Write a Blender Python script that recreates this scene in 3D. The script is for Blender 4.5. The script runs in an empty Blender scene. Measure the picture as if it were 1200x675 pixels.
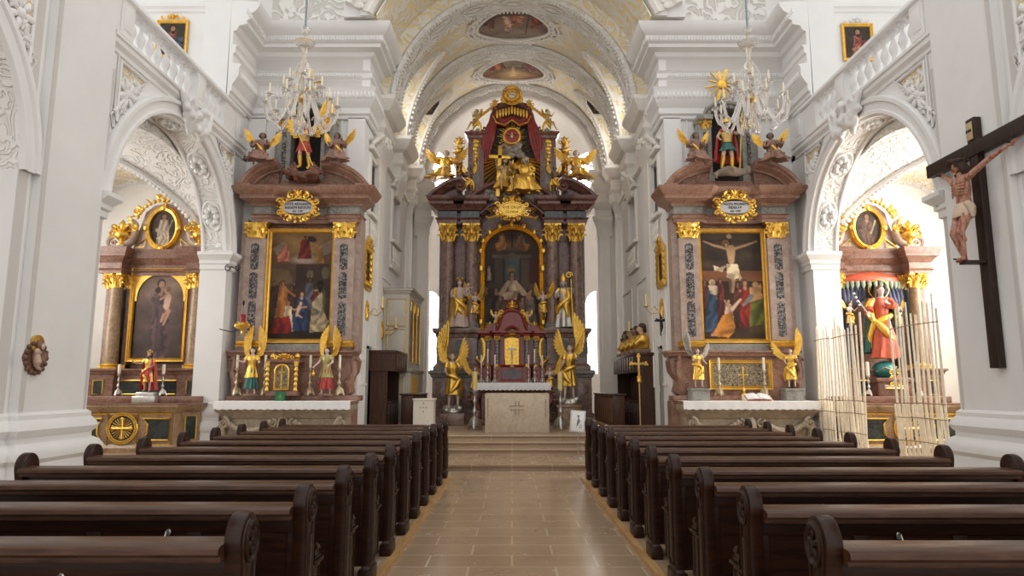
import bpy, bmesh, math, random
import numpy as np
from mathutils import Vector, Matrix, noise as mnoise
random.seed(7)
PI = math.pi
sc = bpy.context.scene
C = sc.collection
# ---------------------------------------------------------------- camera
EYE = 1.6; TP = 116.5/800.0; PIT = math.atan(TP); CP, SP = math.cos(PIT), math.sin(PIT)
cam = bpy.data.cameras.new('camera'); cam.lens = 24; cam.sensor_width = 36; cam.clip_end = 200
co = bpy.data.objects.new('camera', cam); C.objects.link(co)
co.location = (0, 0, EYE); co.rotation_euler = (PI/2+PIT, 0, 0); sc.camera = co

def at(px, py, Y):
    u = (px-600)/800.0; v = (337.5-py)/800.0
    d = CP - v*SP
    return Vector((u/d*Y, Y, EYE + (SP+v*CP)/d*Y))
def X_(px, py, Y): return at(px, py, Y).x
def Z_(py, Y): return at(600, py, Y).z

# ---------------------------------------------------------------- materials
MATS = {}
def newmat(name):
    m = bpy.data.materials.new(name); m.use_nodes = True
    nt = m.node_tree; b = nt.nodes['Principled BSDF']
    MATS[name] = m
    return m, nt, b
def N(nt, t, **k):
    n = nt.nodes.new(t)
    for a, v in k.items():
        if a in n.inputs.keys() if isinstance(a, str) else False: n.inputs[a].default_value = v
        else: setattr(n, a, v)
    return n
def coords(nt, scale=(1,1,1)):
    t = nt.nodes.new('ShaderNodeTexCoord'); mp = nt.nodes.new('ShaderNodeMapping')
    mp.inputs['Scale'].default_value = scale
    nt.links.new(t.outputs['Object'], mp.inputs['Vector']); return mp.outputs['Vector']
def ramp(nt, fac, stops):
    r = nt.nodes.new('ShaderNodeValToRGB'); e = r.color_ramp.elements
    while len(e) < len(stops): e.new(0.5)
    for i, (p, c) in enumerate(stops):
        e[i].position = p; e[i].color = (c[0], c[1], c[2], 1)
    nt.links.new(fac, r.inputs['Fac']); return r.outputs['Color']
def bump(nt, b, h, dist=0.01, st=0.6):
    n = nt.nodes.new('ShaderNodeBump'); n.inputs['Strength'].default_value = st; n.inputs['Distance'].default_value = dist
    nt.links.new(h, n.inputs['Height']); nt.links.new(n.outputs['Normal'], b.inputs['Normal'])
def noise(nt, vec, scale, detail=5, rough=0.55, dist=0.0):
    n = nt.nodes.new('ShaderNodeTexNoise'); n.inputs['Scale'].default_value = scale
    n.inputs['Detail'].default_value = detail; n.inputs['Roughness'].default_value = rough; n.inputs['Distortion'].default_value = dist
    nt.links.new(vec, n.inputs['Vector']); return n.outputs['Fac']
def mixc(nt, fac, a, b):
    n = nt.nodes.new('ShaderNodeMix'); n.data_type = 'RGBA'
    if isinstance(fac, float): n.inputs[0].default_value = fac
    else: nt.links.new(fac, n.inputs[0])
    for s, v in ((6, a), (7, b)):
        if isinstance(v, tuple): n.inputs[s].default_value = (v[0], v[1], v[2], 1)
        else: nt.links.new(v, n.inputs[s])
    return n.outputs[2]
def plain(name, col, rough=0.5, metal=0.0, var=0.12, scale=6, bmp=0.0, spec=0.5, coat=0):
    m, nt, b = newmat(name); v = coords(nt)
    f = noise(nt, v, scale)
    c2 = tuple(max(0, c*(1-var)) for c in col); c1 = tuple(min(1, c*(1+var)) for c in col)
    nt.links.new(ramp(nt, f, [(0.3, c2), (0.7, c1)]), b.inputs['Base Color'])
    b.inputs['Roughness'].default_value = rough; b.inputs['Metallic'].default_value = metal
    b.inputs['Specular IOR Level'].default_value = spec
    if coat: b.inputs['Coat Weight'].default_value = coat
    if bmp: bump(nt, b, noise(nt, v, scale*5), bmp)
    return m
def marble(name, cols, scale=2.2, rough=0.25, vein=None):
    m, nt, b = newmat(name); v = coords(nt)
    f = noise(nt, v, scale, 8, 0.65, 1.2)
    st = [(0.28+0.44*i/(len(cols)-1), c) for i, c in enumerate(cols)]
    c = ramp(nt, f, st)
    if vein:
        g = noise(nt, v, scale*1.7, 4, 0.6, 2.0)
        w = ramp(nt, g, [(0.475, (0,0,0)), (0.5, (1,1,1)), (0.525, (0,0,0))])
        c = mixc(nt, w, c, vein)
    nt.links.new(c, b.inputs['Base Color']); b.inputs['Roughness'].default_value = rough
    return m
def stucco(name, ground, relief, scale=3.0, depth=0.03, rough=0.75, lo=0.035, aspect=(1,1,1)):
    """white curling relief lying on a coloured ground: contour lines of a distorted noise"""
    m, nt, b = newmat(name); v = coords(nt, aspect)
    f = noise(nt, v, scale, 1.5, 0.4, 0.9)
    mt = nt.nodes.new('ShaderNodeMath'); mt.operation = 'PINGPONG'; mt.inputs[1].default_value = 0.06
    nt.links.new(f, mt.inputs[0])
    w = ramp(nt, mt.outputs[0], [(0.0, (1,1,1)), (lo*0.6, (0.9,)*3), (lo, (0,0,0))])
    g = noise(nt, v, scale*2.4, 2, 0.5, 0.4)
    w2 = ramp(nt, g, [(0.53, (0,0,0)), (0.6, (1,1,1))])
    mx = nt.nodes.new('ShaderNodeMix'); mx.data_type = 'RGBA'; mx.blend_type = 'LIGHTEN'; mx.inputs[0].default_value = 1
    nt.links.new(w, mx.inputs[6]); nt.links.new(w2, mx.inputs[7])
    nt.links.new(mixc(nt, mx.outputs[2], ground, relief), b.inputs['Base Color'])
    b.inputs['Roughness'].default_value = rough
    bump(nt, b, mx.outputs[2], depth, 0.8)
    return m
plaster = plain('plaster', (0.775, 0.765, 0.75), 0.8, var=0.03, scale=1.5, bmp=0.002)
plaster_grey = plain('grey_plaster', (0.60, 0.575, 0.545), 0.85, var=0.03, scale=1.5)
plaster_warm = plain('warm_plaster', (0.77, 0.735, 0.68), 0.8, var=0.04, scale=2)
gold = plain('gilding', (0.86, 0.52, 0.10), 0.33, 0.85, var=0.22, scale=14, bmp=0.004)
gold_flat = plain('gilt_frame', (0.80, 0.50, 0.10), 0.38, 0.75, var=0.15, scale=9)
silver = plain('silver', (0.62, 0.60, 0.56), 0.35, 0.8, var=0.2, scale=30)
brass = plain('brass', (0.75, 0.55, 0.25), 0.3, 0.9, var=0.15, scale=20)
dark_marble = marble('maroon_marble', [(0.055,0.018,0.014), (0.14,0.052,0.042), (0.21,0.098,0.078), (0.10,0.034,0.028)], 3.2, 0.22, (0.28,0.15,0.12))
shaft_marble = marble('brown_shaft_marble', [(0.11,0.06,0.045), (0.22,0.135,0.105), (0.31,0.215,0.175), (0.17,0.10,0.078)], 4.0, 0.22)
red_marble = marble('red_tabernacle_marble', [(0.14,0.014,0.01), (0.25,0.032,0.022), (0.2,0.022,0.016)], 3.5, 0.18)
pink_marble = marble('pink_marble', [(0.15,0.065,0.042), (0.25,0.12,0.08), (0.34,0.19,0.135), (0.20,0.09,0.06)], 3.0, 0.3, (0.40,0.27,0.2))
rose_stone = marble('rose_stone', [(0.28,0.19,0.15), (0.39,0.285,0.235), (0.48,0.38,0.32)], 4.0, 0.4)
grey_stone = marble('grey_green_stone', [(0.15,0.145,0.125), (0.26,0.25,0.22), (0.34,0.33,0.30)], 3.0, 0.4, (0.42,0.40,0.36))
tan_marble = marble('tan_marble', [(0.15,0.085,0.038), (0.27,0.165,0.085), (0.36,0.24,0.14), (0.2,0.11,0.055)], 2.4, 0.3, (0.5,0.35,0.22))
brown_marble = marble('brown_marble', [(0.09,0.038,0.026), (0.17,0.078,0.05), (0.25,0.13,0.09), (0.13,0.055,0.038)], 2.6, 0.3, (0.34,0.21,0.15))
black_marble = marble('black_marble', [(0.012,0.014,0.013), (0.035,0.04,0.036), (0.07,0.075,0.065)], 6.0, 0.2)
slate = marble('slate_panel', [(0.04,0.05,0.053), (0.085,0.1,0.102), (0.15,0.17,0.165)], 7.0, 0.3)
beige_stone = marble('beige_altar_stone', [(0.44,0.34,0.24), (0.55,0.45,0.33), (0.62,0.52,0.40)], 6.0, 0.45)
cream_stone = marble('cream_lectern_stone', [(0.62,0.56,0.47), (0.72,0.66,0.56), (0.66,0.60,0.5)], 6.0, 0.5)
white_paint = plain('white_paint', (0.82, 0.81, 0.78), 0.5, var=0.05)
linen = plain('altar_linen', (0.85, 0.84, 0.82), 0.9, var=0.04, scale=20)
wax = plain('candle_wax', (0.87, 0.80, 0.62), 0.5, var=0.05)
yellow_wax = plain('yellow_wax', (0.80, 0.62, 0.24), 0.5, var=0.06)
skin = plain('painted_flesh', (0.56, 0.35, 0.25), 0.5, var=0.12, scale=8)
pale_skin = plain('pale_flesh', (0.66, 0.50, 0.42), 0.5, var=0.15, scale=8)
dark_hair = plain('dark_hair', (0.05, 0.028, 0.018), 0.6, var=0.3, scale=30, bmp=0.01)
brown_wing = plain('brown_carving', (0.20, 0.12, 0.085), 0.5, var=0.3, scale=9)
grey_cloud = plain('silvered_cloud', (0.33, 0.29, 0.25), 0.45, 0.35, var=0.3, scale=7)
red_cloth = plain('red_drapery', (0.27, 0.03, 0.025), 0.45, var=0.3, scale=8)
crimson = plain('crimson_paint', (0.42, 0.04, 0.03), 0.4, var=0.25, scale=8)
vermilion = plain('vermilion_paint', (0.55, 0.10, 0.045), 0.4, var=0.25, scale=8)
green_paint = plain('green_paint', (0.02, 0.12, 0.10), 0.4, var=0.3, scale=8)
blue_cloth = plain('blue_curtain', (0.055, 0.06, 0.12), 0.5, var=0.3, scale=8)
iron = plain('dark_iron', (0.03, 0.03, 0.03), 0.5, 0.6)
window_bar = plain('window_bar', (0.30, 0.30, 0.31), 0.6)
brown_frame = plain('brown_window_wood', (0.13, 0.065, 0.04), 0.5, var=0.2)
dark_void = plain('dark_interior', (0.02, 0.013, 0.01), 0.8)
pale_wood = plain('pale_lath', (0.87, 0.77, 0.6), 0.6, var=0.1, scale=12)
grey_door = plain('grey_door_paint', (0.27, 0.27, 0.24), 0.6, var=0.08)
cabinet_paint = plain('stone_coloured_paint', (0.56, 0.53, 0.46), 0.55, var=0.05)
paper = plain('paper', (0.83, 0.82, 0.80), 0.8, var=0.03)
ink = plain('black_ink', (0.03, 0.03, 0.035), 0.7)
vault_yellow = stucco('yellow_stuccoed_vault', (0.82, 0.68, 0.39), (0.81, 0.775, 0.70), 1.5, 0.02)
yellow_panel = stucco('yellow_spandrel', (0.83, 0.66, 0.33), (0.82, 0.80, 0.76), 4.2, 0.05)
white_relief = stucco('white_relief', (0.765, 0.74, 0.70), (0.82, 0.80, 0.77), 2.2, 0.03)
grey_relief = stucco('grey_relief_panel', (0.60, 0.57, 0.53), (0.78, 0.76, 0.72), 1.6, 0.04)
scroll_panel = stucco('black_inlay_scrollwork', (0.012, 0.012, 0.015), (0.26, 0.23, 0.21), 7.5, 0.002, 0.35, 0.018)
filigree = stucco('gilt_filigree', (0.05, 0.045, 0.04), (0.45, 0.36, 0.22), 13, 0.004, 0.4, 0.03)

def wood_mat(name, c0, c1, c2, rough=0.32, axis=(1,9,9), scale=3.5):
    m, nt, b = newmat(name); v = coords(nt, axis)
    f = noise(nt, v, scale, 6, 0.6, 0.6)
    nt.links.new(ramp(nt, f, [(0.3, c0), (0.5, c1), (0.72, c2)]), b.inputs['Base Color'])
    b.inputs['Roughness'].default_value = rough; bump(nt, b, f, 0.002, 0.4); b.inputs['Specular IOR Level'].default_value = 0.28
    return m
pew_wood = wood_mat('pew_wood', (0.013,0.0042,0.002), (0.026,0.0085,0.004), (0.044,0.015,0.007), 0.36)
rail_wood = wood_mat('pew_rail_wood', (0.036,0.014,0.007), (0.074,0.032,0.017), (0.115,0.055,0.031), 0.33)
stall_wood = wood_mat('stall_wood', (0.028,0.011,0.006), (0.055,0.022,0.012), (0.085,0.035,0.02), 0.35, (9,9,1))
stall_light = wood_mat('stall_panel_wood', (0.09,0.04,0.022), (0.15,0.07,0.04), (0.2,0.1,0.06), 0.35, (9,9,1))
cross_wood = wood_mat('cross_wood', (0.018,0.010,0.008), (0.032,0.018,0.014), (0.05,0.03,0.022), 0.45, (9,9,1))
oak = wood_mat('oak_edge', (0.34,0.19,0.07), (0.46,0.27,0.11), (0.52,0.33,0.15), 0.4, (9,1,9))

def tile_mat(name, cols, bw, rh, rough, mortar=(0.52,0.42,0.31), rot=0, off=0.5):
    m, nt, b = newmat(name)
    t = nt.nodes.new('ShaderNodeTexCoord'); mp = nt.nodes.new('ShaderNodeMapping'); mp.inputs['Rotation'].default_value = (0,0,rot)
    nt.links.new(t.outputs['Object'], mp.inputs['Vector']); v = mp.outputs['Vector']
    br = nt.nodes.new('ShaderNodeTexBrick'); nt.links.new(v, br.inputs['Vector'])
    br.inputs['Scale'].default_value = 1.0; br.inputs['Brick Width'].default_value = bw; br.inputs['Row Height'].default_value = rh
    br.inputs['Mortar Size'].default_value = 0.010; br.inputs['Mortar Smooth'].default_value = 0.1; br.offset = off; br.inputs['Bias'].default_value = 0.0
    for i in (1, 2): br.inputs['Color%d' % i].default_value = (*cols[i-1], 1)
    br.inputs['Mortar'].default_value = (*mortar, 1)
    f = noise(nt, v, 1.3, 6, 0.65, 0.5)
    dirt = ramp(nt, f, [(0.3, (0.86,0.85,0.83)), (0.7, (1.06,1.05,1.03))])
    mx = nt.nodes.new('ShaderNodeMix'); mx.data_type = 'RGBA'; mx.blend_type = 'MULTIPLY'; mx.inputs[0].default_value = 1
    nt.links.new(br.outputs['Color'], mx.inputs[6]); nt.links.new(dirt, mx.inputs[7])
    nt.links.new(mx.outputs[2], b.inputs['Base Color'])
    g = noise(nt, v, 2.5, 5, 0.7)
    rr = ramp(nt, g, [(0.3, (rough*0.8,)*3), (0.7, (rough*1.35,)*3)])
    nt.links.new(rr, b.inputs['Roughness'])
    bump(nt, b, noise(nt, v, 0.9, 1, 0.4), 0.012, 0.18)
    return m
floor_mat = tile_mat('aisle_flagstone', [(0.35,0.245,0.16), (0.39,0.28,0.187)], 0.78, 0.43, 0.22)
step_mat = tile_mat('step_stone', [(0.37,0.265,0.17), (0.42,0.31,0.2)], 1.6, 0.9, 0.35, off=0.3)

def emis(name, col, st):
    m, nt, b = newmat(name)
    b.inputs['Base Color'].default_value = (0.8,0.8,0.8,1); b.inputs['Emission Color'].default_value = (*col, 1); b.inputs['Emission Strength'].default_value = st
    return m
daylight = emis('daylit_glass', (1.0, 0.985, 0.96), 5.0)
def glass_mat():
    m, nt, b = newmat('crystal_glass')
    b.inputs['Base Color'].default_value = (0.97,0.95,0.92,1); b.inputs['Roughness'].default_value = 0.05
    b.inputs['Transmission Weight'].default_value = 0.75; b.inputs['IOR'].default_value = 1.45
    return m
crystal = glass_mat()
red_glass = plain('ruby_glass', (0.30, 0.01, 0.02), 0.15, var=0.1)
def vcol_mat():
    m, nt, b = newmat('oil_paint')
    a = nt.nodes.new('ShaderNodeAttribute'); a.attribute_name = 'paint'
    v = coords(nt); f = noise(nt, v, 25, 4)
    dirt = ramp(nt, f, [(0.3, (0.85,0.85,0.85)), (0.7, (1.08,1.08,1.08))])
    mx = nt.nodes.new('ShaderNodeMix'); mx.data_type = 'RGBA'; mx.blend_type = 'MULTIPLY'; mx.inputs[0].default_value = 1
    nt.links.new(a.outputs['Color'], mx.inputs[6]); nt.links.new(dirt, mx.inputs[7])
    nt.links.new(mx.outputs[2], b.inputs['Base Color']); b.inputs['Roughness'].default_value = 0.6; b.inputs['Specular IOR Level'].default_value = 0.3
    return m
oil = vcol_mat()

# ---------------------------------------------------------------- object tree
WL = {}
def link(o, parent=None, loc=(0,0,0)):
    C.objects.link(o)
    o.location = loc
    if parent is not None:
        o.parent = parent; WL[o.name] = Vector(WL[parent.name]) + Vector(loc)
    else: WL[o.name] = Vector(loc)
    return o
def thing(name, label, cat, loc=(0,0,0), group=None, rotz=0):
    o = bpy.data.objects.new(name, None); o.empty_display_size = 0.1
    link(o, None, loc); o.rotation_euler = (0, 0, rotz)
    o['label'] = label; o['category'] = cat
    if group: o['group'] = group
    return o
def tag(o, label, cat, group=None):
    o['label'] = label; o['category'] = cat
    if group: o['group'] = group
    return o
def dup(root, loc, rotz=None, label=None, group=None, scale=None):
    def cp(o, par):
        c = o.copy(); C.objects.link(c)
        if par is not None: c.parent = par
        for ch in kids.get(o.name, []): cp(ch, c)
        return c
    kids = {}
    stack = [root]
    while stack:
        o = stack.pop()
        ch = list(o.children); kids[o.name] = ch; stack += ch
    r = cp(root, None); r.location = loc; WL[r.name] = Vector(loc)
    if rotz is not None: r.rotation_euler = (0, 0, rotz)
    if scale is not None: r.scale = scale
    if label: r['label'] = label
    if group: r['group'] = group
    return r

class MB:
    def __init__(s): s.v = []; s.f = []; s.M = None
    def add(s, vs, fs, M=None):
        o = len(s.v)
        if M is not None: vs = [M @ Vector(p) for p in vs]
        s.v += [tuple(p) for p in vs]; s.f += [tuple(i+o for i in f) for f in fs]
        return s
    def join(s, b, M=None): return s.add(b.v, b.f, M)
    def box(s, x0, y0, z0, x1, y1, z1, bv=0.0):
        if x0 > x1: x0, x1 = x1, x0
        if y0 > y1: y0, y1 = y1, y0
        if z0 > z1: z0, z1 = z1, z0
        if bv <= 0:
            vs = [(x,y,z) for z in (z0,z1) for y in (y0,y1) for x in (x0,x1)]
            return s.add(vs, [(0,2,3,1),(4,5,7,6),(0,1,5,4),(2,6,7,3),(0,4,6,2),(1,3,7,5)])
        bm = bmesh.new()
        bmesh.ops.create_cube(bm, size=1)
        for v in bm.verts: v.co = ((x0+x1)/2+v.co.x*(x1-x0), (y0+y1)/2+v.co.y*(y1-y0), (z0+z1)/2+v.co.z*(z1-z0))
        bmesh.ops.bevel(bm, geom=list(bm.edges), offset=bv, segments=2, profile=0.5, affect='EDGES')
        bm.verts.ensure_lookup_table(); bm.verts.index_update()
        s.add([v.co.copy() for v in bm.verts], [[v.index for v in f.verts] for f in bm.faces]); bm.free(); return s
    def tube(s, pts, r, n=8, cap=True, closed=False, flat=1.0):
        pts = [Vector(p) for p in pts]; k = len(pts)
        rs = r if isinstance(r, (list, tuple)) else [r]*k
        vs = []; fs = []
        up = None
        for i in range(k):
            if closed: t = pts[(i+1) % k]-pts[i-1]
            else: t = pts[min(i+1, k-1)]-pts[max(i-1, 0)]
            if t.length < 1e-9: t = Vector((0,0,1))
            t.normalize()
            if up is None:
                up = Vector((0,0,1)) if abs(t.z) < 0.9 else Vector((0,1,0))
            a = t.cross(up)
            if a.length < 1e-4: a = t.cross(Vector((1,0,0)))
            a.normalize(); b = a.cross(t).normalized(); up = b
            for j in range(n):
                th = 2*PI*j/n
                vs.append(pts[i] + a*(math.cos(th)*rs[i]) + b*(math.sin(th)*rs[i]*flat))
        m = k if closed else k-1
        for i in range(m):
            for j in range(n):
                p = i*n; q = ((i+1) % k)*n; j2 = (j+1) % n
                fs.append((p+j, p+j2, q+j2, q+j))
        if cap and not closed:
            fs.append(tuple(range(n-1, -1, -1))); fs.append(tuple((k-1)*n+j for j in range(n)))
        return s.add(vs, fs)
    def lathe(s, prof, n=16, c=(0,0,0), sx=1, sy=1, M=None, twist=0, lobes=0, amp=0, a0=0, a1=2*PI):
        full = abs(a1-a0-2*PI) < 1e-6; m = n if full else n+1
        vs = []; fs = []
        for i, (r, z) in enumerate(prof):
            for j in range(m):
                th = a0+(a1-a0)*j/n; rr = r*(1+amp*math.cos(lobes*(th+twist*z))) if lobes else r
                vs.append((c[0]+rr*math.cos(th)*sx, c[1]+rr*math.sin(th)*sy, c[2]+z))
        for i in range(len(prof)-1):
            for j in range(n):
                j2 = (j+1) % m
                fs.append((i*m+j, i*m+j2, (i+1)*m+j2, (i+1)*m+j))
        if full:
            if prof[0][0] > 1e-5: fs.append(tuple(range(m-1, -1, -1)))
            if prof[-1][0] > 1e-5: fs.append(tuple((len(prof)-1)*m+j for j in range(m)))
        return s.add(vs, fs, M)
    def ell(s, c, r, n=10, m=7, M=None):
        if not isinstance(r, (tuple, list)): r = (r, r, r)
        vs = [(c[0], c[1], c[2]-r[2])]; fs = []
        for i in range(1, m):
            ph = -PI/2+PI*i/m
            for j in range(n):
                th = 2*PI*j/n
                vs.append((c[0]+r[0]*math.cos(ph)*math.cos(th), c[1]+r[1]*math.cos(ph)*math.sin(th), c[2]+r[2]*math.sin(ph)))
        vs.append((c[0], c[1], c[2]+r[2])); e = len(vs)-1
        for j in range(n):
            j2 = (j+1) % n
            fs.append((0, 1+j2, 1+j))
            for i in range(m-2):
                p = 1+i*n; fs.append((p+j, p+j2, p+n+j2, p+n+j))
            p = 1+(m-2)*n; fs.append((p+j, p+j2, e))
        return s.add(vs, fs, M)
    def prism(s, poly, a, b, ax='y'):
        """poly: 2-D outline; ax 'y' -> (x,z) extruded in y, 'x' -> (y,z), 'z' -> (x,y)"""
        k = len(poly)
        def P(p, d):
            return (p[0], d, p[1]) if ax == 'y' else ((d, p[0], p[1]) if ax == 'x' else (p[0], p[1], d))
        vs = [P(p, a) for p in poly]+[P(p, b) for p in poly]
        fs = [tuple(range(k)), tuple(range(2*k-1, k-1, -1))]
        for i in range(k):
            j = (i+1) % k; fs.append((i, i+k, j+k, j))
        return s.add(vs, fs)
    def mould(s, path, prof, closed=False, mapf=None, cap=True):
        """sweep a profile [(out, up)] along a 2-D path with mitred corners; out = to the right of travel"""
        k = len(path); vs = []; fs = []; n = len(prof)
        P = [Vector((p[0], p[1])) for p in path]
        for i in range(k):
            if closed: d0 = P[i]-P[i-1]; d1 = P[(i+1) % k]-P[i]
            else:
                d0 = P[i]-P[i-1] if i > 0 else P[1]-P[0]
                d1 = P[i+1]-P[i] if i < k-1 else d0
            if d0.length < 1e-9: d0 = d1
            if d1.length < 1e-9: d1 = d0
            d0 = d0.normalized(); d1 = d1.normalized()
            n0 = Vector((d0.y, -d0.x)); n1 = Vector((d1.y, -d1.x))
            mm = n0+n1
            if mm.length < 1e-6: mm = n0
            mm = mm.normalized(); sc_ = 1/max(0.3, mm.dot(n0))
            for (o, z) in prof:
                q = P[i]+mm*(o*sc_); vs.append((q.x, q.y, z))
        m = k if closed else k-1
        for i in range(m):
            p = i*n; q = ((i+1) % k)*n
            for j in range(n-1): fs.append((p+j, q+j, q+j+1, p+j+1))
        if cap and not closed:
            fs.append(tuple(range(n))); fs.append(tuple((k-1)*n+j for j in range(n-1, -1, -1)))
        if mapf: vs = [mapf(*p) for p in vs]
        return s.add(vs, fs)
    def build(s, name, mat, parent=None, world=False, smooth=0.7, loc=(0,0,0), kind=None, disp=0, fix=True):
        me = bpy.data.meshes.new(name)
        vs = s.v
        if world and parent is not None:
            o = WL[parent.name]; vs = [(p[0]-o.x, p[1]-o.y, p[2]-o.z) for p in vs]
        if disp:
            vs = [tuple(Vector(p)+mnoise.noise_vector(Vector(p)*disp[1])*disp[0]) for p in vs]
        me.from_pydata(vs, [], s.f); me.materials.append(mat)
        if fix:
            bm = bmesh.new(); bm.from_mesh(me); bmesh.ops.recalc_face_normals(bm, faces=bm.faces); bm.to_mesh(me); bm.free()
        if smooth:
            me.shade_smooth(); me.set_sharp_from_angle(angle=smooth)
        o = bpy.data.objects.new(name, me); link(o, parent, loc)
        if kind: o['kind'] = kind
        return o
def struct(name, mb, mat, **k):
    return mb.build(name, mat, kind='structure', **k)
def arc(cx, cz, r, a0, a1, n, rz=None):
    rz = r if rz is None else rz
    return [(cx+r*math.cos(math.radians(a0+(a1-a0)*i/n)), cz+rz*math.sin(math.radians(a0+(a1-a0)*i/n))) for i in range(n+1)]
def remesh(mb, vox, smooth_it=4):
    """one continuous surface out of overlapping volumes"""
    me = bpy.data.meshes.new('tmp'); me.from_pydata(mb.v, [], mb.f)
    bm = bmesh.new(); bm.from_mesh(me); bmesh.ops.recalc_face_normals(bm, faces=bm.faces); bm.to_mesh(me); bm.free()
    o = bpy.data.objects.new('tmp', me); C.objects.link(o)
    r = o.modifiers.new('r', 'REMESH'); r.mode = 'VOXEL'; r.voxel_size = vox
    if smooth_it:
        t = o.modifiers.new('s', 'SMOOTH'); t.iterations = smooth_it; t.factor = 0.5
    dg = bpy.context.evaluated_depsgraph_get(); dg.update()
    e = o.evaluated_get(dg); m2 = e.to_mesh()
    out = MB(); out.v = [tuple(v.co) for v in m2.vertices]; out.f = [tuple(p.vertices) for p in m2.polygons]
    e.to_mesh_clear(); bpy.data.objects.remove(o); bpy.data.meshes.remove(me)
    return out
# ================================================================ THE BUILDING
XL, XR = -6.45, 6.8           # inner faces of the nave side walls
XC = 0.04                     # axis of the chancel
PL, PR = XC-3.64, XC+3.68     # chancel walls
WY = 16.05                    # wall behind the side altars
AY0, AY1, AS = 10.5, 15.2, 4.42
AC, AR = (AY0+AY1)/2, (AY1-AY0)/2

# floors
b = MB(); b.box(-14, -4, -0.3, 14, 13.55, 0); struct('floor', b, floor_mat, smooth=0)
b = MB(); b.box(XL-5, 13.55, -0.3, XR+5, 15.6, 0.12)
b.mould([(XL, 13.55), (XR, 13.55)], [(0,0.07), (0.03,0.08), (0.035,0.115), (0.0,0.121)])
struct('floor_step', b, floor_mat, smooth=0)
b = MB()
for i, (y, z) in enumerate(((15.6, 0.24), (15.92, 0.37), (16.25, 0.5))):
    b.box(PL if i else XL, y, 0.12 if i < 2 else 0.1, PR if i else XR, 16.3 if i < 2 else 30, z)
    b.mould([(PL+0.02 if i else XL, y), (PR-0.02 if i else XR, y)], [(0,z-0.05), (0.03,z-0.045), (0.04,z-0.02), (0.03,z+0.001), (0,z+0.001)])
struct('floor_chancel', b, step_mat, smooth=0.4)
b = MB()
for s, X in ((-1, XL), (1, XR)): b.box(X+s*0.1, 13.8, 0, X+s*5, 18, 0.26)
struct('floor_chapel', b, step_mat, smooth=0)
# wooden platforms under the pews with their oak edge
b = MB()
b.box(-4.5, -1, 0, -1.15, 12.5, 0.04); b.box(1.29, -1, 0, 4.5, 12.4, 0.04)
struct('floor_pew_platform', b, tile_mat('platform_tile', [(0.33,0.23,0.15),(0.37,0.26,0.175)], 0.8, 0.5, 0.4), smooth=0)
b = MB(); b.box(-1.15, -1, 0, -1.075, 12.5, 0.045); b.box(1.215, -1, 0, 1.29, 12.4, 0.045)
b.box(-4.5, 12.5, 0, -1.075, 12.56, 0.045); b.box(1.215, 12.4, 0, 4.5, 12.46, 0.045)
struct('trim_1', b, oak, smooth=0)

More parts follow.
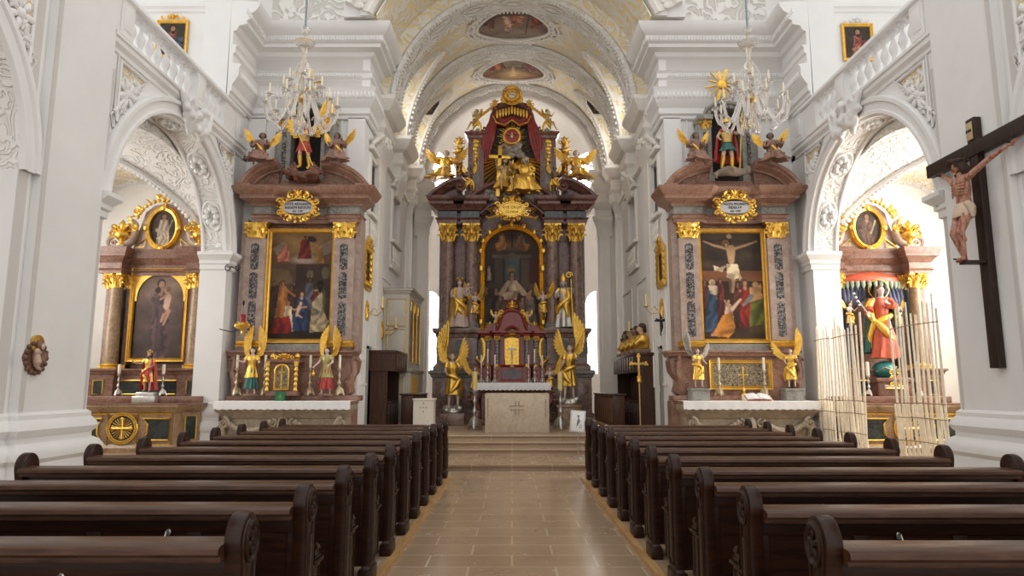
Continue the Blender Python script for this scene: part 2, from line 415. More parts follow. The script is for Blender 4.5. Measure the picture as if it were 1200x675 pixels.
def sidewall(s, X, nm):
    """arcade wall on the side s, arch into the chapel, next bay's arch nearer the camera"""
    T = X+s*0.6
    w = MB(); so = MB()
    for (y0, y1) in ((AY0, AY1), (AY0-6.6, AY0-6.6+4.7)):
        yc = (y0+y1)/2; r = (y1-y0)/2; n = 40
        A = [(yc+r*math.cos(PI*i/n), AS+r*math.sin(PI*i/n)) for i in range(n+1)]
        for xx in (X, T):
            vs = []; fs = []
            for (y, z) in A: vs += [(xx, y, z), (xx, y, 7.15)]
            for i in range(n): fs.append((2*i, 2*i+2, 2*i+3, 2*i+1))
            w.add(vs, fs)
        vs = []; fs = []
        for (y, z) in A: vs += [(X, y, z), (T, y, z)]
        for i in range(n): fs.append((2*i, 2*i+2, 2*i+3, 2*i+1))
        so.add(vs, fs)
    struct('wall_'+nm, w, plaster, smooth=0, fix=False)
    struct('trim_2', so, white_relief, smooth=0.5, fix=False)
    p = MB()
    p.box(X, AY0-1.9, 0, T, AY0, 13)          # pier
    p.box(X, AY1, 0, X+s*0.6, WY+0.6, 7.15)
    p.box(X, AY1-0.6, 7.15, X+s*0.6, WY+0.6, 13)
    p.box(X-s*0.12, AY0-1.62, 0, X, AY0-0.28, 13)
    p.box(X, -4, 0, T, AY0-6.6, 13)
    p.box(X, -4, 7.15, T, AY0-1.9, 13)
    struct('wall_'+nm, p, plaster, smooth=0)
    # grey strips beside the pilaster: its recess shadow put into the colour
    g = MB()
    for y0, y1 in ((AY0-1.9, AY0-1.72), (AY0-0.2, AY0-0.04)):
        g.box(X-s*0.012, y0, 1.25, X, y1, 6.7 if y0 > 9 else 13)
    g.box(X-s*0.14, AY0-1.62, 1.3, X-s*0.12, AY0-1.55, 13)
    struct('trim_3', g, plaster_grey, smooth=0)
    # base moulding round the pier and the imposts
    base = [(0.0,1.28),(0.05,1.24),(0.05,1.18),(0.10,1.12),(0.13,1.05),(0.10,0.98),(0.07,0.95),(0.07,0.88),(0.14,0.84),(0.19,0.76),(0.19,0.68),(0.14,0.62),(0.16,0.58),(0.16,0.02)]
    pth = [(T, AY0), (X, AY0), (X, AY0-0.28), (X-s*0.12, AY0-0.28), (X-s*0.12, AY0-1.62), (X, AY0-1.62), (X, AY0-1.9), (T, AY0-1.9)]
    if s > 0: pth = pth[::-1]
    # travel so that the room lies to the right
    if s < 0: pth = pth[::-1]; pth = [(x, y) for x, y in pth]
    def room(path): return path
    m = MB()
    pp = pth if s < 0 else pth
    # orientation test: offset must move away from the pier's middle
    def mo(mb, path, prof):
        d = Vector(path[1])-Vector(path[0]); n_ = Vector((d.y, -d.x)); mid = (Vector(path[0])+Vector(path[1]))/2
        cen = Vector((X+s*0.45, (path[0][1]+path[-1][1])/2))
        if n_.dot(mid-cen) < 0: path = path[::-1]
        mb.mould(path, prof)
    mo(m, pth, base)
    imp = [(0.0,-0.20),(0.03,-0.18),(0.03,-0.08),(0.07,-0.05),(0.07,0.02),(0.13,0.08),(0.18,0.13),(0.18,0.2),(0,0.22)]
    impz = [(o, AS+z) for o, z in imp]
    mo(m, [(T, AY0+0.001), (X-s*0.02, AY0+0.001), (X-s*0.02, AY0-0.26)], impz)
    q = [(T, AY1), (X-s*0.02, AY1), (X-s*0.02, AY1+0.5)]
    d = Vector((q[1][0]-q[0][0], 0)); 
    if s < 0: m.mould(q, impz)
    else: m.mould(q[::-1], impz)
    b2 = [(o*0.7, z) for o, z in base]
    if s < 0: m.mould([(T, AY1), (X, AY1), (X, WY)], b2)
    else: m.mould([(X, WY), (X, AY1), (T, AY1)], b2)
    # archivolt
    prof = [(0,0),(0,0.09),(0.05,0.09),(0.07,0.06),(0.2,0.06),(0.22,0.10),(0.29,0.10),(0.32,0.05),(0.32,0)]
    for yc in (AC, AC-6.6):
        pa = [(yc+(AR)*math.cos(PI*i/36), AS+AR*math.sin(PI*i/36)) for i in range(37)][::-1]
        m.mould(pa, [(-o, z) for o, z in prof], mapf=lambda a, c, z: (X-s*z, a, c), cap=False)
    # gallery ledge
    led = [(0,6.98),(0.03,7.0),(0.03,7.06),(0.06,7.09),(0.09,7.12),(0.09,7.2),(0.12,7.22),(0.12,7.27),(0,7.28)]
    for (ya, yb) in ((AY0-0.3, AY1+0.5),):
        if s < 0: m.mould([(X, ya), (X, yb)], led)
        else: m.mould([(X, yb), (X, ya)], led)
    struct('trim_4', m, plaster, smooth=0.6)
    # spandrel panels: frame + yellow field with carved leaves
    def span(pts, nm_):
        ctr = Vector((sum(p[0] for p in pts)/len(pts), sum(p[1] for p in pts)/len(pts)))
        f = MB(); f.prism(pts, X-s*0.005, X-s*0.02, 'x'); struct(nm_, f, yellow_panel, smooth=0)
        f = MB(); f.tube([(X-s*0.03, p[0], p[1]) for p in pts], 0.035, 6, closed=True)
        big = [(ctr.x+(p[0]-ctr.x)*1.2, ctr.y+(p[1]-ctr.y)*1.2) for p in pts]
        f.tube([(X-s*0.02, p[0], p[1]) for p in big], 0.02, 5, closed=True)
        rosette(f, Vector((X-s*0.04, ctr.x, ctr.y)), 0.26, s)
        for p in pts[::max(1, len(pts)//3)]:
            q = ctr.lerp(Vector(p), 0.5); rosette(f, Vector((X-s*0.03, q.x, q.y)), 0.13, s)
        struct('trim_5', f, plaster, smooth=0.6)
    def arcseg(a0, a1, rr, n=10): return [(AC+rr*math.cos(math.radians(a0+(a1-a0)*i/n)), AS+rr*math.sin(math.radians(a0+(a1-a0)*i/n))) for i in range(n+1)]
    R2 = AR+0.5
    near = [(AC-1.5, 6.9), (AY0+0.06, 6.9), (AY0+0.06, 5.86)]
    near += [(AC+R2*math.cos(math.radians(a)), AS+R2*math.sin(math.radians(a))) for a in (146, 140, 134, 128)]
    R2 = AR+0.5
    span(near, 'trim_6')
    far = [(2*AC-p[0]+0.0, p[1]) for p in near]
    span(far, 'trim_7')
    span([(p[0]-6.6, p[1]) for p in far], 'trim_8')
    # keystone cartouche over the arch
    k = MB()
    for i in range(46):
        t = random.random(); a = random.uniform(-1, 1)
        zz = 6.62+0.55*t; yy = AC+0.15+a*(0.32+0.22*math.sin(t*PI))
        rr = random.uniform(0.05, 0.11)
        k.ell((X-s*(0.12+0.1*random.random()), yy, zz), (rr, rr*1.1, rr), 7, 5)
    for sd in (-1, 1):
        k.tube(spiral((AC+0.15+sd*0.42, 6.98), 0.18, 0.03, 1.4, sd, lambda a, c: (X-s*0.2, a, c)), [0.07-0.003*i for i in range(19)], 7)
        k.tube([(X-s*0.12, AC+0.15+sd*0.2, 6.5), (X-s*0.2, AC+0.15+sd*0.38, 6.8), (X-s*0.15, AC+0.15+sd*0.62, 7.22)], [0.05,0.09,0.06], 7)
    k = remesh(k, 0.03, 2)
    struct('trim_9', k, plaster, smooth=0.9)
def spiral(c, r0, r1, turns, sd, mapf, n=18, a0=90):
    out = []
    for i in range(n+1):
        t = i/n; a = math.radians(a0)+sd*turns*2*PI*t; r = r0+(r1-r0)*t
        out.append(mapf(c[0]+r*math.cos(a), c[1]+r*math.sin(a)))
    return out
def rosette(f, c, r, s, n=7):
    """stucco flower on a side wall"""
    f.ell(c, (0.05, r*0.3, r*0.3), 8, 5)
    for k in range(n):
        a = 2*PI*k/n
        q = c+Vector((0, math.cos(a)*r*0.62, math.sin(a)*r*0.62))
        M = Matrix.Translation(q) @ Matrix.Rotation(a, 4, 'X')
        f.ell((0,0,0), (0.035, r*0.4, r*0.2), 8, 5, M)
sidewall(-1, XL, 'left'); sidewall(1, XR, 'right')

# gallery balustrades
def balustrade(s, X, label):
    t = thing('gallery_balustrade', label, 'balustrade', (X, AC, 7.28), 'gallery balustrades')
    y0, y1 = AY0-AC-0.02, AY1-AC+0.45
    b = MB(); b.box(-0.02*s*-1, y0, 0, s*0.24, y1, 0.09, 0.01)
    b.build('plinth', plaster, t)
    b = MB(); pr = [(0.26,0.72),(0.28,0.75),(0.28,0.80),(0.24,0.85),(-0.03,0.85),(-0.06,0.80),(-0.06,0.75),(-0.03,0.72)]
    b.prism([(s*p[0], p[1]) for p in pr], y0, y1, 'y'); b.build('handrail', plaster, t)
    ped = [y0+0.2, 0.55, y1-0.17]
    for y in ped:
        b = MB(); b.box(-s*0.02, y-0.19, 0.09, s*0.24, y+0.19, 0.72); b.box(-s*0.035, y-0.12, 0.2, s*0.0, y+0.12, 0.62, 0.01); b.build('pedestal', plaster, t)
    prof = [(0.075,0.09),(0.075,0.13),(0.05,0.15),(0.035,0.2),(0.045,0.26),(0.075,0.34),(0.08,0.40),(0.06,0.47),(0.035,0.54),(0.03,0.6),(0.05,0.63),(0.05,0.65),(0.075,0.67),(0.075,0.72)]
    for a, c, n in ((ped[0]+0.19, ped[1]-0.19, 8), (ped[1]+0.19, ped[2]-0.19, 7)):
        me = None
        for i in range(n):
            y = a+(c-a)*(i+0.5)/n
            if me is None:
                b = MB(); b.lathe(prof, 10); o = b.build('baluster', plaster, t, loc=(s*0.11, y, 0)); me = o
            else:
                o = me.copy(); C.objects.link(o); o.parent = t; o.location = (s*0.11, y, 0)
balustrade(-1, XL, 'white stone gallery balustrade above the left arch'); balustrade(1, XR, 'white stone gallery balustrade above the right arch')

# front walls, pier, entablature
ENT = [(0.02,8.10),(0.07,8.13),(0.07,8.20),(0.12,8.24),(0.12,8.38),(0.2,8.5),(0.26,8.62),(0.26,8.78),(0.30,8.86),(0.10,8.9),(0.10,9.12),(0.15,9.15),(0.15,9.27),(0.20,9.32),(0.08,9.34),(0.08,9.66),(0.16,9.70),(0.20,9.80),(0.38,9.84),(0.38,9.93),(0.46,9.96),(0.46,10.1),(0.56,10.16),(0.64,10.28),(0.66,10.38),(0,10.42)]
for s, X, P, nm in ((-1, XL, PL, 'left'), (1, XR, PR, 'right')):
    w = MB()
    w.box(X, WY, 0, P, WY+0.5, 10.42)
    w.box(P, WY, 10.42, X+s*0.3, WY+0.5, 16)
    struct('wall_front_'+nm, w, plaster, smooth=0); w = MB()
    # chancel wall with two window openings
    ox = P+s*0.45
    wins = ((16.7, 17.6), (19.9, 21.0)); z0, z1 = 6.02, 7.32
    w.box(P, WY+0.5, 0, ox, 23.4, z0); w.box(P, WY+0.5, z1, ox, 23.4, 11.4); w.box(P, 15.3, 10.42, ox, WY+0.5, 11.4)
    ys = [WY+0.5, 16.7, 17.6, 19.9, 21.0, 23.4]
    for a, c in ((0,1),(2,3),(4,5)): w.box(P, ys[a], z0, ox, ys[c], z1)
    struct('wall_chancel_'+nm, w, plaster, smooth=0); w = MB()
    w.box(X+s*0.6, WY+0.1, 7.15, X+s*6, WY+0.5, 16)     # gallery end wall
    q = [(X+s*6, WY+0.1), (X+s*0.6, WY+0.1)]
    for z in (9.0, 11.0): w.mould(q if s < 0 else q[::-1], [(0,z),(0.04,z+0.03),(0.05,z+0.1),(0.1,z+0.14),(0.12,z+0.22),(0,z+0.24)] if z > 10 else [(0,8.0),(0.03,8.02),(0.03,8.1),(0,8.12)])
    struct('wall_gallery_'+nm, w, plaster, smooth=0)
    gp = MB(); gp.box(X-s*0.4, WY-0.015, 10.45, P+s*0.3, WY, 13.5); struct('trim_10', gp, grey_relief, smooth=0)
    e = MB()
    pth = [(X, AY1-0.6), (X, WY), (P+s*0.0, WY), (P, 17.55)]
    if s > 0: pth = pth[::-1]
    e.mould(pth, ENT)
    # egg-and-dart and dentils
    def run(a, c, n, f):
        for i in range(n):
            f(a+(c-a)*(i+0.5)/n)
    lo, hi = (X, P) if s < 0 else (P, X)
    e2 = MB()
    run(lo+(0.3 if s<0 else -0.2), hi+(0.25 if s<0 else -0.35), 30, lambda x: e2.ell((x, WY-0.25, 8.66), (0.042, 0.035, 0.09), 7, 5))
    run(lo+(0.5 if s<0 else -0.45), hi+(0.42 if s<0 else -0.5), 40, lambda x: e2.box(x-0.022, WY-0.44, 9.97, x+0.022, WY-0.49, 10.07))
    run(lo+0.1, hi-0.1, 46, lambda x: e2.box(x-0.02, WY-0.15, 9.17, x+0.02, WY-0.185, 9.25))
    run(AY1-0.9, WY-0.7, 12, lambda y: e2.box(X-s*0.46, y-0.02, 9.97, X-s*0.49, y+0.02, 10.07))
    run(WY-0.3, 17.5, 16, lambda y: e2.box(P-s*0.46, y-0.02, 9.97, P-s*0.49, y+0.02, 10.07))
    run(WY-0.2, 17.5, 14, lambda y: e2.ell((P-s*0.25, y, 8.66), (0.035, 0.042, 0.09), 7, 5))
    run(AY1-0.5, WY-0.3, 12, lambda y: e2.ell((X-s*0.25, y, 8.66), (0.035, 0.042, 0.09), 7, 5))
    struct('trim_11', e, plaster, smooth=0.5); struct('trim_12', e2, plaster, smooth=0.7)
    # grey bands between the entablature's mouldings
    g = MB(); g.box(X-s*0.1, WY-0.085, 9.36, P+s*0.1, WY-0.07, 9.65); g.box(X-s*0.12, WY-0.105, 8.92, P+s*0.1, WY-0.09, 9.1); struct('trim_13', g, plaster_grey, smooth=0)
    # pilasters on the front wall
    q = MB(); q.box(P, WY-0.07, 0, P+s*0.42, WY, 8.15); q.box(X, WY-0.07, 0, X-s*0.42, WY, 8.15)
    q.box(P+s*0.55, WY-0.03, 0.4, P+s*0.6, WY, 8.1)
    q.mould([(min(P, P+s*0.5), WY-0.07), (max(P, P+s*0.5), WY-0.07)], [(0,1.3),(0.05,1.25),(0.09,1.15),(0.05,1.05),(0.05,0.9),(0.1,0.8),(0.1,0.12)])
    struct('trim_14', q, plaster, smooth=0.5)
    # chancel wall pilasters, brackets under the ribs, window surrounds
    q = MB()
    for (y0, y1) in ((17.25, 18.1), (22.85, 23.4)):
        q.box(P, y0, 0.5, P-s*0.12, y1, 8.1)
        q.box(P-s*0.12, y0+0.12, 1.6, P-s*0.15, y1-0.12, 7.9)
    for (y0, y1) in ((17.2, 18.1), (20.1, 20.8), (22.85, 23.4)):
        br = [(0.0,7.3),(0.05,7.35),(0.08,7.6),(0.16,7.8),(0.2,7.9),(0.14,7.95),(0.16,8.2),(0.24,8.3),(0.24,8.4),(0.2,8.42),(0.2,8.65),(0.34,8.72),(0.42,8.84),(0.5,8.98),(0.5,9.08),(0,9.1)]
        pp = [(P, y0), (P-s*0.08, y0), (P-s*0.08, y1), (P, y1)]
        if s > 0: pp = pp[::-1]
        if s < 0: q.mould(pp, br)
        else: q.mould(pp, br)
        for k in range(9):
            q.ell((P-s*(0.2+0.06*(k%2)), y0+0.08+(y1-y0-0.16)*(k/8), 7.98+0.1*(k%3)), (0.08, 0.07, 0.1), 7, 5)
    for (y0, y1) in wins:
        q.mould([(y0-0.02, z0-0.02), (y1+0.02, z0-0.02), (y1+0.02, z1+0.02), (y0-0.02, z1+0.02)], [(0,0),(0,0.05),(0.06,0.07),(0.13,0.05),(0.16,0)], closed=True, mapf=lambda a, c, z: (P-s*z, a, c))
        # ledge and carved parapet under the window
        for zz, o in ((z0-0.1, 0.14), (z0-0.87, 0.09)):
            q.box(P, y0-0.25, zz-0.08, P-s*o, y1+0.25, zz, 0.015)
        q.box(P, y0-0.2, z0-0.87, P-s*0.03, y1+0.2, z0-0.2)
        n = 7
        for k in range(n):
            yy = y0-0.1+(y1-y0+0.2)*(k+0.5)/n
            for sg in (-1, 1):
                q.tube([(P-s*0.06, yy-sg*0.07, z0-0.84), (P-s*0.08, yy+sg*0.05, z0-0.72), (P-s*0.08, yy-sg*0.06, z0-0.5), (P-s*0.06, yy+sg*0.05, z0-0.25)], 0.022, 6)
        # carved gable above
        q.tube([(P-s*0.08, y0-0.2, z1+0.35), (P-s*0.16, (y0+y1)/2-0.3, z1+0.62), (P-s*0.18, (y0+y1)/2, z1+0.8), (P-s*0.16, (y0+y1)/2+0.3, z1+0.62), (P-s*0.08, y1+0.2, z1+0.35)], [0.05,0.07,0.1,0.07,0.05], 7)
        q.box(P, y0-0.3, z1+0.2, P-s*0.15, y1+0.3, z1+0.3, 0.02)
        for k in range(6): q.ell((P-s*0.1, (y0+y1)/2+random.uniform(-.2,.2), z1+0.5+random.uniform(-.1,.15)), (0.06,0.1,0.09), 7, 5)
        # the dark wooden window itself
        f = MB(); fx = P+s*0.22
        f.box(fx, y0, z0, fx+s*0.06, y0+0.09, z1); f.box(fx, y1-0.09, z0, fx+s*0.06, y1, z1); f.box(fx, y0, z0, fx+s*0.06, y1, z0+0.09); f.box(fx, y0, z1-0.09, fx+s*0.06, y1, z1)
        f.box(fx-s*0.01, (y0+y1)/2-0.05, z0, fx+s*0.07, (y0+y1)/2+0.05, z1); f.box(fx-s*0.01, y0, z0+0.85, fx+s*0.07, y1, z0+0.93)
        for k in range(1, 12):
            if k != 6: yk = y0+(y1-y0)*k/12; f.box(fx+s*0.01, yk-0.008, z0, fx+s*0.03, yk+0.008, z1)
        for k in range(1, 14): zk = z0+(z1-z0)*k/14; f.box(fx+s*0.01, y0, zk-0.008, fx+s*0.03, y1, zk+0.008)
        struct('window_1', f, brown_frame, smooth=0)
        f = MB(); f.box(fx+s*0.1, y0-0.1, z0-0.1, fx+s*0.12, y1+0.1, z1+0.1); struct('window_2', f, plain('leaded_pane', (0.10,0.10,0.11), 0.15), smooth=0)
    # sloping string course below the windows and panel frames
    for (ya, yb) in ((16.3, 17.2), (18.15, 20.05), (20.85, 22.8)):
        q.mould([(ya+0.1, 1.7), (yb-0.1, 1.7), (yb-0.1, 4.6), (ya+0.1, 4.6)], [(0,0),(0,0.03),(0.05,0.03),(0.05,0)], closed=True, mapf=lambda a, c, z: (P-s*z, a, c))
        q.mould([(ya+0.1, 7.9), (yb-0.1, 7.9)], [(0,0),(0,0.08),(0.1,0.1),(0.14,0)], mapf=lambda a, c, z: (P-s*z, a, c))
    struct('trim_15', q, plaster_warm, smooth=0.5)
    # grey side door low in the chancel wall
    d = MB(); d.box(P-s*0.02, 17.0, 0.5, P+s*0.02, 17.75, 2.55); d.box(P-s*0.05, 16.93, 0.5, P, 17.0, 2.62); d.box(P-s*0.05, 17.75, 0.5, P, 17.82, 2.62); d.box(P-s*0.05, 16.93, 2.55, P, 17.82, 2.62)
    for zz in (0.7, 1.65): d.box(P-s*0.035, 17.1, zz, P-s*0.02, 17.65, zz+0.8, 0.008)
    struct('door_1', d, grey_door, smooth=0)

# great arch over the chancel opening
b = MB()
R1, R2 = 3.45, 4.1
n = 48
def ringwall(b, xc, zc, r, y0, y1, ztop, xl, xr):
    for yy in (y0, y1):
        vs = []; fs = []
        for i in range(n+1):
            a = PI*i/n; x = xc+r*math.cos(a); z = zc+r*math.sin(a)
            vs += [(x, yy, z), (x, yy, ztop)]
        for i in range(n): fs.append((2*i, 2*i+2, 2*i+3, 2*i+1))
        b.add(vs, fs)
    vs = []; fs = []
    for i in range(n+1):
        a = PI*i/n; x = xc+r*math.cos(a); z = zc+r*math.sin(a)
        vs += [(x, y0, z), (x, y1, z)]
    for i in range(n): fs.append((2*i, 2*i+2, 2*i+3, 2*i+1))
    b.add(vs, fs)
ringwall(b, XC, 9.0, 3.68, 15.25, 15.45, 16, 0, 0)
b.v = [(p[0], p[1], max(p[2], 10.43)) for p in b.v]
struct('wall_front', b, plaster, smooth=0.4, fix=False)
b = MB()
pa = [(XC+3.68*math.cos(math.radians(23+134*i/40)), 9+3.68*math.sin(math.radians(23+134*i/40))) for i in range(41)]
b.mould(pa, [(0.0,15.45),(0.0,15.2),(0.08,15.14),(0.16,15.2),(0.5,15.2),(0.56,15.12),(0.7,15.12),(0.74,15.25),(0.74,16.05)], mapf=lambda a, c, z: (a, z, c))
for i in range(60):
    a = math.radians(23+134*(i+0.5)/60); r = 4.01
    b.ell((XC+r*math.cos(a), 15.18, 9+r*math.sin(a)), (0.09, 0.05, 0.09), 7, 5)
struct('trim_16', b, plaster_warm, smooth=0.6)

# ---------------------------------------------------------------- chancel vault
VR = 3.3; VS = 9.0; BAYS = ((15.5, 17.15), (18.1, 20.1), (20.8, 22.85))
def vz(x, y):
    dx = abs(x-XC); R_ = 3.6 if y < 17.2 else VR
    zA = VS+math.sqrt(max(0, R_*R_-dx*dx)) if dx < R_ else VS
    zL = -9
    for (a, c) in BAYS:
        yc = (a+c)/2; ry = (c-a)/2-0.02
        q = 1-((y-yc)/ry)**2
        if q > 0: zL = max(zL, 8.9+(3.0-0.66*(dx-1.55))*math.sqrt(q))
    return max(zA, zL), zL > zA
xs = [XC+3.67]+[XC+VR*math.cos(PI*i/110) for i in range(111)]+[XC-3.67]
ys = [15.3+i*(23.45-15.3)/130 for i in range(131)]
va, vb = MB(), MB()
vs = []; on = []
for x in xs:
    for y in ys:
        z, l = vz(x, y); z = max(z, 10.43) if y < 17.3 else z; vs.append((x, y, z)); on.append(l)
ny = len(ys)
fa = []
for i in range(len(xs)-1):
    for j in range(ny-1):
        fa.append((i*ny+j, (i+1)*ny+j, (i+1)*ny+j+1, i*ny+j+1))
va.add(vs, fa)
struct('ceiling', va, vault_yellow, smooth=0.5, fix=False)
# ribs
rb = MB(); rm = MB()
ringwall(rb, XC, 9.0, 3.2, 17.3, 17.9, 13.2, 0, 0)
RIBS = ((17.25, 18.05), (20.12, 20.78), (22.9, 23.42))
for (y0, y1) in RIBS:
    pa = [(XC+3.14*math.cos(PI*i/60), VS+3.14*math.sin(PI*i/60)) for i in range(61)]
    rb.mould(pa, [(0.14,y0-0.02),(0.02,y0),(0.0,y0+0.06),(0.04,y0+0.10),(0.04,y1-0.1),(0.0,y1-0.06),(0.02,y1),(0.14,y1+0.02)], mapf=lambda a, c, z: (a, z, c), cap=False)
    for k in range(90):
        a = PI*(k+0.5)/90
        for yy in (y0+0.02, y1-0.02): rm.ell((XC+3.12*math.cos(a), yy, VS+3.12*math.sin(a)), (0.035, 0.03, 0.035), 6, 4)
    for k in range(9):          # medallions on the rib
        a = PI*(k+0.5)/9
        M = Matrix.Translation((XC+3.15*math.cos(a), (y0+y1)/2, VS+3.15*math.sin(a))) @ Matrix.Rotation(-a+PI/2, 4, 'Y')
        rm.tube([M @ Vector((0.34*math.cos(t), 0.17*math.sin(t), 0)) for t in [2*PI*q/20 for q in range(20)]], 0.028, 6, closed=True)
        rm.ell((0,0,0), (0.2, 0.09, 0.03), 10, 5, M)
        for sg in (-1, 1):
            for q in range(3): rm.ell((sg*(0.42+0.07*q), 0.0+0.05*(q%2), 0), (0.05, 0.1-0.02*q, 0.04), 7, 5, M)
struct('trim_17', rb, white_relief, smooth=0.5); struct('trim_18', rm, plaster_warm, smooth=0.8)
# groin mouldings along the lunettes
gm = MB()
for (a, c) in BAYS[1:]:
    yc = (a+c)/2; ry = (c-a)/2
    for sx in (-1, 1):
        for sy in (-1, 1):
            pts = []
            for k in range(25):
                t = k/24*0.999
                y = yc+sy*(ry-0.02)*(1-t)
                # find dx where the barrel meets the web
                lo, hi = 0.2, VR-0.001
                for _ in range(40):
                    mid = (lo+hi)/2
                    q = max(0, 1-((y-yc)/(ry-0.02))**2)
                    zl = 8.9+(3.0-0.66*(mid-1.55))*math.sqrt(q); za = VS+math.sqrt(VR*VR-mid*mid)
                    if za > zl: lo = mid
                    else: hi = mid
                pts.append((XC+sx*lo, y, VS+math.sqrt(VR*VR-lo*lo)-0.03))
            gm.tube(pts, 0.06, 6)
            for k in range(0, 25):
                p = pts[k]; gm.ell((p[0]-sx*0.09, p[1], p[2]+0.0), (0.05, 0.04, 0.06), 6, 4)
struct('trim_19', gm, plaster_warm, smooth=0.8)
# clerestory windows in the lunettes
for (a, c) in BAYS[1:]:
    yc = (a+c)/2
    for s, P in ((-1, PL), (1, PR)):
        pts = [(yc-0.55, 9.2), (yc+0.55, 9.2)]+[(yc+0.55*math.cos(PI*i/14), 9.75+0.55*math.sin(PI*i/14)) for i in range(15)]
        m = MB(); m.prism(pts, P-s*0.01, P-s*0.03, 'x'); struct('window_3', m, daylight, smooth=0)
        m = MB(); m.tube([(P-s*0.03, p[0], p[1]) for p in pts], 0.04, 6, closed=True)
        m.box(P-s*0.03, yc-0.015, 9.2, P-s*0.06, yc+0.015, 10.3); m.box(P-s*0.03, yc-0.55, 9.7, P-s*0.06, yc+0.55, 9.73)
        struct('trim_20', m, plaster_warm, smooth=0)

# ---------------------------------------------------------------- apse
b = MB(); AR3 = 2.95
ringwall(b, XC, 9.0, AR3, 23.4, 24.0, 12.6, 0, 0)
b.box(PL-0.2, 23.4, 0.5, XC-AR3, 24.0, 9.0); b.box(XC+AR3, 23.4, 0.5, PR+0.2, 24.0, 9.0)
for sx in (-1, 1): b.box(XC+sx*AR3, 23.4, 9.0, XC+sx*3.9, 24.0, 12.6)
struct('wall_apse_arch', b, plaster_warm, smooth=0.4, fix=False)
b = MB()
pa = [(XC+AR3*math.cos(PI*i/48), 9+AR3*math.sin(PI*i/48)) for i in range(49)]
b.mould(pa, [(0,23.7),(-0.03,23.4),(0.0,23.32),(0.06,23.28),(0.12,23.32),(0.38,23.32),(0.42,23.26),(0.5,23.3),(0.52,23.4)], mapf=lambda a, c, z: (a, z, c))
for i in range(70):
    a = PI*(i+0.5)/70; r = AR3+0.24
    b.ell((XC+r*math.cos(a), 23.3, 9+r*math.sin(a)), (0.07, 0.04, 0.07) if i % 5 else (0.12, 0.05, 0.12), 7, 5)
for s in (-1, 1):
    ca = [(0,8.0),(0.04,8.05),(0.04,8.3),(0.12,8.45),(0.2,8.6),(0.2,8.7),(0.1,8.74),(0.1,8.95),(0.24,9.05),(0.3,9.15),(0,9.2)]
    x0, x1 = (XC-3.45, XC-AR3) if s < 0 else (XC+AR3, XC+3.45)
    pp = [(x0, 23.35), (x1, 23.35), (x1, 24.0)] if s < 0 else [(x0, 24.0), (x0, 23.35), (x1, 23.35)]
    b.mould(pp, ca)
    cb = [(o*0.9, z-1.2) for o, z in ca]; b.mould(pp, cb)
    b.box(x0+0.1, 23.3, 0.5, x1-0.08, 23.4, 7.0)
struct('trim_21', b, plaster_warm, smooth=0.5)
AYC = 24.0
def cyl(a, r): return (XC+r*math.cos(a), AYC+r*math.sin(a))
def apse_strip(mb, a0, a1, z0, z1, n, r=3.3):
    vs = []; fs = []
    for i in range(n+1):
        a = math.radians(a0+(a1-a0)*i/n); x, y = cyl(a, r); vs += [(x, y, z0), (x, y, z1)]
    for i in range(n): fs.append((2*i, 2*i+2, 2*i+3, 2*i+1))
    mb.add(vs, fs)
b = MB(); pan = MB(); bars = MB()
wins = [(10, 34), (146, 170)]; ups = [(16, 46), (134, 164)]
def holes(ws, z0, z1, w0, w1):
    e = 0
    for (a, c) in ws+[(180, 180)]:
        if a > e: apse_strip(b, e, a, z0, z1, max(2, int((a-e)/4)))
        if a < c:
            apse_strip(b, a, c, z0, w0, 4)
            # arched head
            n = 8; mid = (a+c)/2; hw = (c-a)/2; rz = hw*math.pi/180*3.3
            vs = []; fs = []
            for i in range(n+1):
                t = -1+2*i/n; an = math.radians(mid+hw*t); x, y = cyl(an, 3.3)
                zz = w1-rz*0.6+rz*0.6*math.sqrt(max(0, 1-t*t)); vs += [(x, y, zz), (x, y, z1)]
            for i in range(n): fs.append((2*i, 2*i+2, 2*i+3, 2*i+1))
            b.add(vs, fs)
            apse_strip(pan, a-1, c+1, w0-0.1, w1+0.1, 6, 3.55)
            for t in (a+(c-a)/3, a+2*(c-a)/3): x, y = cyl(math.radians(t), 3.5); bars.box(x-0.012, y-0.012, w0, x+0.012, y+0.012, w1)
            z = w0+0.45
            while z < w1:
                pts = [(*cyl(math.radians(a+(c-a)*q/5), 3.5), z) for q in range(6)]; bars.tube(pts, 0.012, 4); z += 0.5
            for an in (a, c):       # reveals
                p = cyl(math.radians(an), 3.3); q = cyl(math.radians(an), 3.55)
                b.add([(p[0],p[1],w0),(q[0],q[1],w0),(q[0],q[1],w1),(p[0],p[1],w1)], [(0,1,2,3)])
            vs = []; fs = []
            for i in range(5):
                an = math.radians(a+(c-a)*i/4); p = cyl(an, 3.3); q = cyl(an, 3.55); vs += [(p[0],p[1],w0),(q[0],q[1],w0)]
            for i in range(4): fs.append((2*i,2*i+2,2*i+3,2*i+1))
            b.add(vs, fs)
        e = c
holes(wins, 0.5, 7.0, 2.1, 5.15)
holes(ups, 7.0, 11.2, 8.2, 10.7)
# half dome
vs = []; fs = []; n = 30; m = 10
for i in range(n+1):
    a = PI*i/n
    for j in range(m+1):
        ph = PI/2*j/m; r = 3.3*math.cos(ph); vs.append((XC+r*math.cos(a), AYC+r*math.sin(a), 11.2+1.3*math.sin(ph)))
for i in range(n):
    for j in range(m): fs.append((i*(m+1)+j, (i+1)*(m+1)+j, (i+1)*(m+1)+j+1, i*(m+1)+j+1))
b.add(vs, fs)
struct('wall_apse', b, plaster_warm, smooth=0.6, fix=False)
struct('window_4', pan, daylight, smooth=0.6, fix=False)
struct('window_5', bars, window_bar, smooth=0.6)
b = MB()
for s in (-1, 1):
    pass

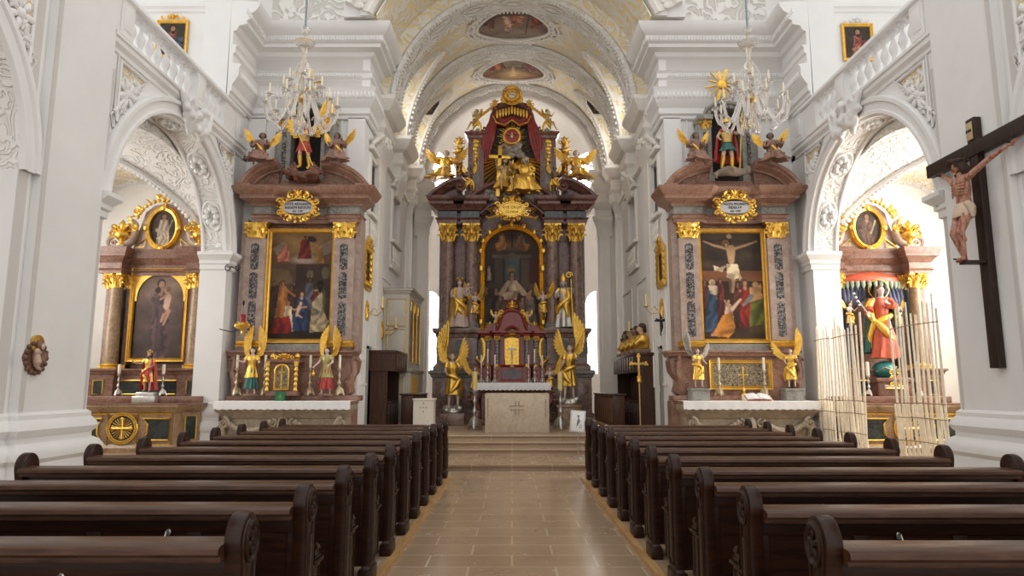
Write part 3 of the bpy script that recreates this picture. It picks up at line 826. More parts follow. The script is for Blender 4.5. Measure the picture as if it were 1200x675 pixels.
# ---------------------------------------------------------------- side chapels
for s, X, nm in ((-1, XL, 'left'), (1, XR, 'right')):
    xa = X+s*0.6; xb = X+s*4.6; xc = (xa+xb)/2; rx = abs(xb-xa)/2; AS = 3.95
    ya, yb = AY0-0.5, 16.3; yc = (ya+yb)/2; ry = (yb-ya)/2; H = 2.62
    w = MB()
    w.box(X+s*0.5, yb, 0, xb+s*0.3, yb+0.3, 7.15)
    # outer wall with a wide window opening
    w.box(xb, ya-7, 0, xb+s*0.3, yb, 2.6); w.box(xb, ya-7, 6.2, xb+s*0.3, yb, 7.15)
    w.box(xb, 14.6, 2.6, xb+s*0.3, yb, 6.2); w.box(xb, 8.5, 2.6, xb+s*0.3, 11.6, 6.2)
    w.box(xa, ya-0.3, 0, xb, ya, 7.15) if 0 else None
    struct('wall_chapel_'+nm, w, plaster_warm, smooth=0)
    v1, v2 = MB(), MB(); G = 48; P_ = []
    for i in range(G+1):
        x = xc+rx*math.cos(PI*i/G)
        for j in range(G+1):
            y = yc-ry*math.cos(PI*j/G)
            zA = math.sqrt(max(0, 1-((x-xc)/rx)**2)); zB = math.sqrt(max(0, 1-((y-yc)/ry)**2))
            P_.append((x, y, AS+H*max(zA, zB)))
    f1, f2 = [], []
    for i in range(G):
        for j in range(G):
            q = (i*(G+1)+j, (i+1)*(G+1)+j, (i+1)*(G+1)+j+1, i*(G+1)+j+1)
            x = sum(P_[k][0] for k in q)/4; y = sum(P_[k][1] for k in q)/4
            ax, ay = abs(x-xc)/rx, abs(y-yc)/ry
            (f2 if (y > yc and ay > ax+0.22 and ay < 0.93) else f1).append(q)
    v1.add(P_, f1); v2.add(P_, f2)
    m0 = len(v1.v); rim = [(yc+ry*math.cos(PI*i/G)) for i in range(G+1)]
    v1.add([(xa+s*0.02, y, AS+H*math.sqrt(max(0, 1-((y-yc)/ry)**2))-0.02) for y in rim]+[(xa+s*0.02, y, 7.1) for y in rim], [(i, i+1, G+2+i, G+1+i) for i in range(G)])
    struct('ceiling_chapel_'+nm, v1, white_relief, smooth=0.5, fix=False); struct('ceiling_panel_'+nm, v2, yellow_panel, smooth=0.5, fix=False)
    r = MB()
    for sx in (-1, 1):
        for sy in (-1, 1):
            pts = [(xc+sx*rx*(1-0.97*k/40), yc+sy*ry*(1-0.97*k/40), AS-0.03+H*math.sqrt(max(0, 1-(1-0.97*k/40)**2))) for k in range(41)]
            r.tube(pts, 0.07, 7)
            for k in range(2, 41):
                p = pts[k]
                for o in (-1, 1): r.ell((p[0]+o*0.1, p[1]-o*0.1*sx*sy*-1, p[2]-0.0), (0.055, 0.055, 0.055), 6, 4)
    # outline of the yellow web
    pts = []
    for t in [0.93-0.6*k/10 for k in range(11)]: pts.append((xc-(t-0.22)*rx, yc+t*ry))
    for t in [0.33+0.6*k/10 for k in range(11)]: pts.append((xc+(t-0.22)*rx, yc+t*ry))
    pts = [(x, y, AS-0.02+H*math.sqrt(max(0, 1-((x-xc)/rx)**2))) for x, y in pts]
    r.tube(pts, 0.035, 6)
    struct('trim_22', r, plaster, smooth=0.7)
    # ovals on the arch soffit
    r = MB()
    for k, a in enumerate((25, 55, 90, 125, 155)):
        a = math.radians(a); rr = AR-0.01
        c = Vector((X+s*0.3, AC+rr*math.cos(a), 4.42+rr*math.sin(a)))
        tn = Vector((0, -math.sin(a), math.cos(a))); ax_ = Vector((1,0,0))
        ou = Vector((0, math.cos(a), math.sin(a)))
        r.tube([c+tn*(0.34*math.cos(t))+ax_*(0.2*math.sin(t)) for t in [2*PI*q/20 for q in range(20)]], 0.035, 6, closed=True)
        for q in range(8): t = 2*PI*q/8; r.ell(c+tn*(0.17*math.cos(t))+ax_*(0.11*math.sin(t))-ou*0.02, 0.07, 7, 5)
    for o in (0.05, 0.55):
        r.tube([(X+s*o, AC+(AR-0.01)*math.cos(PI*i/40), 4.42+(AR-0.01)*math.sin(PI*i/40)) for i in range(41)], 0.04, 6)
    struct('trim_23', r, plaster, smooth=0.7)
    p = MB(); p.box(xb+s*0.22, 11.5, 2.5, xb+s*0.25, 14.7, 6.3); struct('window_6', p, daylight, smooth=0)
    g = MB(); g.box(X, AY0-7, 7.0, X+s*6, yb+0.3, 7.15); struct('floor_gallery_'+nm, g, plaster, smooth=0)
# ================================================================ PEWS
def make_pew(xa, xb, aisle):
    """xa < xb ends; aisle = -1 when the aisle end is xa, +1 when xb"""
    L = xb-xa
    t = thing('pew', 'pew', 'pew', ((xa+xb)/2, 0, 0.04))
    h = L/2
    # end panel outline in (y, z); y>0 towards the altar
    def outline():
        p = [(-0.115, 0.0), (-0.115, 0.10), (-0.085, 0.13), (-0.085, 0.80)]
        p += [(0.0+0.105*math.cos(math.radians(a)), 0.905+0.115*math.sin(math.radians(a))) for a in range(200, -21, -14)]
        p += [(0.085, 0.80), (0.085, 0.72), (0.10, 0.67), (0.14, 0.645), (0.20, 0.65), (0.235, 0.63), (0.25, 0.59), (0.25, 0.50), (0.235, 0.47), (0.235, 0.20), (0.20, 0.16), (0.14, 0.13), (0.14, 0.0)]
        return p
    O = outline()
    for sd in (-1, 1):
        x0 = sd*h; x1 = sd*(h-0.075)
        bm = bmesh.new()
        A = [bm.verts.new((x0, y, z)) for y, z in O]; B_ = [bm.verts.new((x1, y, z)) for y, z in O]
        bm.faces.new(A); bm.faces.new(B_[::-1])
        for i in range(len(O)): j = (i+1) % len(O); bm.faces.new((A[i], B_[i], B_[j], A[j]))
        bmesh.ops.recalc_face_normals(bm, faces=bm.faces)
        ed = [e for e in bm.edges if abs(e.verts[0].co.x-e.verts[1].co.x) < 1e-5]
        bmesh.ops.bevel(bm, geom=ed, offset=0.011, segments=2, profile=0.5, affect='EDGES')
        bm.verts.index_update(); b = MB(); b.add([v.co.copy() for v in bm.verts], [[v.index for v in f.verts] for f in bm.faces]); bm.free()
        # foot block and belt moulding
        b.box(sd*(h+0.012), -0.13, 0.0, sd*(h-0.09), 0.155, 0.11, 0.008)
        b.box(sd*(h+0.018), 0.09, 0.545, sd*(h-0.0), 0.262, 0.565, 0.006)
        if sd == aisle:
            ins = [(-0.06, 0.16), (-0.06, 0.78)]+[(0.0+0.078*math.cos(math.radians(a)), 0.90+0.09*math.sin(math.radians(a))) for a in range(200, -21, -20)]+[(0.06, 0.78), (0.06, 0.16)]
            b.tube([(sd*h, y, z) for y, z in ins], 0.009, 5, closed=True)
            ins = [(0.095, 0.17), (0.095, 0.52), (0.215, 0.52), (0.215, 0.17)]; b.tube([(sd*h, y, z) for y, z in ins], 0.008, 5, closed=True)
            ins = [(0.105, 0.58), (0.115, 0.67), (0.15, 0.625), (0.215, 0.62), (0.225, 0.58)]; b.tube([(sd*h, y, z) for y, z in ins], 0.007, 5, closed=True)
            b.box(sd*h, -0.035, 0.2, sd*(h+0.008), 0.035, 0.74, 0.004)
        e = b.build('pew_end', pew_wood, t, smooth=0.5)
        if sd == aisle:
            m = MB(); R = Matrix.Translation((sd*h, 0, 0.90)) @ Matrix.Rotation(sd*PI/2, 4, 'Y') @ Matrix.Diagonal((1.18, 0.95, 1, 1))
            m.lathe([(0.0,0.0),(0.078,0.0),(0.078,0.012),(0.070,0.02),(0.062,0.012),(0.058,0.006),(0.0,0.006)], 24, M=R)
            m.ell((0,0,0.01), (0.018,0.018,0.014), 8, 5, R)
            for k in range(5):
                m.ell((0.034,0,0.008), (0.022,0.013,0.012), 8, 5, R @ Matrix.Rotation(2*PI*k/5, 4, 'Z'))
            m.build('carved_medallion', pew_wood, e, smooth=0.7)
    hi = h-0.07
    b = MB(); b.box(-hi, -0.045, 0.12, hi, -0.015, 0.86)
    n = max(3, int(L/0.55))
    for k in range(n+1):
        x = -hi+2*hi*k/n; b.box(max(-hi, x-0.04), -0.058, 0.16, min(hi, x+0.04), -0.045, 0.84, 0.004)
    b.box(-hi, -0.06, 0.76, hi, -0.045, 0.85, 0.004)
    b.build('backrest', pew_wood, t, smooth=0.4)
    b = MB(); pr = [(-0.155,0.862),(-0.165,0.875),(-0.16,0.895),(-0.145,0.905),(0.02,0.912),(0.035,0.905),(0.04,0.89),(0.03,0.862)]
    b.prism(pr, -hi, hi, 'x'); b.box(-hi, -0.135, 0.835, hi, 0.02, 0.863, 0.006); b.build('book_rail', rail_wood, t, smooth=0.6)
    b = MB(); b.box(-hi, 0.0, 0.42, hi, 0.36, 0.455, 0.01); b.box(-hi, 0.30, 0.12, hi, 0.325, 0.42); b.build('seat', pew_wood, t, smooth=0.4)
    b = MB(); b.box(-hi+0.03, -0.36, 0.17, hi-0.03, -0.2, 0.205, 0.01)
    for k in range(4):
        x = -hi+0.1+(2*hi-0.2)*k/3; b.box(x-0.025, -0.33, 0.0, x+0.025, -0.23, 0.17); b.box(x-0.02, -0.33, 0.09, x+0.02, -0.03, 0.13)
    b.build('kneeler', pew_wood, t, smooth=0.4)
    hk = None
    for k in range(2):
        x = -hi*0.45+hi*0.95*k
        b = MB(); b.tube([(0,-0.06,0.03),(0,-0.085,0.028),(0,-0.10,0.0),(0,-0.085,-0.022),(0,-0.07,-0.012)], 0.006, 6); b.ell((0,-0.062,0.02), (0.014,0.006,0.02), 7, 5)
        b.build('bag_hook', silver, t, loc=(x, 0, 0.74))
    return t
ORD = ['second', 'third', 'fourth', 'fifth', 'sixth', 'seventh', 'eighth', 'ninth', 'tenth']
for s, (xa, xb, al, y0, dy, sn) in enumerate(((-4.09, -1.145, 1, 3.11, 0.916, 'left'), (1.29, 4.14, -1, 3.03, 0.905, 'right'))):
    first = make_pew(xa, xb, al)
    for i in range(11):
        if i == 0: lab = 'nearest dark wooden pew on the %s of the aisle, closest to the camera' % sn
        elif i == 10: lab = 'frontmost dark wooden pew on the %s of the aisle, beside the altar step' % sn
        else: lab = 'dark wooden pew, %s from the camera in the %s block' % (ORD[i-1], sn)
        y = y0+dy*i
        o = first if i == 0 else dup(first, ((xa+xb)/2, y, 0.04))
        if i == 0: first.location.y = y
        o['label'] = lab; o['group'] = 'pews left of the aisle' if s == 0 else 'pews right of the aisle'
# ================================================================ PAINTED CANVASES
def s2l(c): return tuple(((x/255.0)/12.92 if x/255.0 <= 0.04045 else ((x/255.0+0.055)/1.055)**2.4) for x in c)
class Paint:
    def __init__(s, w, h, top, bot, seed=1):
        s.w, s.h = w, h; s.asp = h/w
        yy, xx = np.mgrid[0:h, 0:w]; s.x = xx/(w-1); s.y = yy/(h-1)
        t = s.y[..., None]; s.i = np.array(top, float)*(1-t)+np.array(bot, float)*t
        s.rng = np.random.RandomState(seed)
        n = np.zeros((h, w))
        for k in (4, 8, 16):
            g = s.rng.rand(k*2+2, k+2); a = s.y*(k*2); c = s.x*k; i0 = a.astype(int); j0 = c.astype(int); fa = a-i0; fc = c-j0
            n += (g[i0, j0]*(1-fa)*(1-fc)+g[i0+1, j0]*fa*(1-fc)+g[i0, j0+1]*(1-fa)*fc+g[i0+1, j0+1]*fa*fc-0.5)*2/k*2
        s.n = n
        s.i = s.i*(1+0.35*n[..., None])
    def mask(s, m, col, a=1.0, shade=0.35):
        m = np.clip(m, 0, 1)[..., None]*a
        c = np.array(col, float)*(1+shade*s.n[..., None])
        s.i = s.i*(1-m)+c*m
    def ell(s, cx, cy, rx, ry, col, ang=0, soft=0.25, a=1.0):
        dx = s.x-cx; dy = (s.y-cy)*s.asp; ry *= s.asp
        c, n_ = math.cos(math.radians(ang)), math.sin(math.radians(ang))
        u = (dx*c+dy*n_)/rx; v = (-dx*n_+dy*c)/ry
        d = np.sqrt(u*u+v*v); s.mask((1-d)/soft, col, a); return s
    def line(s, x0, y0, x1, y1, r0, r1, col, a=1.0):
        dx, dy = x1-x0, (y1-y0)*s.asp; L = dx*dx+dy*dy+1e-9
        t = np.clip(((s.x-x0)*dx+(s.y-y0)*s.asp*dy)/L, 0, 1)
        d = np.sqrt((s.x-x0-t*dx)**2+((s.y-y0)*s.asp-t*dy)**2); r = r0+(r1-r0)*t
        s.mask((r-d)/(0.012)+0.5, col, a); return s
    def poly(s, pts, col, a=1.0, folds=0):
        m = np.zeros_like(s.x, bool); k = len(pts)
        for i in range(k):
            x0, y0 = pts[i]; x1, y1 = pts[(i+1) % k]
            cond = ((y0 > s.y) != (y1 > s.y))
            xi = x0+(s.y-y0)/((y1-y0) if abs(y1-y0) > 1e-9 else 1e-9)*(x1-x0)
            m ^= cond & (s.x < xi)
        m = m.astype(float)
        if folds:
            f = 1+0.2*np.sin(s.x*folds*0.6+9*s.n+s.y*14)[..., None]+0.35*s.n[..., None]
            c = np.clip(np.array(col, float)*f, 0, 255); mm = m[..., None]*a; s.i = s.i*(1-mm)+c*mm
        else: s.mask(m, col, a)
        return s
    def man(s, x, y, h, robe, skin_=(190,140,110), hair=(50,30,20), cloak=None, lean=0, kneel=False, arm=None, w=1.0, head=1.0):
        """x = centre, y = top of head, h = height down to the hem (fractions of the canvas)"""
        hr = h*0.062*head*s.asp; hx = x+lean*0.25; W = h*0.2*s.asp*w
        b = y+h
        s.poly([(x-W*0.55+lean*0.2, y+h*0.17), (x+lean*0.2, y+h*0.12), (x+W*0.55+lean*0.2, y+h*0.17), (x+W*0.75, y+h*0.55), (x+W*1.0-lean*0.2, b), (x-W*1.0-lean*0.2, b), (x-W*0.7, y+h*0.5)], robe, folds=70)
        if cloak: s.poly([(x-W*0.6+lean*0.2, y+h*0.16), (x-W*0.1, y+h*0.15), (x+W*0.3, y+h*0.5), (x+W*1.05, y+h*0.75), (x+W*0.3, b), (x-W*1.0, b), (x-W*0.8, y+h*0.5)], cloak, folds=55)
        if arm:
            for (ex, ey) in arm: s.line(x+(0.4*W if ex > x else -0.4*W), y+h*0.22, ex, ey, hr*0.62, hr*0.38, skin_ if cloak else robe); s.ell(ex, ey, hr*0.5, hr*0.5/s.asp, skin_)
        s.line(hx, y+h*0.1, x+lean*0.2, y+h*0.17, hr*0.5, hr*0.6, skin_)
        s.ell(hx, y+h*0.05, hr*1.2, h*0.072*head, hair); s.ell(hx+hr*0.1, y+h*0.062, hr*0.82, h*0.055*head, skin_)
        s.ell(hx-hr*0.25, y+h*0.058, hr*0.14, h*0.006, hair, a=0.8); s.ell(hx+hr*0.4, y+h*0.058, hr*0.14, h*0.006, hair, a=0.8); s.ell(hx+hr*0.1, y+h*0.088, hr*0.25, h*0.006, (120,60,50), a=0.8)
        return s
def canvas(name, parent, P, x0, x1, z0, z1, y, mask=None, mapf=None, rough=None):
    """a flat (or mapped) sheet carrying the painted colours"""
    h, w = P.h, P.w
    im = np.clip(P.i, 0, 255)/255.0; g = im.mean(axis=2, keepdims=True); im = (im*0.74+g*0.26)*np.array((0.97, 0.9, 0.83))
    lin = np.where(im <= 0.04045, im/12.92, ((im+0.055)/1.055)**2.4)
    vs = []; ok = []
    for j in range(h):
        for i in range(w):
            u, v = i/(w-1), j/(h-1)
            p = (x0+(x1-x0)*u, y, z1-(z1-z0)*v)
            if mapf: p = mapf(u, v)
            vs.append(p); ok.append(mask(u, v) if mask else True)
    fs = [(j*w+i, j*w+i+1, (j+1)*w+i+1, (j+1)*w+i) for j in range(h-1) for i in range(w-1) if ok[j*w+i] or ok[(j+1)*w+i+1]]
    me = bpy.data.meshes.new(name)
    if parent is not None:
        o = WL[parent.name]; vs = [(p[0]-o.x, p[1]-o.y, p[2]-o.z) for p in vs]
    me.from_pydata(vs, [], fs); me.materials.append(oil)
    at_ = me.color_attributes.new('paint', 'FLOAT_COLOR', 'POINT')
    arr = np.ones((h*w, 4), np.float32); arr[:, :3] = lin.reshape(-1, 3); at_.data.foreach_set('color', arr.ravel())
    ob = bpy.data.objects.new(name, me); link(ob, parent); return ob
def in_ell(u, v): return (u-0.5)**2+(v-0.5)**2 <= 0.25

# ================================================================ ORNAMENT
def leaf(mb, p, d, up, L, w, curl=0.9, n=7):
    """a curling acanthus leaf that starts at p, grows along up and curls towards d"""
    p = Vector(p); d = Vector(d).normalized(); up = Vector(up).normalized(); pts = []; rs = []
    q = p.copy()
    for i in range(n+1):
        t = i/n; a = curl*2.6*t*t
        q = q+(up*math.cos(a)+d*math.sin(a))*(L/n); pts.append(q.copy()); rs.append(w*(0.55+0.75*math.sin(PI*min(1, t*1.15)))*(1-0.45*t))
    mb.tube([p]+pts, [w*0.5]+rs, 6, flat=0.45)
def volute(mb, c, r, w, sd, y, turns=1.3, a0=90):
    pts = spiral((c[0], c[1]), r, r*0.18, turns, sd, lambda a, z: (a, y, z), 18, a0)
    mb.tube(pts, [w*(1-0.5*i/18) for i in range(19)], 6); mb.ell((c[0], y, c[1]), (r*0.28, w*0.9, r*0.28), 8, 5)
def capital(mb, x0, x1, z0, z1, y, dep=0.2):
    """leafy gilt capital on a pilaster; front face at y"""
    w = x1-x0; h = z1-z0; cx = (x0+x1)/2
    mb.lathe([(w*0.36,0),(w*0.37,h*0.04),(w*0.34,h*0.1),(w*0.38,h*0.5),(w*0.46,h*0.86)], 14, (cx, y+dep*0.5, z0), 1, 0.75)
    ab = [(x0, y), (cx-w*0.12, y+0.03), (cx+w*0.12, y+0.03), (x1, y), (x1, y+dep), (x0, y+dep)]
    mb.prism(ab, z1-h*0.13, z1, 'z')
    for row, (zz, n, L) in enumerate(((0.06, 5, 0.46), (0.34, 4, 0.42))):
        for k in range(n):
            t = (k+0.5)/n; a = PI+PI*t
            px = cx+math.cos(a)*w*0.37; py = y+dep*0.5+math.sin(a)*dep*0.62
            leaf(mb, (px, py, z0+h*zz), (math.cos(a), math.sin(a)*1.0, 0), (0, 0, 1), h*L, w*0.095, 0.95, 5)
    for sd in (-1, 1):
        volute(mb, (cx+sd*w*0.40, z1-h*0.27), h*0.16, w*0.045, sd, y-0.02, 1.2)
        volute(mb, (cx+sd*w*0.12, z1-h*0.25), h*0.11, w*0.035, sd, y-0.01, 1.1)
    mb.ell((cx, y-0.01, z1-h*0.08), (w*0.11, 0.03, h*0.1), 8, 6)
def cartouche(mb, cx, cz, y, w, h, seed=1, crest=True):
    """scrolled gilt surround"""
    rg = random.Random(seed); n = 22
    for i in range(n):
        a = 2*PI*i/n; px = cx+math.cos(a)*w*0.40; pz = cz+math.sin(a)*h*0.38
        o = Vector((math.cos(a)*w, 0, math.sin(a)*h)).normalized(); tn = Vector((-o.z, -0.5, o.x))*rg.choice((-1, 1))
        leaf(mb, (px, y, pz), tn, o, min(w, h)*rg.uniform(0.17, 0.25), min(w, h)*0.05, 1.0, 6)
        mb.ell((px, y-0.03, pz), (w*0.045, 0.035, h*0.06), 7, 5)
    mb.tube([(cx+math.cos(2*PI*i/28)*w*0.36, y-0.03, cz+math.sin(2*PI*i/28)*h*0.33) for i in range(28)], w*0.024, 6, closed=True)
    for sd in (-1, 1):
        volute(mb, (cx+sd*w*0.42, cz+h*0.22), h*0.13, w*0.028, sd, y-0.04, 1.2, 180)
        volute(mb, (cx+sd*w*0.42, cz-h*0.2), h*0.12, w*0.028, -sd, y-0.04, 1.2, 0)
        volute(mb, (cx+sd*w*0.2, cz-h*0.42), h*0.11, w*0.026, sd, y-0.04, 1.2)
        if crest: volute(mb, (cx+sd*w*0.17, cz+h*0.44), h*0.13, w*0.03, -sd, y-0.05, 1.2)
    if crest:
        for k in range(7): a = math.radians(30+20*k); leaf(mb, (cx, y-0.03, cz+h*0.36), (math.cos(a), -0.4, 0.2), (math.cos(a)*0.8, 0, math.sin(a)), h*0.27, w*0.03, 0.8, 5)
def text_mesh(s, size, depth=0.004, font_w=1.0):
    cu = bpy.data.curves.new('tmp', 'FONT'); cu.body = s; cu.size = size; cu.extrude = depth; cu.align_x = 'CENTER'; cu.align_y = 'CENTER'; cu.resolution_u = 2
    o = bpy.data.objects.new('tmp', cu); C.objects.link(o); dg = bpy.context.evaluated_depsgraph_get(); dg.update()
    e = o.evaluated_get(dg); m = e.to_mesh(); out = MB(); out.v = [tuple(v.co) for v in m.vertices]; out.f = [tuple(p.vertices) for p in m.polygons]
    e.to_mesh_clear(); bpy.data.objects.remove(o); bpy.data.curves.remove(cu); return out
def text_at(mb, s, size, loc, M=None, sx=1.0):
    t = text_mesh(s, size); R = Matrix.Translation(loc) @ (M if M is not None else Matrix.Rotation(PI/2, 4, 'X')) @ Matrix.Diagonal((sx, 1, 1, 1))
    mb.join(t, R)
def frame(mb, x0, x1, z0, z1, y, w, d=0.06):
    """moulded rectangular frame, outer edge x0..x1, z0..z1, standing d proud of y"""
    pr = [(0,0),(0,-d*0.7),(w*0.12,-d),(w*0.3,-d*0.9),(w*0.42,-d*0.55),(w*0.62,-d*0.6),(w*0.75,-d*0.85),(w*0.88,-d*0.6),(w,-d*0.3),(w,0)]
    mb.mould([(x0,z0),(x0,z1),(x1,z1),(x1,z0)], pr, closed=True, mapf=lambda a, c, z: (a, y+z, c))
def flame_urn(mb, c, h):
    """gilt vase with handles and a flame finial"""
    mb.lathe([(0.2,0),(0.2,0.04),(0.08,0.1),(0.07,0.16),(0.2,0.26),(0.3,0.38),(0.28,0.48),(0.14,0.56),(0.17,0.6),(0.17,0.63),(0.0,0.66)], 12, (0,0,0), M=Matrix.Translation(c) @ Matrix.Scale(h, 4))
    M = Matrix.Translation(c) @ Matrix.Scale(h, 4)
    for s in (-1, 1):
        mb.join(_tb([(s*0.24,0,0.34),(s*0.42,0,0.36),(s*0.46,0,0.5),(s*0.36,0,0.58),(s*0.18,0,0.55)], 0.05), M)
        for k in range(2): b = MB(); leaf(b, (s*0.12,-0.1,0.55), (s,-0.4,0), (s*0.3,0,1), 0.3, 0.07); mb.join(b, M)
    b = MB(); b.tube([(0,0,0.6),(0.03,0,0.72),(-0.03,0,0.84),(0.02,0,0.93),(0,0,1.0)], [0.09,0.14,0.1,0.06,0.01], 8)
    for s in (-1, 1): b.tube([(0,0,0.62),(s*0.1,0,0.72),(s*0.07,0,0.82),(s*0.1,0,0.88)], [0.05,0.07,0.04,0.01], 7)
    mb.join(b, M)
def _tb(pts, r, n=6): b = MB(); b.tube(pts, r, n); return b

# ================================================================ FIGURES
def cap(mb, p, q, r0, r1, n=9):
    mb.tube([p, tuple((a*0.5+c*0.5) for a, c in zip(p, q)), q], [r0, (r0+r1)/2, r1], n)
    mb.ell(p, r0*1.01, n, 6); mb.ell(q, r1*1.01, n, 6)
def drape(mb, rings, k=7, amp=0.12, seed=0, n=36, a0=0, a1=2*PI, thick=None):
    """cloth loft; rings = (cx, cy, cz, rx, ry); folds deepen towards the hem"""
    rg = random.Random(seed); ph = rg.uniform(0, 6); ph2 = rg.uniform(0, 6); k2 = k*2-3
    # densify
    R = []
    for i in range(len(rings)-1):
        for t in (0, 0.34, 0.67): R.append([rings[i][j]*(1-t)+rings[i+1][j]*t for j in range(5)])
    R.append(list(rings[-1])); m = len(R); full = abs(a1-a0-2*PI) < 1e-6; nn = n if full else n+1
    vs = []; fs = []
    for i, (cx, cy, cz, rx, ry) in enumerate(R):
        t = i/(m-1); A = amp*(0.25+0.75*t)
        for j in range(nn):
            th = a0+(a1-a0)*j/n
            f = 1+A*(math.sin(k*th+ph+1.5*t)+0.5*math.sin(k2*th+ph2-2*t))
            vs.append((cx+rx*f*math.cos(th), cy+ry*f*math.sin(th), cz+0.25*A*rx*math.sin(3*th+ph)*(t > 0.9)))
    for i in range(m-1):
        for j in range(n):
            j2 = (j+1) % nn; fs.append((i*nn+j, i*nn+j2, (i+1)*nn+j2, (i+1)*nn+j))
    if full: fs.append(tuple(range(nn))); fs.append(tuple((m-1)*nn+j for j in range(nn)))
    elif thick:
        o = len(vs)
        vs += [(v[0]*(1-0), v[1]+thick, v[2]) for v in vs]
        fs += [tuple(q+o for q in f[::-1]) for f in list(fs)]
        for i in range(m-1):
            for j in (0, nn-1): fs.append((i*nn+j, (i+1)*nn+j, (i+1)*nn+j+o, i*nn+j+o))
        for j in range(n):
            for i in (0, m-1): fs.append((i*nn+j, i*nn+j+1, i*nn+j+1+o, i*nn+j+o))
    mb.add(vs, fs)
def head_mb(mb, c, r, yaw=0, tilt=0, nod=0):
    """head of half-height r looking to -y, with brow, nose, lips, chin, ears"""
    M = Matrix.Translation(c) @ Matrix.Rotation(yaw, 4, 'Z') @ Matrix.Rotation(tilt, 4, 'Y') @ Matrix.Rotation(nod, 4, 'X')
    b = MB(); b.ell((0,0.08,0.18), (0.76,0.86,0.82), 14, 10); b.ell((0,-0.1,-0.25), (0.60,0.68,0.72), 14, 10)
    b.tube([(0,-0.72,0.2),(0,-0.86,0.0),(0,-0.98,-0.18),(0,-0.78,-0.24)], [0.08,0.11,0.16,0.1], 7)
    b.ell((0,-0.62,0.28), (0.5,0.2,0.09), 8, 5); b.ell((0,-0.72,-0.45), (0.24,0.13,0.05), 8, 4); b.ell((0,-0.71,-0.55), (0.2,0.12,0.05), 8, 4)
    b.ell((0,-0.55,-0.8), (0.28,0.24,0.2), 8, 6)
    for s in (-1, 1): b.ell((s*0.77,0.02,-0.05), (0.09,0.17,0.24), 7, 5); b.ell((s*0.38,-0.5,-0.15), (0.2,0.2,0.2), 7, 5); b.ell((s*0.27,-0.66,0.1), (0.13,0.08,0.07), 7, 5)
    mb.join(b, M @ Matrix.Scale(r, 4)); return M
def hand_mb(mb, w, d, r, spread=0.35, curl=0.5):
    """palm + five fingers growing from wrist w along d; r = palm half width"""
    d = Vector(d).normalized(); w = Vector(w); a = d.cross(Vector((0, 1, 0.15))).normalized(); c = a.cross(d).normalized()
    cap(mb, w, w+d*r*1.6, r*0.75, r*0.95, 8)
    for i, (o, L) in enumerate(((-0.75, 1.6), (-0.25, 1.9), (0.25, 1.8), (0.75, 1.4))):
        s = w+d*r*1.9+a*(o*r); q = s+(d+a*o*spread*0.5).normalized()*L*r*0.55; e = q+(d-c*curl).normalized()*L*r*0.55
        mb.tube([s, q, e], [r*0.3, r*0.27, r*0.2], 6)
    s = w+d*r*0.6+a*(-0.8*r); q = s+(d-a*0.9).normalized()*r*1.0; mb.tube([s, q, q+(d-a*0.2).normalized()*r*0.8], [r*0.34, r*0.3, r*0.22], 6)
def feather(mb, s, e, w, y=0.0, th=0.012):
    s = Vector(s); e = Vector(e); d = e-s; n_ = Vector((-d.z, 0, d.x)).normalized(); L = d.length
    pr = [(0.0,0.35),(0.25,0.8),(0.6,1.0),(0.85,0.85),(0.96,0.45),(1.0,0.0)]
    up = [s+d*t+n_*(w*q) for t, q in pr]; dn = [s+d*t-n_*(w*q) for t, q in pr[:-1]][::-1]
    o = up+dn; k = len(o); T = Vector((0, th, 0)); Yv = Vector((0, y, 0))
    mid = [s+d*t+Vector((0,-th*1.2,0)) for t in (0.1, 0.5, 0.9)]
    vs = [p+Yv for p in o]+[p+Yv+T for p in o]; fs = [tuple(range(k)), tuple(range(2*k-1, k-1, -1))]+[(i, i+k, (i+1) % k+k, (i+1) % k) for i in range(k)]
    mb.add(vs, fs); mb.tube([p+Yv for p in mid], [w*0.25, w*0.3, w*0.12], 5)
def wing_mb(mb, p, sd, L, ang=60, n=10, flat=0.22, drop=1.0, back=0.25):
    """feathered wing: shoulder p, short arm rising at ang degrees, overlapping broad feathers fanned around it"""
    p = Vector(p); a = math.radians(ang-14)
    wr = p+Vector((sd*math.cos(a)*L*0.34, back*L*0.35, math.sin(a)*L*0.34))
    tip = wr+Vector((sd*math.cos(math.radians(ang+14))*L*0.18, 0, math.sin(math.radians(ang+14))*L*0.18))
    mb.tube([p, p.lerp(wr, 0.55), wr, tip], [0.055*L, 0.075*L, 0.075*L, 0.035*L], 8, flat=0.8)
    for row, (ln, w, off) in enumerate(((1.0, 0.062, 0.02), (0.62, 0.062, -0.01), (0.36, 0.055, -0.035))):
        for i in range(n):
            t = i/(n-1); s = p.lerp(wr, t/0.6) if t < 0.6 else wr.lerp(tip, (t-0.6)/0.4)
            b = math.radians((ang-(50 if ang > 70 else 78))+((58 if ang > 70 else 88)*t))
            e = s+Vector((sd*math.cos(b), 0.05, math.sin(b)))*(L*(0.34+0.42*t**1.1)*ln)
            feather(mb, s, e, w*L*0.85, off*L-0.002*i, 0.016*L)
STAND = dict(hip=0.52, knees=((-0.06,-0.03,0.28),(0.075,-0.04,0.28)), feet=((-0.07,0.0,0.03),(0.08,-0.02,0.03)))
SEAT = dict(hip=0.30, knees=((-0.10,-0.22,0.32),(0.10,-0.22,0.30)), feet=((-0.10,-0.20,0.03),(0.12,-0.24,0.03)))
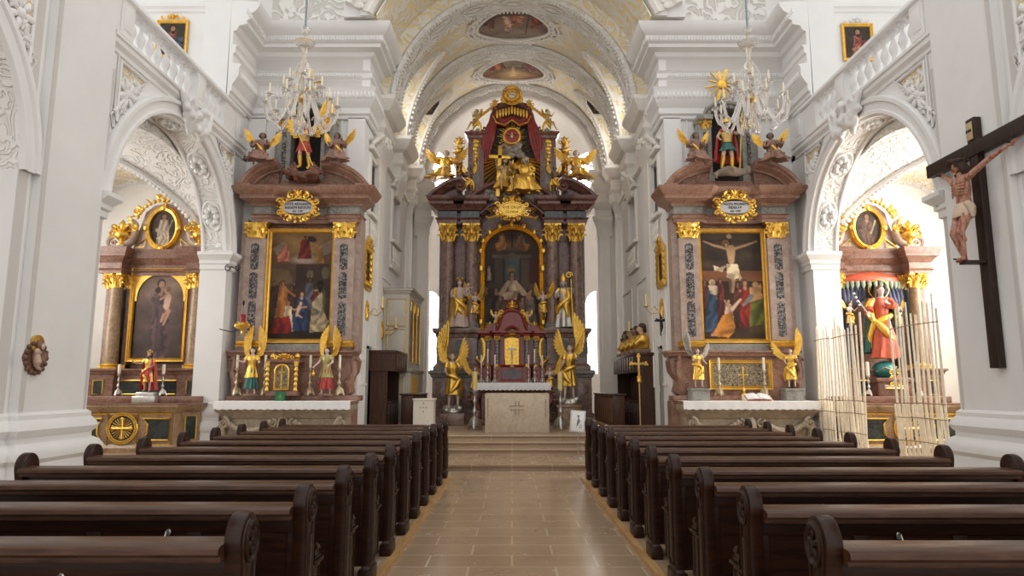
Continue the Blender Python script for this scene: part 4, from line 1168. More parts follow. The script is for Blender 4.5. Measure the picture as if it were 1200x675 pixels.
def person(t, H, arms, legs=STAND, base=(0,0,0), yaw=0.0, head=(0,0,0), lean=(0,0), body_mat=None, garments=(), hair=None, wings=None, fine=False, name='body', extra=None, bare=False, vox=None):
    """t = root Empty; all coordinates are fractions of the standing height H.
    arms = ((elbowL, wristL), (elbowR, wristR)) in the figure's own frame, x to the right of the picture"""
    M = Matrix.Translation(base) @ Matrix.Rotation(yaw, 4, 'Z') @ Matrix.Scale(H, 4)
    hz = legs['hip']; lx, ly = lean
    sh = hz+0.29; ch = Vector((lx*0.7, ly*0.7, hz+0.2)); nk = Vector((lx, ly, sh+0.03)); hc = Vector((lx*1.15, ly*1.15-0.012, sh+0.11))
    b = MB()
    cap(b, (0,0,hz), (lx*0.4,ly*0.4,hz+0.1), 0.072, 0.062); cap(b, (lx*0.4,ly*0.4,hz+0.1), tuple(ch), 0.06, 0.078)
    b.ell((ch.x, ch.y, ch.z+0.02), (0.095,0.062,0.09), 12, 8)
    cap(b, (lx-0.085, ly, sh-0.01), (lx+0.085, ly, sh-0.01), 0.035, 0.035); cap(b, tuple(nk-Vector((0,0,0.04))), tuple(hc), 0.036, 0.03)
    head_mb(b, hc, 0.066, head[0], head[1], head[2])
    for s, (kn, ft) in zip((-1, 1), zip(legs['knees'], legs['feet'])):
        hp = (s*0.05, 0, hz-0.02); cap(b, hp, kn, 0.058, 0.038); cap(b, kn, ft, 0.038, 0.02)
        mid = tuple((a*0.7+c*0.3) for a, c in zip(kn, ft)); b.ell((mid[0], mid[1]+0.008, mid[2]), 0.038, 8, 6)
        cap(b, ft, (ft[0]+s*0.012, ft[1]-0.075, ft[2]-0.012), 0.021, 0.014)
    for s, (el, wr) in zip((-1, 1), arms):
        S = (lx+s*0.105, ly, sh-0.015); cap(b, S, el, 0.034, 0.025); cap(b, el, wr, 0.026, 0.016)
        hand_mb(b, wr, Vector(wr)-Vector(el), 0.021)
    if extra: extra(b)
    r = MB(); r.join(b, M)
    r = remesh(r, vox or H*0.0125, 2)
    o = r.build(name, body_mat or pale_skin, t, smooth=1.2)
    for (nm, mat, fn) in garments:
        g = MB(); fn(g, dict(sh=sh, hz=hz, lx=lx, ly=ly, arms=arms, legs=legs, hc=hc)); q = MB(); q.join(g, M); q.build(nm, mat, t, smooth=1.3, disp=(H*0.006, 9/H))
    if hair:
        g = MB(); MH = Matrix.Translation(hc) @ Matrix.Rotation(head[0], 4, 'Z') @ Matrix.Rotation(head[1], 4, 'Y') @ Matrix.Rotation(head[2], 4, 'X') @ Matrix.Scale(0.066, 4)
        hh = MB(); hh.ell((0,0.22,0.32), (0.86,0.88,0.80), 12, 8)
        for k in range(14):
            a = PI*(k/13); x = math.cos(a)*0.82; y = 0.2+math.sin(a)*0.75
            ln = 1.5 if hair[1] else 0.6
            hh.tube([(x*0.9,y,0.5),(x*1.05,y*1.02,0.0),(x*(1.0+0.1*math.sin(k*3)),y*1.05,-ln*0.5),(x*0.85,y*0.9,-ln)], [0.3,0.28,0.26,0.12], 6)
        if hair[1] == 2: hh.tube([(0,-0.6,-0.75),(0,-0.7,-1.1),(0,-0.55,-1.6)], [0.36,0.34,0.08], 8); hh.tube([(-0.6,-0.2,-0.3),(-0.4,-0.6,-0.8),(0.4,-0.6,-0.8),(0.6,-0.2,-0.3)], 0.2, 7)
        g.join(hh, M @ MH); g.build('hair', hair[0], t, smooth=1.3, disp=(H*0.006, 30/H))
    if wings:
        for sd, L, ang in wings[1]:
            g = MB(); gg = MB(); wing_mb(gg, (lx+sd*0.04, ly+0.06, sh-0.03), sd, L, ang); g.join(gg, M); g.build('wing', wings[0], t, smooth=1.2)
    return M
def g_robe(w=1.0, top=0.0, k=7, amp=0.13, hem=0.03, seed=1, spread=1.0):
    def f(g, J):
        hz, sh, lx, ly = J['hz'], J['sh'], J['lx'], J['ly']
        kn, ft = J['legs']['knees'], J['legs']['feet']
        kx = (kn[0][0]+kn[1][0])/2; ky = (kn[0][1]+kn[1][1])/2; kz = (kn[0][2]+kn[1][2])/2; kw = abs(kn[1][0]-kn[0][0])/2+0.055
        fx = (ft[0][0]+ft[1][0])/2; fy = (ft[0][1]+ft[1][1])/2; fw = abs(ft[1][0]-ft[0][0])/2+0.07
        seated = kz > hz-0.1
        rs = [(lx, ly, sh+0.015-top, 0.09, 0.055), (lx*0.8, ly*0.8, sh-0.07-top, 0.112*w, 0.08*w), (lx*0.5, ly*0.5, hz+0.1, 0.088*w, 0.075*w)]
        if seated: rs += [(0, ky*0.3, hz+0.03, 0.12*w, 0.13), (kx*0.8, ky*0.65, kz-0.02, kw*1.15, 0.17), (kx, ky*0.85, kz-0.10, kw*1.15, 0.15), (fx, fy*0.8, max(hem, 0.02), fw*1.25*spread, 0.14*spread)]
        else: rs += [(0, 0, hz-0.02, 0.10*w, 0.085*w), (kx*0.7, ky*0.7, kz, (kw+0.02)*w, 0.10*w), (fx, fy*0.6, hem, (fw+0.03)*spread*w, 0.115*spread*w)]
        drape(g, rs, k, amp, seed)
        for s, (el, wr) in zip((-1, 1), J['arms']):
            S = Vector((lx+s*0.1, ly, sh-0.01)); E = Vector(el); W = E.lerp(Vector(wr), 0.72)
            g.tube([S, S.lerp(E, 0.5), E, E.lerp(W, 0.5), W], [0.045, 0.05, 0.046, 0.05, 0.06], 9)
    return f
def g_tunic(hem=0.36, w=1.0, k=9, seed=2):
    def f(g, J):
        hz, sh, lx, ly = J['hz'], J['sh'], J['lx'], J['ly']
        drape(g, [(lx, ly, sh+0.01, 0.09, 0.055), (lx*0.8, ly*0.8, sh-0.07, 0.112, 0.08), (lx*0.5, ly*0.5, hz+0.1, 0.085, 0.07), (0,0,hz-0.02,0.11*w,0.09*w), (0,0,hem,0.15*w,0.125*w)], k, 0.10, seed)
        for s, (el, wr) in zip((-1, 1), J['arms']):
            S = Vector((lx+s*0.1, ly, sh-0.01)); g.tube([S, S.lerp(Vector(el), 0.6)], [0.05, 0.048], 9)
    return f
def g_skirt(hem=0.36, w=1.0, k=11, seed=3, top=0.06):
    def f(g, J):
        hz = J['hz']; drape(g, [(0,0,hz+top,0.085*w,0.075*w),(0,0,hz-0.03,0.11*w,0.09*w),(0,0,hem,0.16*w,0.13*w)], k, 0.12, seed)
    return f
def g_cloak(hem=0.05, side=0, w=1.0, seed=4):
    """mantle down the back, brought forward on one side"""
    def f(g, J):
        hz, sh, lx, ly = J['hz'], J['sh'], J['lx'], J['ly']
        drape(g, [(lx, ly+0.02, sh+0.02, 0.10*w, 0.06), (lx, ly+0.03, sh-0.1, 0.14*w, 0.085), (0,0.03,hz,0.16*w,0.10), (0,0.03,max(hem, 0.22),0.18*w,0.12), (side*0.03,0.03,hem,0.2*w,0.12)], 7, 0.12, seed, 30, math.radians(-25), math.radians(205), 0.012)
        if side:
            s = side
            g.tube([(lx+s*0.10, ly-0.02, sh), (s*0.12,-0.09,hz+0.08), (0,-0.12,hz-0.02), (-s*0.11,-0.08,hz-0.1), (-s*0.12,-0.05,hz-0.28)], [0.04,0.055,0.06,0.065,0.04], 9)
            g.tube([(s*0.10,-0.07,hz+0.06), (s*0.05,-0.13,hz-0.08), (s*0.1,-0.1,hz-0.3)], [0.05,0.06,0.03], 9)
    return f
def g_sash(sd=1):
    def f(g, J):
        hz, sh = J['hz'], J['sh']
        g.tube([(sd*0.11,0.0,hz+0.07),(0.0,-0.10,hz+0.03),(-sd*0.12,-0.03,hz-0.05),(-sd*0.16,0.02,hz-0.2),(-sd*0.14,0.03,hz-0.36)], [0.04,0.05,0.05,0.045,0.02], 9)
        g.tube([(-sd*0.11,-0.05,hz-0.0),(-sd*0.02,-0.12,hz-0.14),(sd*0.08,-0.1,hz-0.26)], [0.04,0.055,0.02], 8)
        g.tube([(sd*0.11,0.02,hz+0.07),(0.0,0.09,hz+0.03),(-sd*0.12,0.0,hz-0.04)], [0.04,0.05,0.045], 8)
    return f
def candle(loc, h, mat, label, group, fat=0.02, ch=0.2, cmat=None, cat='candlestick', baroque=True):
    t = thing('candlestick', label, cat, loc, group)
    b = MB(); hs = h-ch
    if baroque:
        for k in range(3):
            a = 2*PI*k/3+PI/6
            b.tube([(0,0,hs*0.3),(0.10*hs*math.cos(a),0.10*hs*math.sin(a),hs*0.2),(0.17*hs*math.cos(a),0.17*hs*math.sin(a),hs*0.05),(0.2*hs*math.cos(a),0.2*hs*math.sin(a),hs*0.03)], [0.05*hs,0.06*hs,0.045*hs,0.03*hs], 7)
            b.ell((0.19*hs*math.cos(a),0.19*hs*math.sin(a),hs*0.03), hs*0.03, 7, 5)
        b.lathe([(0.06,0.06),(0.13,0.1),(0.1,0.22),(0.045,0.3),(0.035,0.36),(0.065,0.42),(0.07,0.47),(0.03,0.53),(0.025,0.6),(0.05,0.68),(0.055,0.72),(0.028,0.78),(0.03,0.88),(0.085,0.94),(0.09,0.97),(0.04,0.975),(0.04,1.0)], 14, M=Matrix.Scale(hs, 4))
    b.build('stand', mat, t, smooth=0.8)
    c = MB(); c.lathe([(fat,0),(fat,ch*0.97),(fat*0.6,ch)], 10); c.tube([(0,0,ch),(0.001,0,ch+0.012)], 0.002, 5); c.build('candle', cmat or wax, t, smooth=0.8, loc=(0,0,hs))
    return t
# ================================================================ THE TWO LARGE SIDE ALTARS
def paint_nativity():
    P = Paint(74, 124, (120,95,60), (45,28,22), 3)
    P.ell(0.5, 0.1, 0.55, 0.16, (165,130,70), soft=0.8); P.ell(0.55, 0.26, 0.3, 0.06, (150,140,135), soft=0.6); P.poly([(0.0,0.33),(0.3,0.36),(0.4,0.48),(0.0,0.5)], (120,100,70), 0.6)
    P.poly([(0.42,0.3),(0.95,0.3),(1,0.62),(0.42,0.6)], (62,45,35)); P.ell(0.65,0.4,0.06,0.05,(110,100,85)); P.line(0.65,0.35,0.65,0.45,0.006,0.006,(60,45,35)); P.ell(0.9,0.38,0.07,0.07,(95,90,75))
    P.man(0.55,0.03,0.22,(120,30,25),(110,70,50),(40,25,20),w=1.6); P.ell(0.66,0.06,0.09,0.03,(60,35,25),ang=20)
    P.poly([(0.02,0.15),(0.2,0.08),(0.28,0.14),(0.1,0.22)], (150,135,125), 0.8); P.man(0.24,0.1,0.17,(190,100,80),w=1.2); P.poly([(0.1,0.22),(0.25,0.15),(0.28,0.24),(0.12,0.28)],(195,105,80),folds=60)
    P.poly([(0.78,0.14),(0.98,0.06),(0.98,0.18),(0.86,0.22)], (140,130,125), 0.8); P.man(0.8,0.11,0.18,(170,120,40),w=1.2)
    for x, y in ((0.08,0.46),(0.18,0.47),(0.4,0.45),(0.36,0.5)): P.man(x,y,0.25,(60,42,34),(130,90,65),(30,20,15))
    P.man(0.65,0.43,0.3,(75,80,100),(110,75,55),(45,25,18))
    P.man(0.22,0.46,0.34,(160,100,40),(150,100,70),(60,30,20),arm=((0.42,0.6),))
    P.man(0.82,0.46,0.5,(75,85,45),(30,20,18),(30,18,14),cloak=(170,160,130),w=0.9,arm=((0.7,0.62),)); P.poly([(0.72,0.56),(0.8,0.54),(0.82,0.64),(0.7,0.7)],(120,40,35),folds=40)
    P.poly([(0.7,0.66),(0.86,0.56),(0.88,0.7),(0.78,0.88),(0.72,0.86)],(160,155,130),folds=50)
    P.man(0.53,0.56,0.36,(35,60,110),(200,150,120),(70,40,25),w=1.1); P.poly([(0.4,0.76),(0.62,0.74),(0.66,0.92),(0.38,0.92)],(30,62,115),folds=60)
    P.line(0.5,0.7,0.46,0.78,0.03,0.02,(225,180,150)); P.ell(0.52,0.67,0.03,0.02,(225,180,150)); P.line(0.5,0.71,0.62,0.7,0.012,0.01,(225,180,150)); P.line(0.5,0.71,0.42,0.73,0.012,0.01,(225,180,150)); P.line(0.47,0.77,0.55,0.8,0.016,0.01,(225,180,150))
    P.man(0.32,0.65,0.28,(205,195,170),(190,140,110),(120,80,50),arm=((0.4,0.72),)); P.poly([(0.1,0.82),(0.34,0.78),(0.4,0.9),(0.36,0.97),(0.02,0.97)],(150,25,22),folds=50)
    P.poly([(0,0.95),(1,0.93),(1,1),(0,1)],(50,34,26)); return P
def paint_crucifixion():
    P = Paint(74, 124, (62,52,44), (70,50,35), 5)
    P.ell(0.5,0.1,0.6,0.1,(75,65,55),soft=1); P.poly([(0,0.36),(1,0.36),(1,0.47),(0,0.47)],(165,100,55),0.75); P.ell(0.2,0.3,0.4,0.05,(90,75,62),soft=1); P.ell(0.8,0.22,0.3,0.06,(85,72,60),soft=1)
    P.poly([(0,0.46),(1,0.46),(1,1),(0,1)],(58,42,32))
    P.line(0.49,0.02,0.49,0.72,0.02,0.03,(60,40,28)); P.line(0.1,0.08,0.9,0.08,0.012,0.012,(58,40,30)); P.ell(0.48,0.035,0.05,0.025,(165,150,115))
    F = (195,160,120); D = (120,85,60)
    P.line(0.5,0.16,0.5,0.27,0.075,0.05,F); P.line(0.43,0.15,0.22,0.12,0.024,0.016,F); P.line(0.22,0.12,0.06,0.08,0.017,0.011,F); P.line(0.57,0.15,0.74,0.12,0.024,0.016,F); P.line(0.74,0.12,0.93,0.08,0.017,0.011,F)
    P.ell(0.42,0.105,0.065,0.04,(190,140,60),a=0.7); P.ell(0.42,0.115,0.045,0.032,(60,35,22)); P.ell(0.425,0.12,0.03,0.023,F)
    P.line(0.47,0.42,0.47,0.56,0.033,0.02,D); P.line(0.53,0.42,0.5,0.56,0.033,0.018,F)
    P.poly([(0.42,0.3),(0.6,0.3),(0.64,0.42),(0.5,0.45),(0.41,0.42)],(225,212,180),folds=45); P.poly([(0.42,0.31),(0.3,0.33),(0.2,0.31),(0.22,0.36),(0.34,0.37)],(225,212,180),folds=30); P.poly([(0.6,0.38),(0.68,0.44),(0.62,0.46)],(215,200,170))
    for x, y in ((0.05,0.45),(0.3,0.44),(0.66,0.44),(0.95,0.47),(0.58,0.47)): P.man(x,y,0.26,(95,45,38),(150,105,80),(50,30,20))
    P.man(0.17,0.45,0.48,(45,80,125),(190,145,115),(215,205,185),cloak=None,w=0.9,arm=((0.25,0.62),)); P.poly([(0.1,0.5),(0.24,0.5),(0.3,0.6),(0.14,0.58)],(200,190,170),folds=30); P.poly([(0.24,0.6),(0.32,0.6),(0.3,0.88),(0.24,0.9)],(95,32,30),folds=30)
    P.man(0.3,0.44,0.2,(120,50,40)); P.man(0.7,0.45,0.46,(140,28,25),(180,135,105),(70,40,25),w=0.8,arm=((0.62,0.55),))
    P.man(0.88,0.47,0.47,(100,115,40),(175,130,95),(190,150,90),w=1.0,lean=-0.03,arm=((0.66,0.68),)); P.poly([(0.78,0.52),(0.96,0.5),(0.98,0.62),(0.76,0.66)],(190,150,95),folds=25); P.line(0.8,0.6,0.68,0.68,0.035,0.02,(110,125,150))
    P.man(0.42,0.63,0.3,(200,165,150),(205,160,125),(95,55,25),w=1.0); P.line(0.48,0.72,0.62,0.63,0.03,0.016,(215,190,170)); P.line(0.42,0.7,0.36,0.64,0.02,0.014,(200,155,120))
    P.poly([(0.32,0.78),(0.48,0.74),(0.52,0.92),(0.4,0.985),(0.12,0.97),(0.2,0.9)],(205,130,35),folds=45); P.ell(0.16,0.955,0.05,0.015,(190,140,110))
    P.poly([(0.5,0.9),(1,0.86),(1,1),(0.5,1)],(75,56,38),0.8); return P

def side_altar(CX, sd, P, words, lab):
    K = 15.5/800/0.9893
    def p(x): return CX+(x-349)*K
    YF = 15.5
    out = (CX-XL if sd < 0 else XR-CX)-0.47
    g = 'side altars'
    t = thing('side_altar', lab, 'altar', (CX, 15.4, 0.12))
    def B(nm, b, m, par=None, **k): return b.build(nm, m, par or t, world=True, **k)
    # stipes (altar block) with carved garlands
    b = MB(); T0 = 14.85
    b.box(CX-1.34, T0+0.12, 0.12, CX+1.34, YF+0.3, 1.02); b.box(CX-1.42, T0+0.02, 0.12, CX+1.42, YF+0.3, 0.24, 0.02)
    b.mould([(CX-1.3, YF), (CX-1.3, T0+0.12), (CX+1.3, T0+0.12), (CX+1.3, YF)], [(0,0.92),(0.05,0.97),(0.07,1.03),(0.13,1.08),(0.16,1.14),(0.16,1.22),(0.12,1.25),(0,1.25)])
    x0, x1 = CX-1.3, CX+1.3
    for (a, c) in ((x0+0.1, CX-0.28), (CX+0.28, x1-0.1)):
        pts = [(a+(c-a)*i/12, T0+0.06-0.04*math.sin(PI*i/12), 0.86-0.2*math.sin(PI*i/12)) for i in range(13)]
        b.tube(pts, [0.04+0.04*math.sin(PI*i/12) for i in range(13)], 8)
        for i in range(13): b.ell(pts[i], (0.06,0.07,0.07), 7, 5)
    for s in (-1, 1):
        volute(b, (CX+s*1.26, 0.84), 0.12, 0.05, s, T0+0.03); b.tube([(CX+s*1.32, T0+0.05, 0.8), (CX+s*1.25, T0+0.05, 0.5), (CX+s*1.32, T0+0.05, 0.26)], [0.09,0.07,0.1], 8)
        volute(b, (CX+s*0.22, 0.84), 0.09, 0.03, s, T0+0.05)
    b.ell((CX, T0+0.08, 0.8), (0.14,0.08,0.18), 12, 8)
    B('altar_block', b, tan_marble if 0 else grey_stone_warm, smooth=0.6)
    b = MB(); b.box(CX-1.45, T0-0.03, 1.25, CX+1.45, YF+0.2, 1.30, 0.01); B('table_slab', b, pink_marble)
    # retable base with curving flanks
    z0, z1 = Z_(466, YF), Z_(411, YF)
    b = MB(); b.box(CX-1.5, YF-0.02, 1.3, CX+1.47, YF+0.5, 1.42, 0.01)   # gradine
    fl = [(p(281), 1.42), (p(276), 1.5), (p(279), 1.75), (p(272), 1.95), (p(270), 2.2), (p(274), z1-0.1), (p(424), z1-0.1), (p(428), 2.2), (p(426), 1.95), (p(419), 1.75), (p(422), 1.5), (p(417), 1.42)]
    fl = [(x+(0 if x < CX else -0.14), z) for x, z in fl]
    b.prism(fl, YF+0.05, YF+0.53, 'y')
    b.mould([(p(270), YF+0.5), (p(270), YF+0.0), (p(416), YF+0.0), (p(416), YF+0.5)], [(0,z1-0.14),(0.03,z1-0.12),(0.05,z1-0.06),(0.09,z1-0.04),(0.09,z1),(0,z1)])
    b.box(p(270), YF+0.0, z1-0.1, p(416), YF+0.5, z1)
    for s in (-1, 1): b.tube([(CX+s*1.3, YF, 1.5), (CX+s*1.26, YF-0.05, 1.7), (CX+s*1.38, YF-0.03, 1.95), (CX+s*1.34, YF, 2.2), (CX+s*1.4, YF, z1-0.16)], [0.09,0.12,0.06,0.07,0.1], 8)
    B('predella', b, pink_marble, smooth=0.6)
    b = MB(); b.box(p(282), YF+0.02, 0.12, p(413), YF+0.51, 1.29); b.box(p(408), YF-0.01, 0.12, p(418), YF+0.52, 1.295); b.box(p(271), YF+0.1, 0.12, p(282), YF+0.52, 1.295); B('base', b, pink_marble)
    # pilasters
    zp0, zc0, zc1 = Z_(401, YF), Z_(279, YF), Z_(260.5, YF)
    b = MB(); b.box(p(306), YF+0.28, z1, p(392), YF+0.53, zc1+0.1); B('back_wall', b, brown_marble)
    b = MB(); b.box(p(303), YF+0.12, z1, p(395), YF+0.3, Z_(402.5, YF)); B('strip_below_painting', b, grey_stone)
    for s in (-1, 1):
        cx = CX+s*52.5*K
        b = MB(); b.box(cx-12*K, YF, zp0, cx+12*K, YF+0.5, zc0); b.box(cx-s*(-12*K), YF+0.12, z1, cx+s*min(19*K, (out+0.44 if s == sd else 9)-52.5*K), YF+0.53, zc1+0.1)
        pil = B('pilaster', b, rose_stone)
        zs = [zp0+0.12, zp0+0.12+(zc0-zp0)*0.36, zp0+0.12+(zc0-zp0)*0.64, zc0-0.07]
        hw = 4.7*K
        for a, c in zip(zs[:-1], zs[1:]):
            q = MB(); c2 = c-0.08
            pts = [(cx-hw, a+0.02), (cx-hw*0.4, a+0.02), (cx-hw*0.4, a-0.0), (cx+hw*0.4, a), (cx+hw*0.4, a+0.02), (cx+hw, a+0.02), (cx+hw, c2-0.02)]
            pts += [(cx+hw*math.cos(PI*i/8), c2-0.04+0.07*math.sin(PI*i/8)) for i in range(1, 8)] + [(cx-hw, c2-0.02)]
            q.prism(pts, YF-0.006, YF+0.005, 'y'); B('inlay_panel', q, scroll_panel, pil, smooth=0)
        b = MB(); b.mould([(cx-12*K, YF+0.3), (cx-12*K, YF), (cx+12*K, YF), (cx+12*K, YF+0.3)], [(0,zp0-0.11),(0.07,zp0-0.11),(0.08,zp0-0.07),(0.04,zp0-0.05),(0.06,zp0-0.02),(0.06,zp0+0.02),(0,zp0+0.05)])
        B('gilt_base', b, gold, pil)
        b = MB(); b.box(cx-13.5*K, YF-0.05, z1, cx+13.5*K, YF+0.5, zp0-0.11); B('plinth', b, brown_marble, pil)
        b = MB(); capital(b, cx-13.5*K, cx+13.5*K, zc0, zc1, YF-0.03); B('capital', b, gold, pil, smooth=0.9)
    # entablature breaking forward over the pilasters
    zt = Z_(217, 15.1); zb = zc1
    H = zt-zb
    pr = [(0.0,0),(0.02,0.0),(0.03,0.10),(0.06,0.12),(0.06,0.20),(0.10,0.23),(0.03,0.25),(0.03,0.46),(0.08,0.49),(0.10,0.55),(0.20,0.62),(0.28,0.66),(0.28,0.76),(0.34,0.80),(0.42,0.92),(0.44,1.0),(0,1.0)]
    xo, xi = 68*K, 36*K
    xl, xr = (min(xo, out), xo) if sd < 0 else (xo, min(xo, out))
    path = [(CX-xl, YF+0.5), (CX-xl, YF), (CX-xi, YF), (CX-xi+0.14, YF+0.14), (CX+xi-0.14, YF+0.14), (CX+xi, YF), (CX+xr, YF), (CX+xr, YF+0.5)]
    def seg(lo, hi, nm, m):
        b = MB(); q = [(o, zb+z*H) for o, z in pr if lo <= z <= hi]
        if q[0][0] > 0: q = [(0, q[0][1])]+q
        if q[-1][0] > 0: q = q+[(0, q[-1][1])]
        b.mould(path, q); b.prism([(x, y) for x, y in path], q[0][1], q[-1][1], 'z'); B(nm, b, m, smooth=0.5)
    seg(0, 0.23, 'architrave', pink_marble); seg(0.25, 0.49, 'frieze', grey_stone); seg(0.49, 1.0, 'cornice', pink_marble)
    # broken segmental pediment
    Y0, Y1 = YF-0.42, YF+0.35
    for s in (-1, 1):
        b = MB(); o = []; n = 12
        xa, xb_ = CX+s*86*K if s*sd < 0 or True else 0, CX+s*27*K
        xa = CX+s*((xl if s < 0 else xr)+0.3)
        for i in range(n+1):
            a = math.radians(18+62*i/n); o.append((xa+(xb_-xa)*(1-(math.cos(a)-math.cos(math.radians(80)))/(math.cos(math.radians(18))-math.cos(math.radians(80)))), zt+0.02+0.62*(math.sin(a)-math.sin(math.radians(18)))/(0.985-0.309)))
        # thick curved cornice
        inn = [(x-s*0.02, z-0.24) for x, z in o]
        mid = [(x, z) for x, z in o]
        prof2 = [(0,Y0),(0.07,Y0+0.02),(0.10,Y0+0.08),(0.13,Y0+0.08),(0.2,Y0+0.22),(0.24,Y0+0.24),(0.24,Y1),(0,Y1)]
        pth = o if s < 0 else o[::-1]
        # offset below the arc: right of travel when going left->right
        b.mould(pth, prof2, mapf=lambda a, c, z: (a, z, c))
        b.box(xa, Y0, zt, xa-s*0.3, Y1, zt+0.05)
        B('pediment_scroll', b, pink_marble, smooth=0.6)
        b = MB(); fill = [(xa-s*0.05, zt+0.0)]+[(x-s*0.02, z-0.2) for x, z in o[2:]]+[(xb_, zt+0.0)]
        fill = [(x, max(z, zt)) for x, z in fill]
        b.prism(fill, Y0+0.3, Y1, 'y'); B('tympanum', b, brown_marble)
    # aedicule with a dark niche
    zn0, zn1 = zt, Z_(139, YF); hx = 19*K
    b = MB(); b.box(CX-42*K, YF+0.0, zt, CX+42*K, YF+0.5, zt+0.22); b.box(CX-34*K, YF-0.1, zt+0.0, CX+34*K, YF+0.2, zt+0.12); B('pedestal', b, pink_marble)
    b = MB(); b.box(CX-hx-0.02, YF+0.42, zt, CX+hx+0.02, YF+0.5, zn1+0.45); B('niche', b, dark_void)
    for s in (-1, 1):
        b = MB(); xx = CX+s*26*K; b.box(xx-7.5*K, YF+0.1, zt+0.2, xx+7.5*K, YF+0.5, zn1); b.box(xx-9*K, YF+0.05, zt+0.2, xx+9*K, YF+0.5, zt+0.38, 0.01); b.box(xx+s*7*K, YF+0.2, zt+0.2, xx+s*13*K, YF+0.5, zn1-0.25); pil = B('niche_pilaster', b, grey_stone)
        q = MB(); q.box(xx-2.6*K, YF+0.09, zt+0.5, xx+2.6*K, YF+0.1, zn1-0.3); B('inlay_panel', q, scroll_panel, pil, smooth=0)
        q = MB(); capital(q, xx-8.5*K, xx+8.5*K, zn1-0.22, zn1, YF+0.08); B('capital', q, gold, pil, smooth=0.9)
    b = MB(); o = arc(CX, zn1+0.05, 30*K, 0, 180, 20, 20*K)[::-1]
    b.mould([(CX-34*K, zn1+0.02)]+o+[(CX+34*K, zn1+0.02)], [(0,YF-0.02),(0.05,YF+0.0),(0.08,YF+0.06),(0.14,YF+0.08),(0.16,YF+0.5),(0,YF+0.5)], mapf=lambda a, c, z: (a, z, c))
    b.box(CX-35*K, YF+0.0, zn1, CX-17*K, YF+0.5, zn1+0.12); b.box(CX+17*K, YF+0.0, zn1, CX+35*K, YF+0.5, zn1+0.12)
    for k in range(11): a = math.radians(15+15*k); b.ell((CX+24*K*math.cos(a), YF+0.05, zn1+0.03+15*K*math.sin(a)), (0.05,0.03,0.05), 6, 4)
    B('niche_arch', b, grey_stone, smooth=0.6)
    # gilt sun on top
    b = MB(); zc = Z_(97, YF); 
    for k in range(12):
        a = 2*PI*k/12+0.2; d = Vector((math.cos(a), 0, math.sin(a))); L = (0.42, 0.34)[k % 2]
        b.tube([Vector((CX-0.05, YF+0.1, zc))+d*0.1, Vector((CX-0.05, YF+0.1, zc))+d*L*0.85, Vector((CX-0.05, YF+0.1, zc))+d*L], [0.03,0.05,0.015], 5, flat=0.4)
    b.ell((CX-0.05, YF+0.08, zc), (0.13,0.05,0.13), 14, 8); b.lathe([(0.09,0),(0.05,0.06),(0.04,0.2),(0.06,0.3)], 8, (CX, YF+0.12, zn1+0.42))
    B('gilt_sun', b, gold, smooth=0.8)
    # cartouche
    b = MB(); cz = (Z_(245, YF-0.1)); cartouche(b, CX, cz, YF-0.22, 50*K, 33*K, 4 if sd < 0 else 9); ct = B('cartouche', b, gold, smooth=1.0)
    b = MB(); o = [(CX+17.5*K*math.cos(2*PI*i/24), cz+(8.5+1.2*math.cos(4*PI*i/24))*K*math.sin(2*PI*i/24)) for i in range(24)]; b.prism(o, YF-0.26, YF+0.1, 'y'); pl = B('inscription_plate', b, plate_grey, ct, smooth=0)
    b = MB()
    for i, w_ in enumerate(words): text_at(b, w_, 0.088 if i < 2 else 0.06, (CX, YF-0.265, cz+0.075-0.085*i))
    B('inscription', b, ink, pl, smooth=0)
    # painting in its gilt frame
    x0, x1, zz0, zz1 = CX-41.5*K, CX+41.5*K, Z_(402, YF), Z_(266, YF)
    b = MB(); b.box(CX-40.5*K-0.07, YF+0.2, zz0-0.05, CX+40.5*K+0.07, YF+0.29, zz1+0.06, 0.01); B('painting_surround', b, brown_marble)
    q = thing('altar_painting', P[1], 'painting', (CX, YF+0.2, zz0))
    b = MB(); frame(b, x0, x1, zz0, zz1, YF+0.2, 5.6*K, 0.08); b.build('frame', gold_flat, q, world=True, smooth=0.5)
    canvas('canvas', q, P[0], x0+5*K, x1-5*K, zz0+5*K, zz1-5*K, YF+0.185)
    # altar cloth
    c = MB(); n = 60; vs = []; fs = []; xa, xb_ = CX-1.46, CX+1.46
    rows = [(YF, 1.309), (T0-0.05, 1.309), (T0-0.062, 1.30), (T0-0.066, 1.20), (T0-0.068, 1.135)]
    for (y, z) in rows:
        for i in range(n+1): x = xa+(xb_-xa)*i/n; dz = 0.012*math.sin(i*1.9) if z < 1.15 else 0; vs.append((x, y-(0.006*math.sin(i*0.9) if z < 1.25 else 0), z+dz))
    for r_ in range(len(rows)-1):
        for i in range(n): fs.append((r_*(n+1)+i, r_*(n+1)+i+1, (r_+1)*(n+1)+i+1, (r_+1)*(n+1)+i))
    c.add(vs, fs); o = len(c.v); c.add([(x, y+0.004, z-0.004) for x, y, z in vs], [f[::-1] for f in fs])
    co_ = c.build('altar_cloth', linen, smooth=0.8)
    tag(co_, 'white altar cloth with lace hem on the %s side altar' % ('left' if sd < 0 else 'right'), 'altar cloth')
    return t, p, K, YF, T0
grey_stone_warm = marble('warm_carved_stone', [(0.22,0.165,0.11), (0.33,0.26,0.18), (0.42,0.34,0.25)], 2.6, 0.45, (0.5,0.42,0.32))
plate_grey = plain('plate_grey', (0.48,0.47,0.47), 0.4, var=0.12)
CXL, CXR = at(349, 335, 15.5).x, at(861.5, 335, 15.5).x
AL = side_altar(CXL, -1, (paint_nativity(), 'tall oil painting of kings kneeling before a mother and child, gilt frame, left side altar'), ('VENITE ADOREMUS', 'REGEM REGUM', 'AD  1737'), 'left pink marble side altar with broken pediment and painting of kings and child')
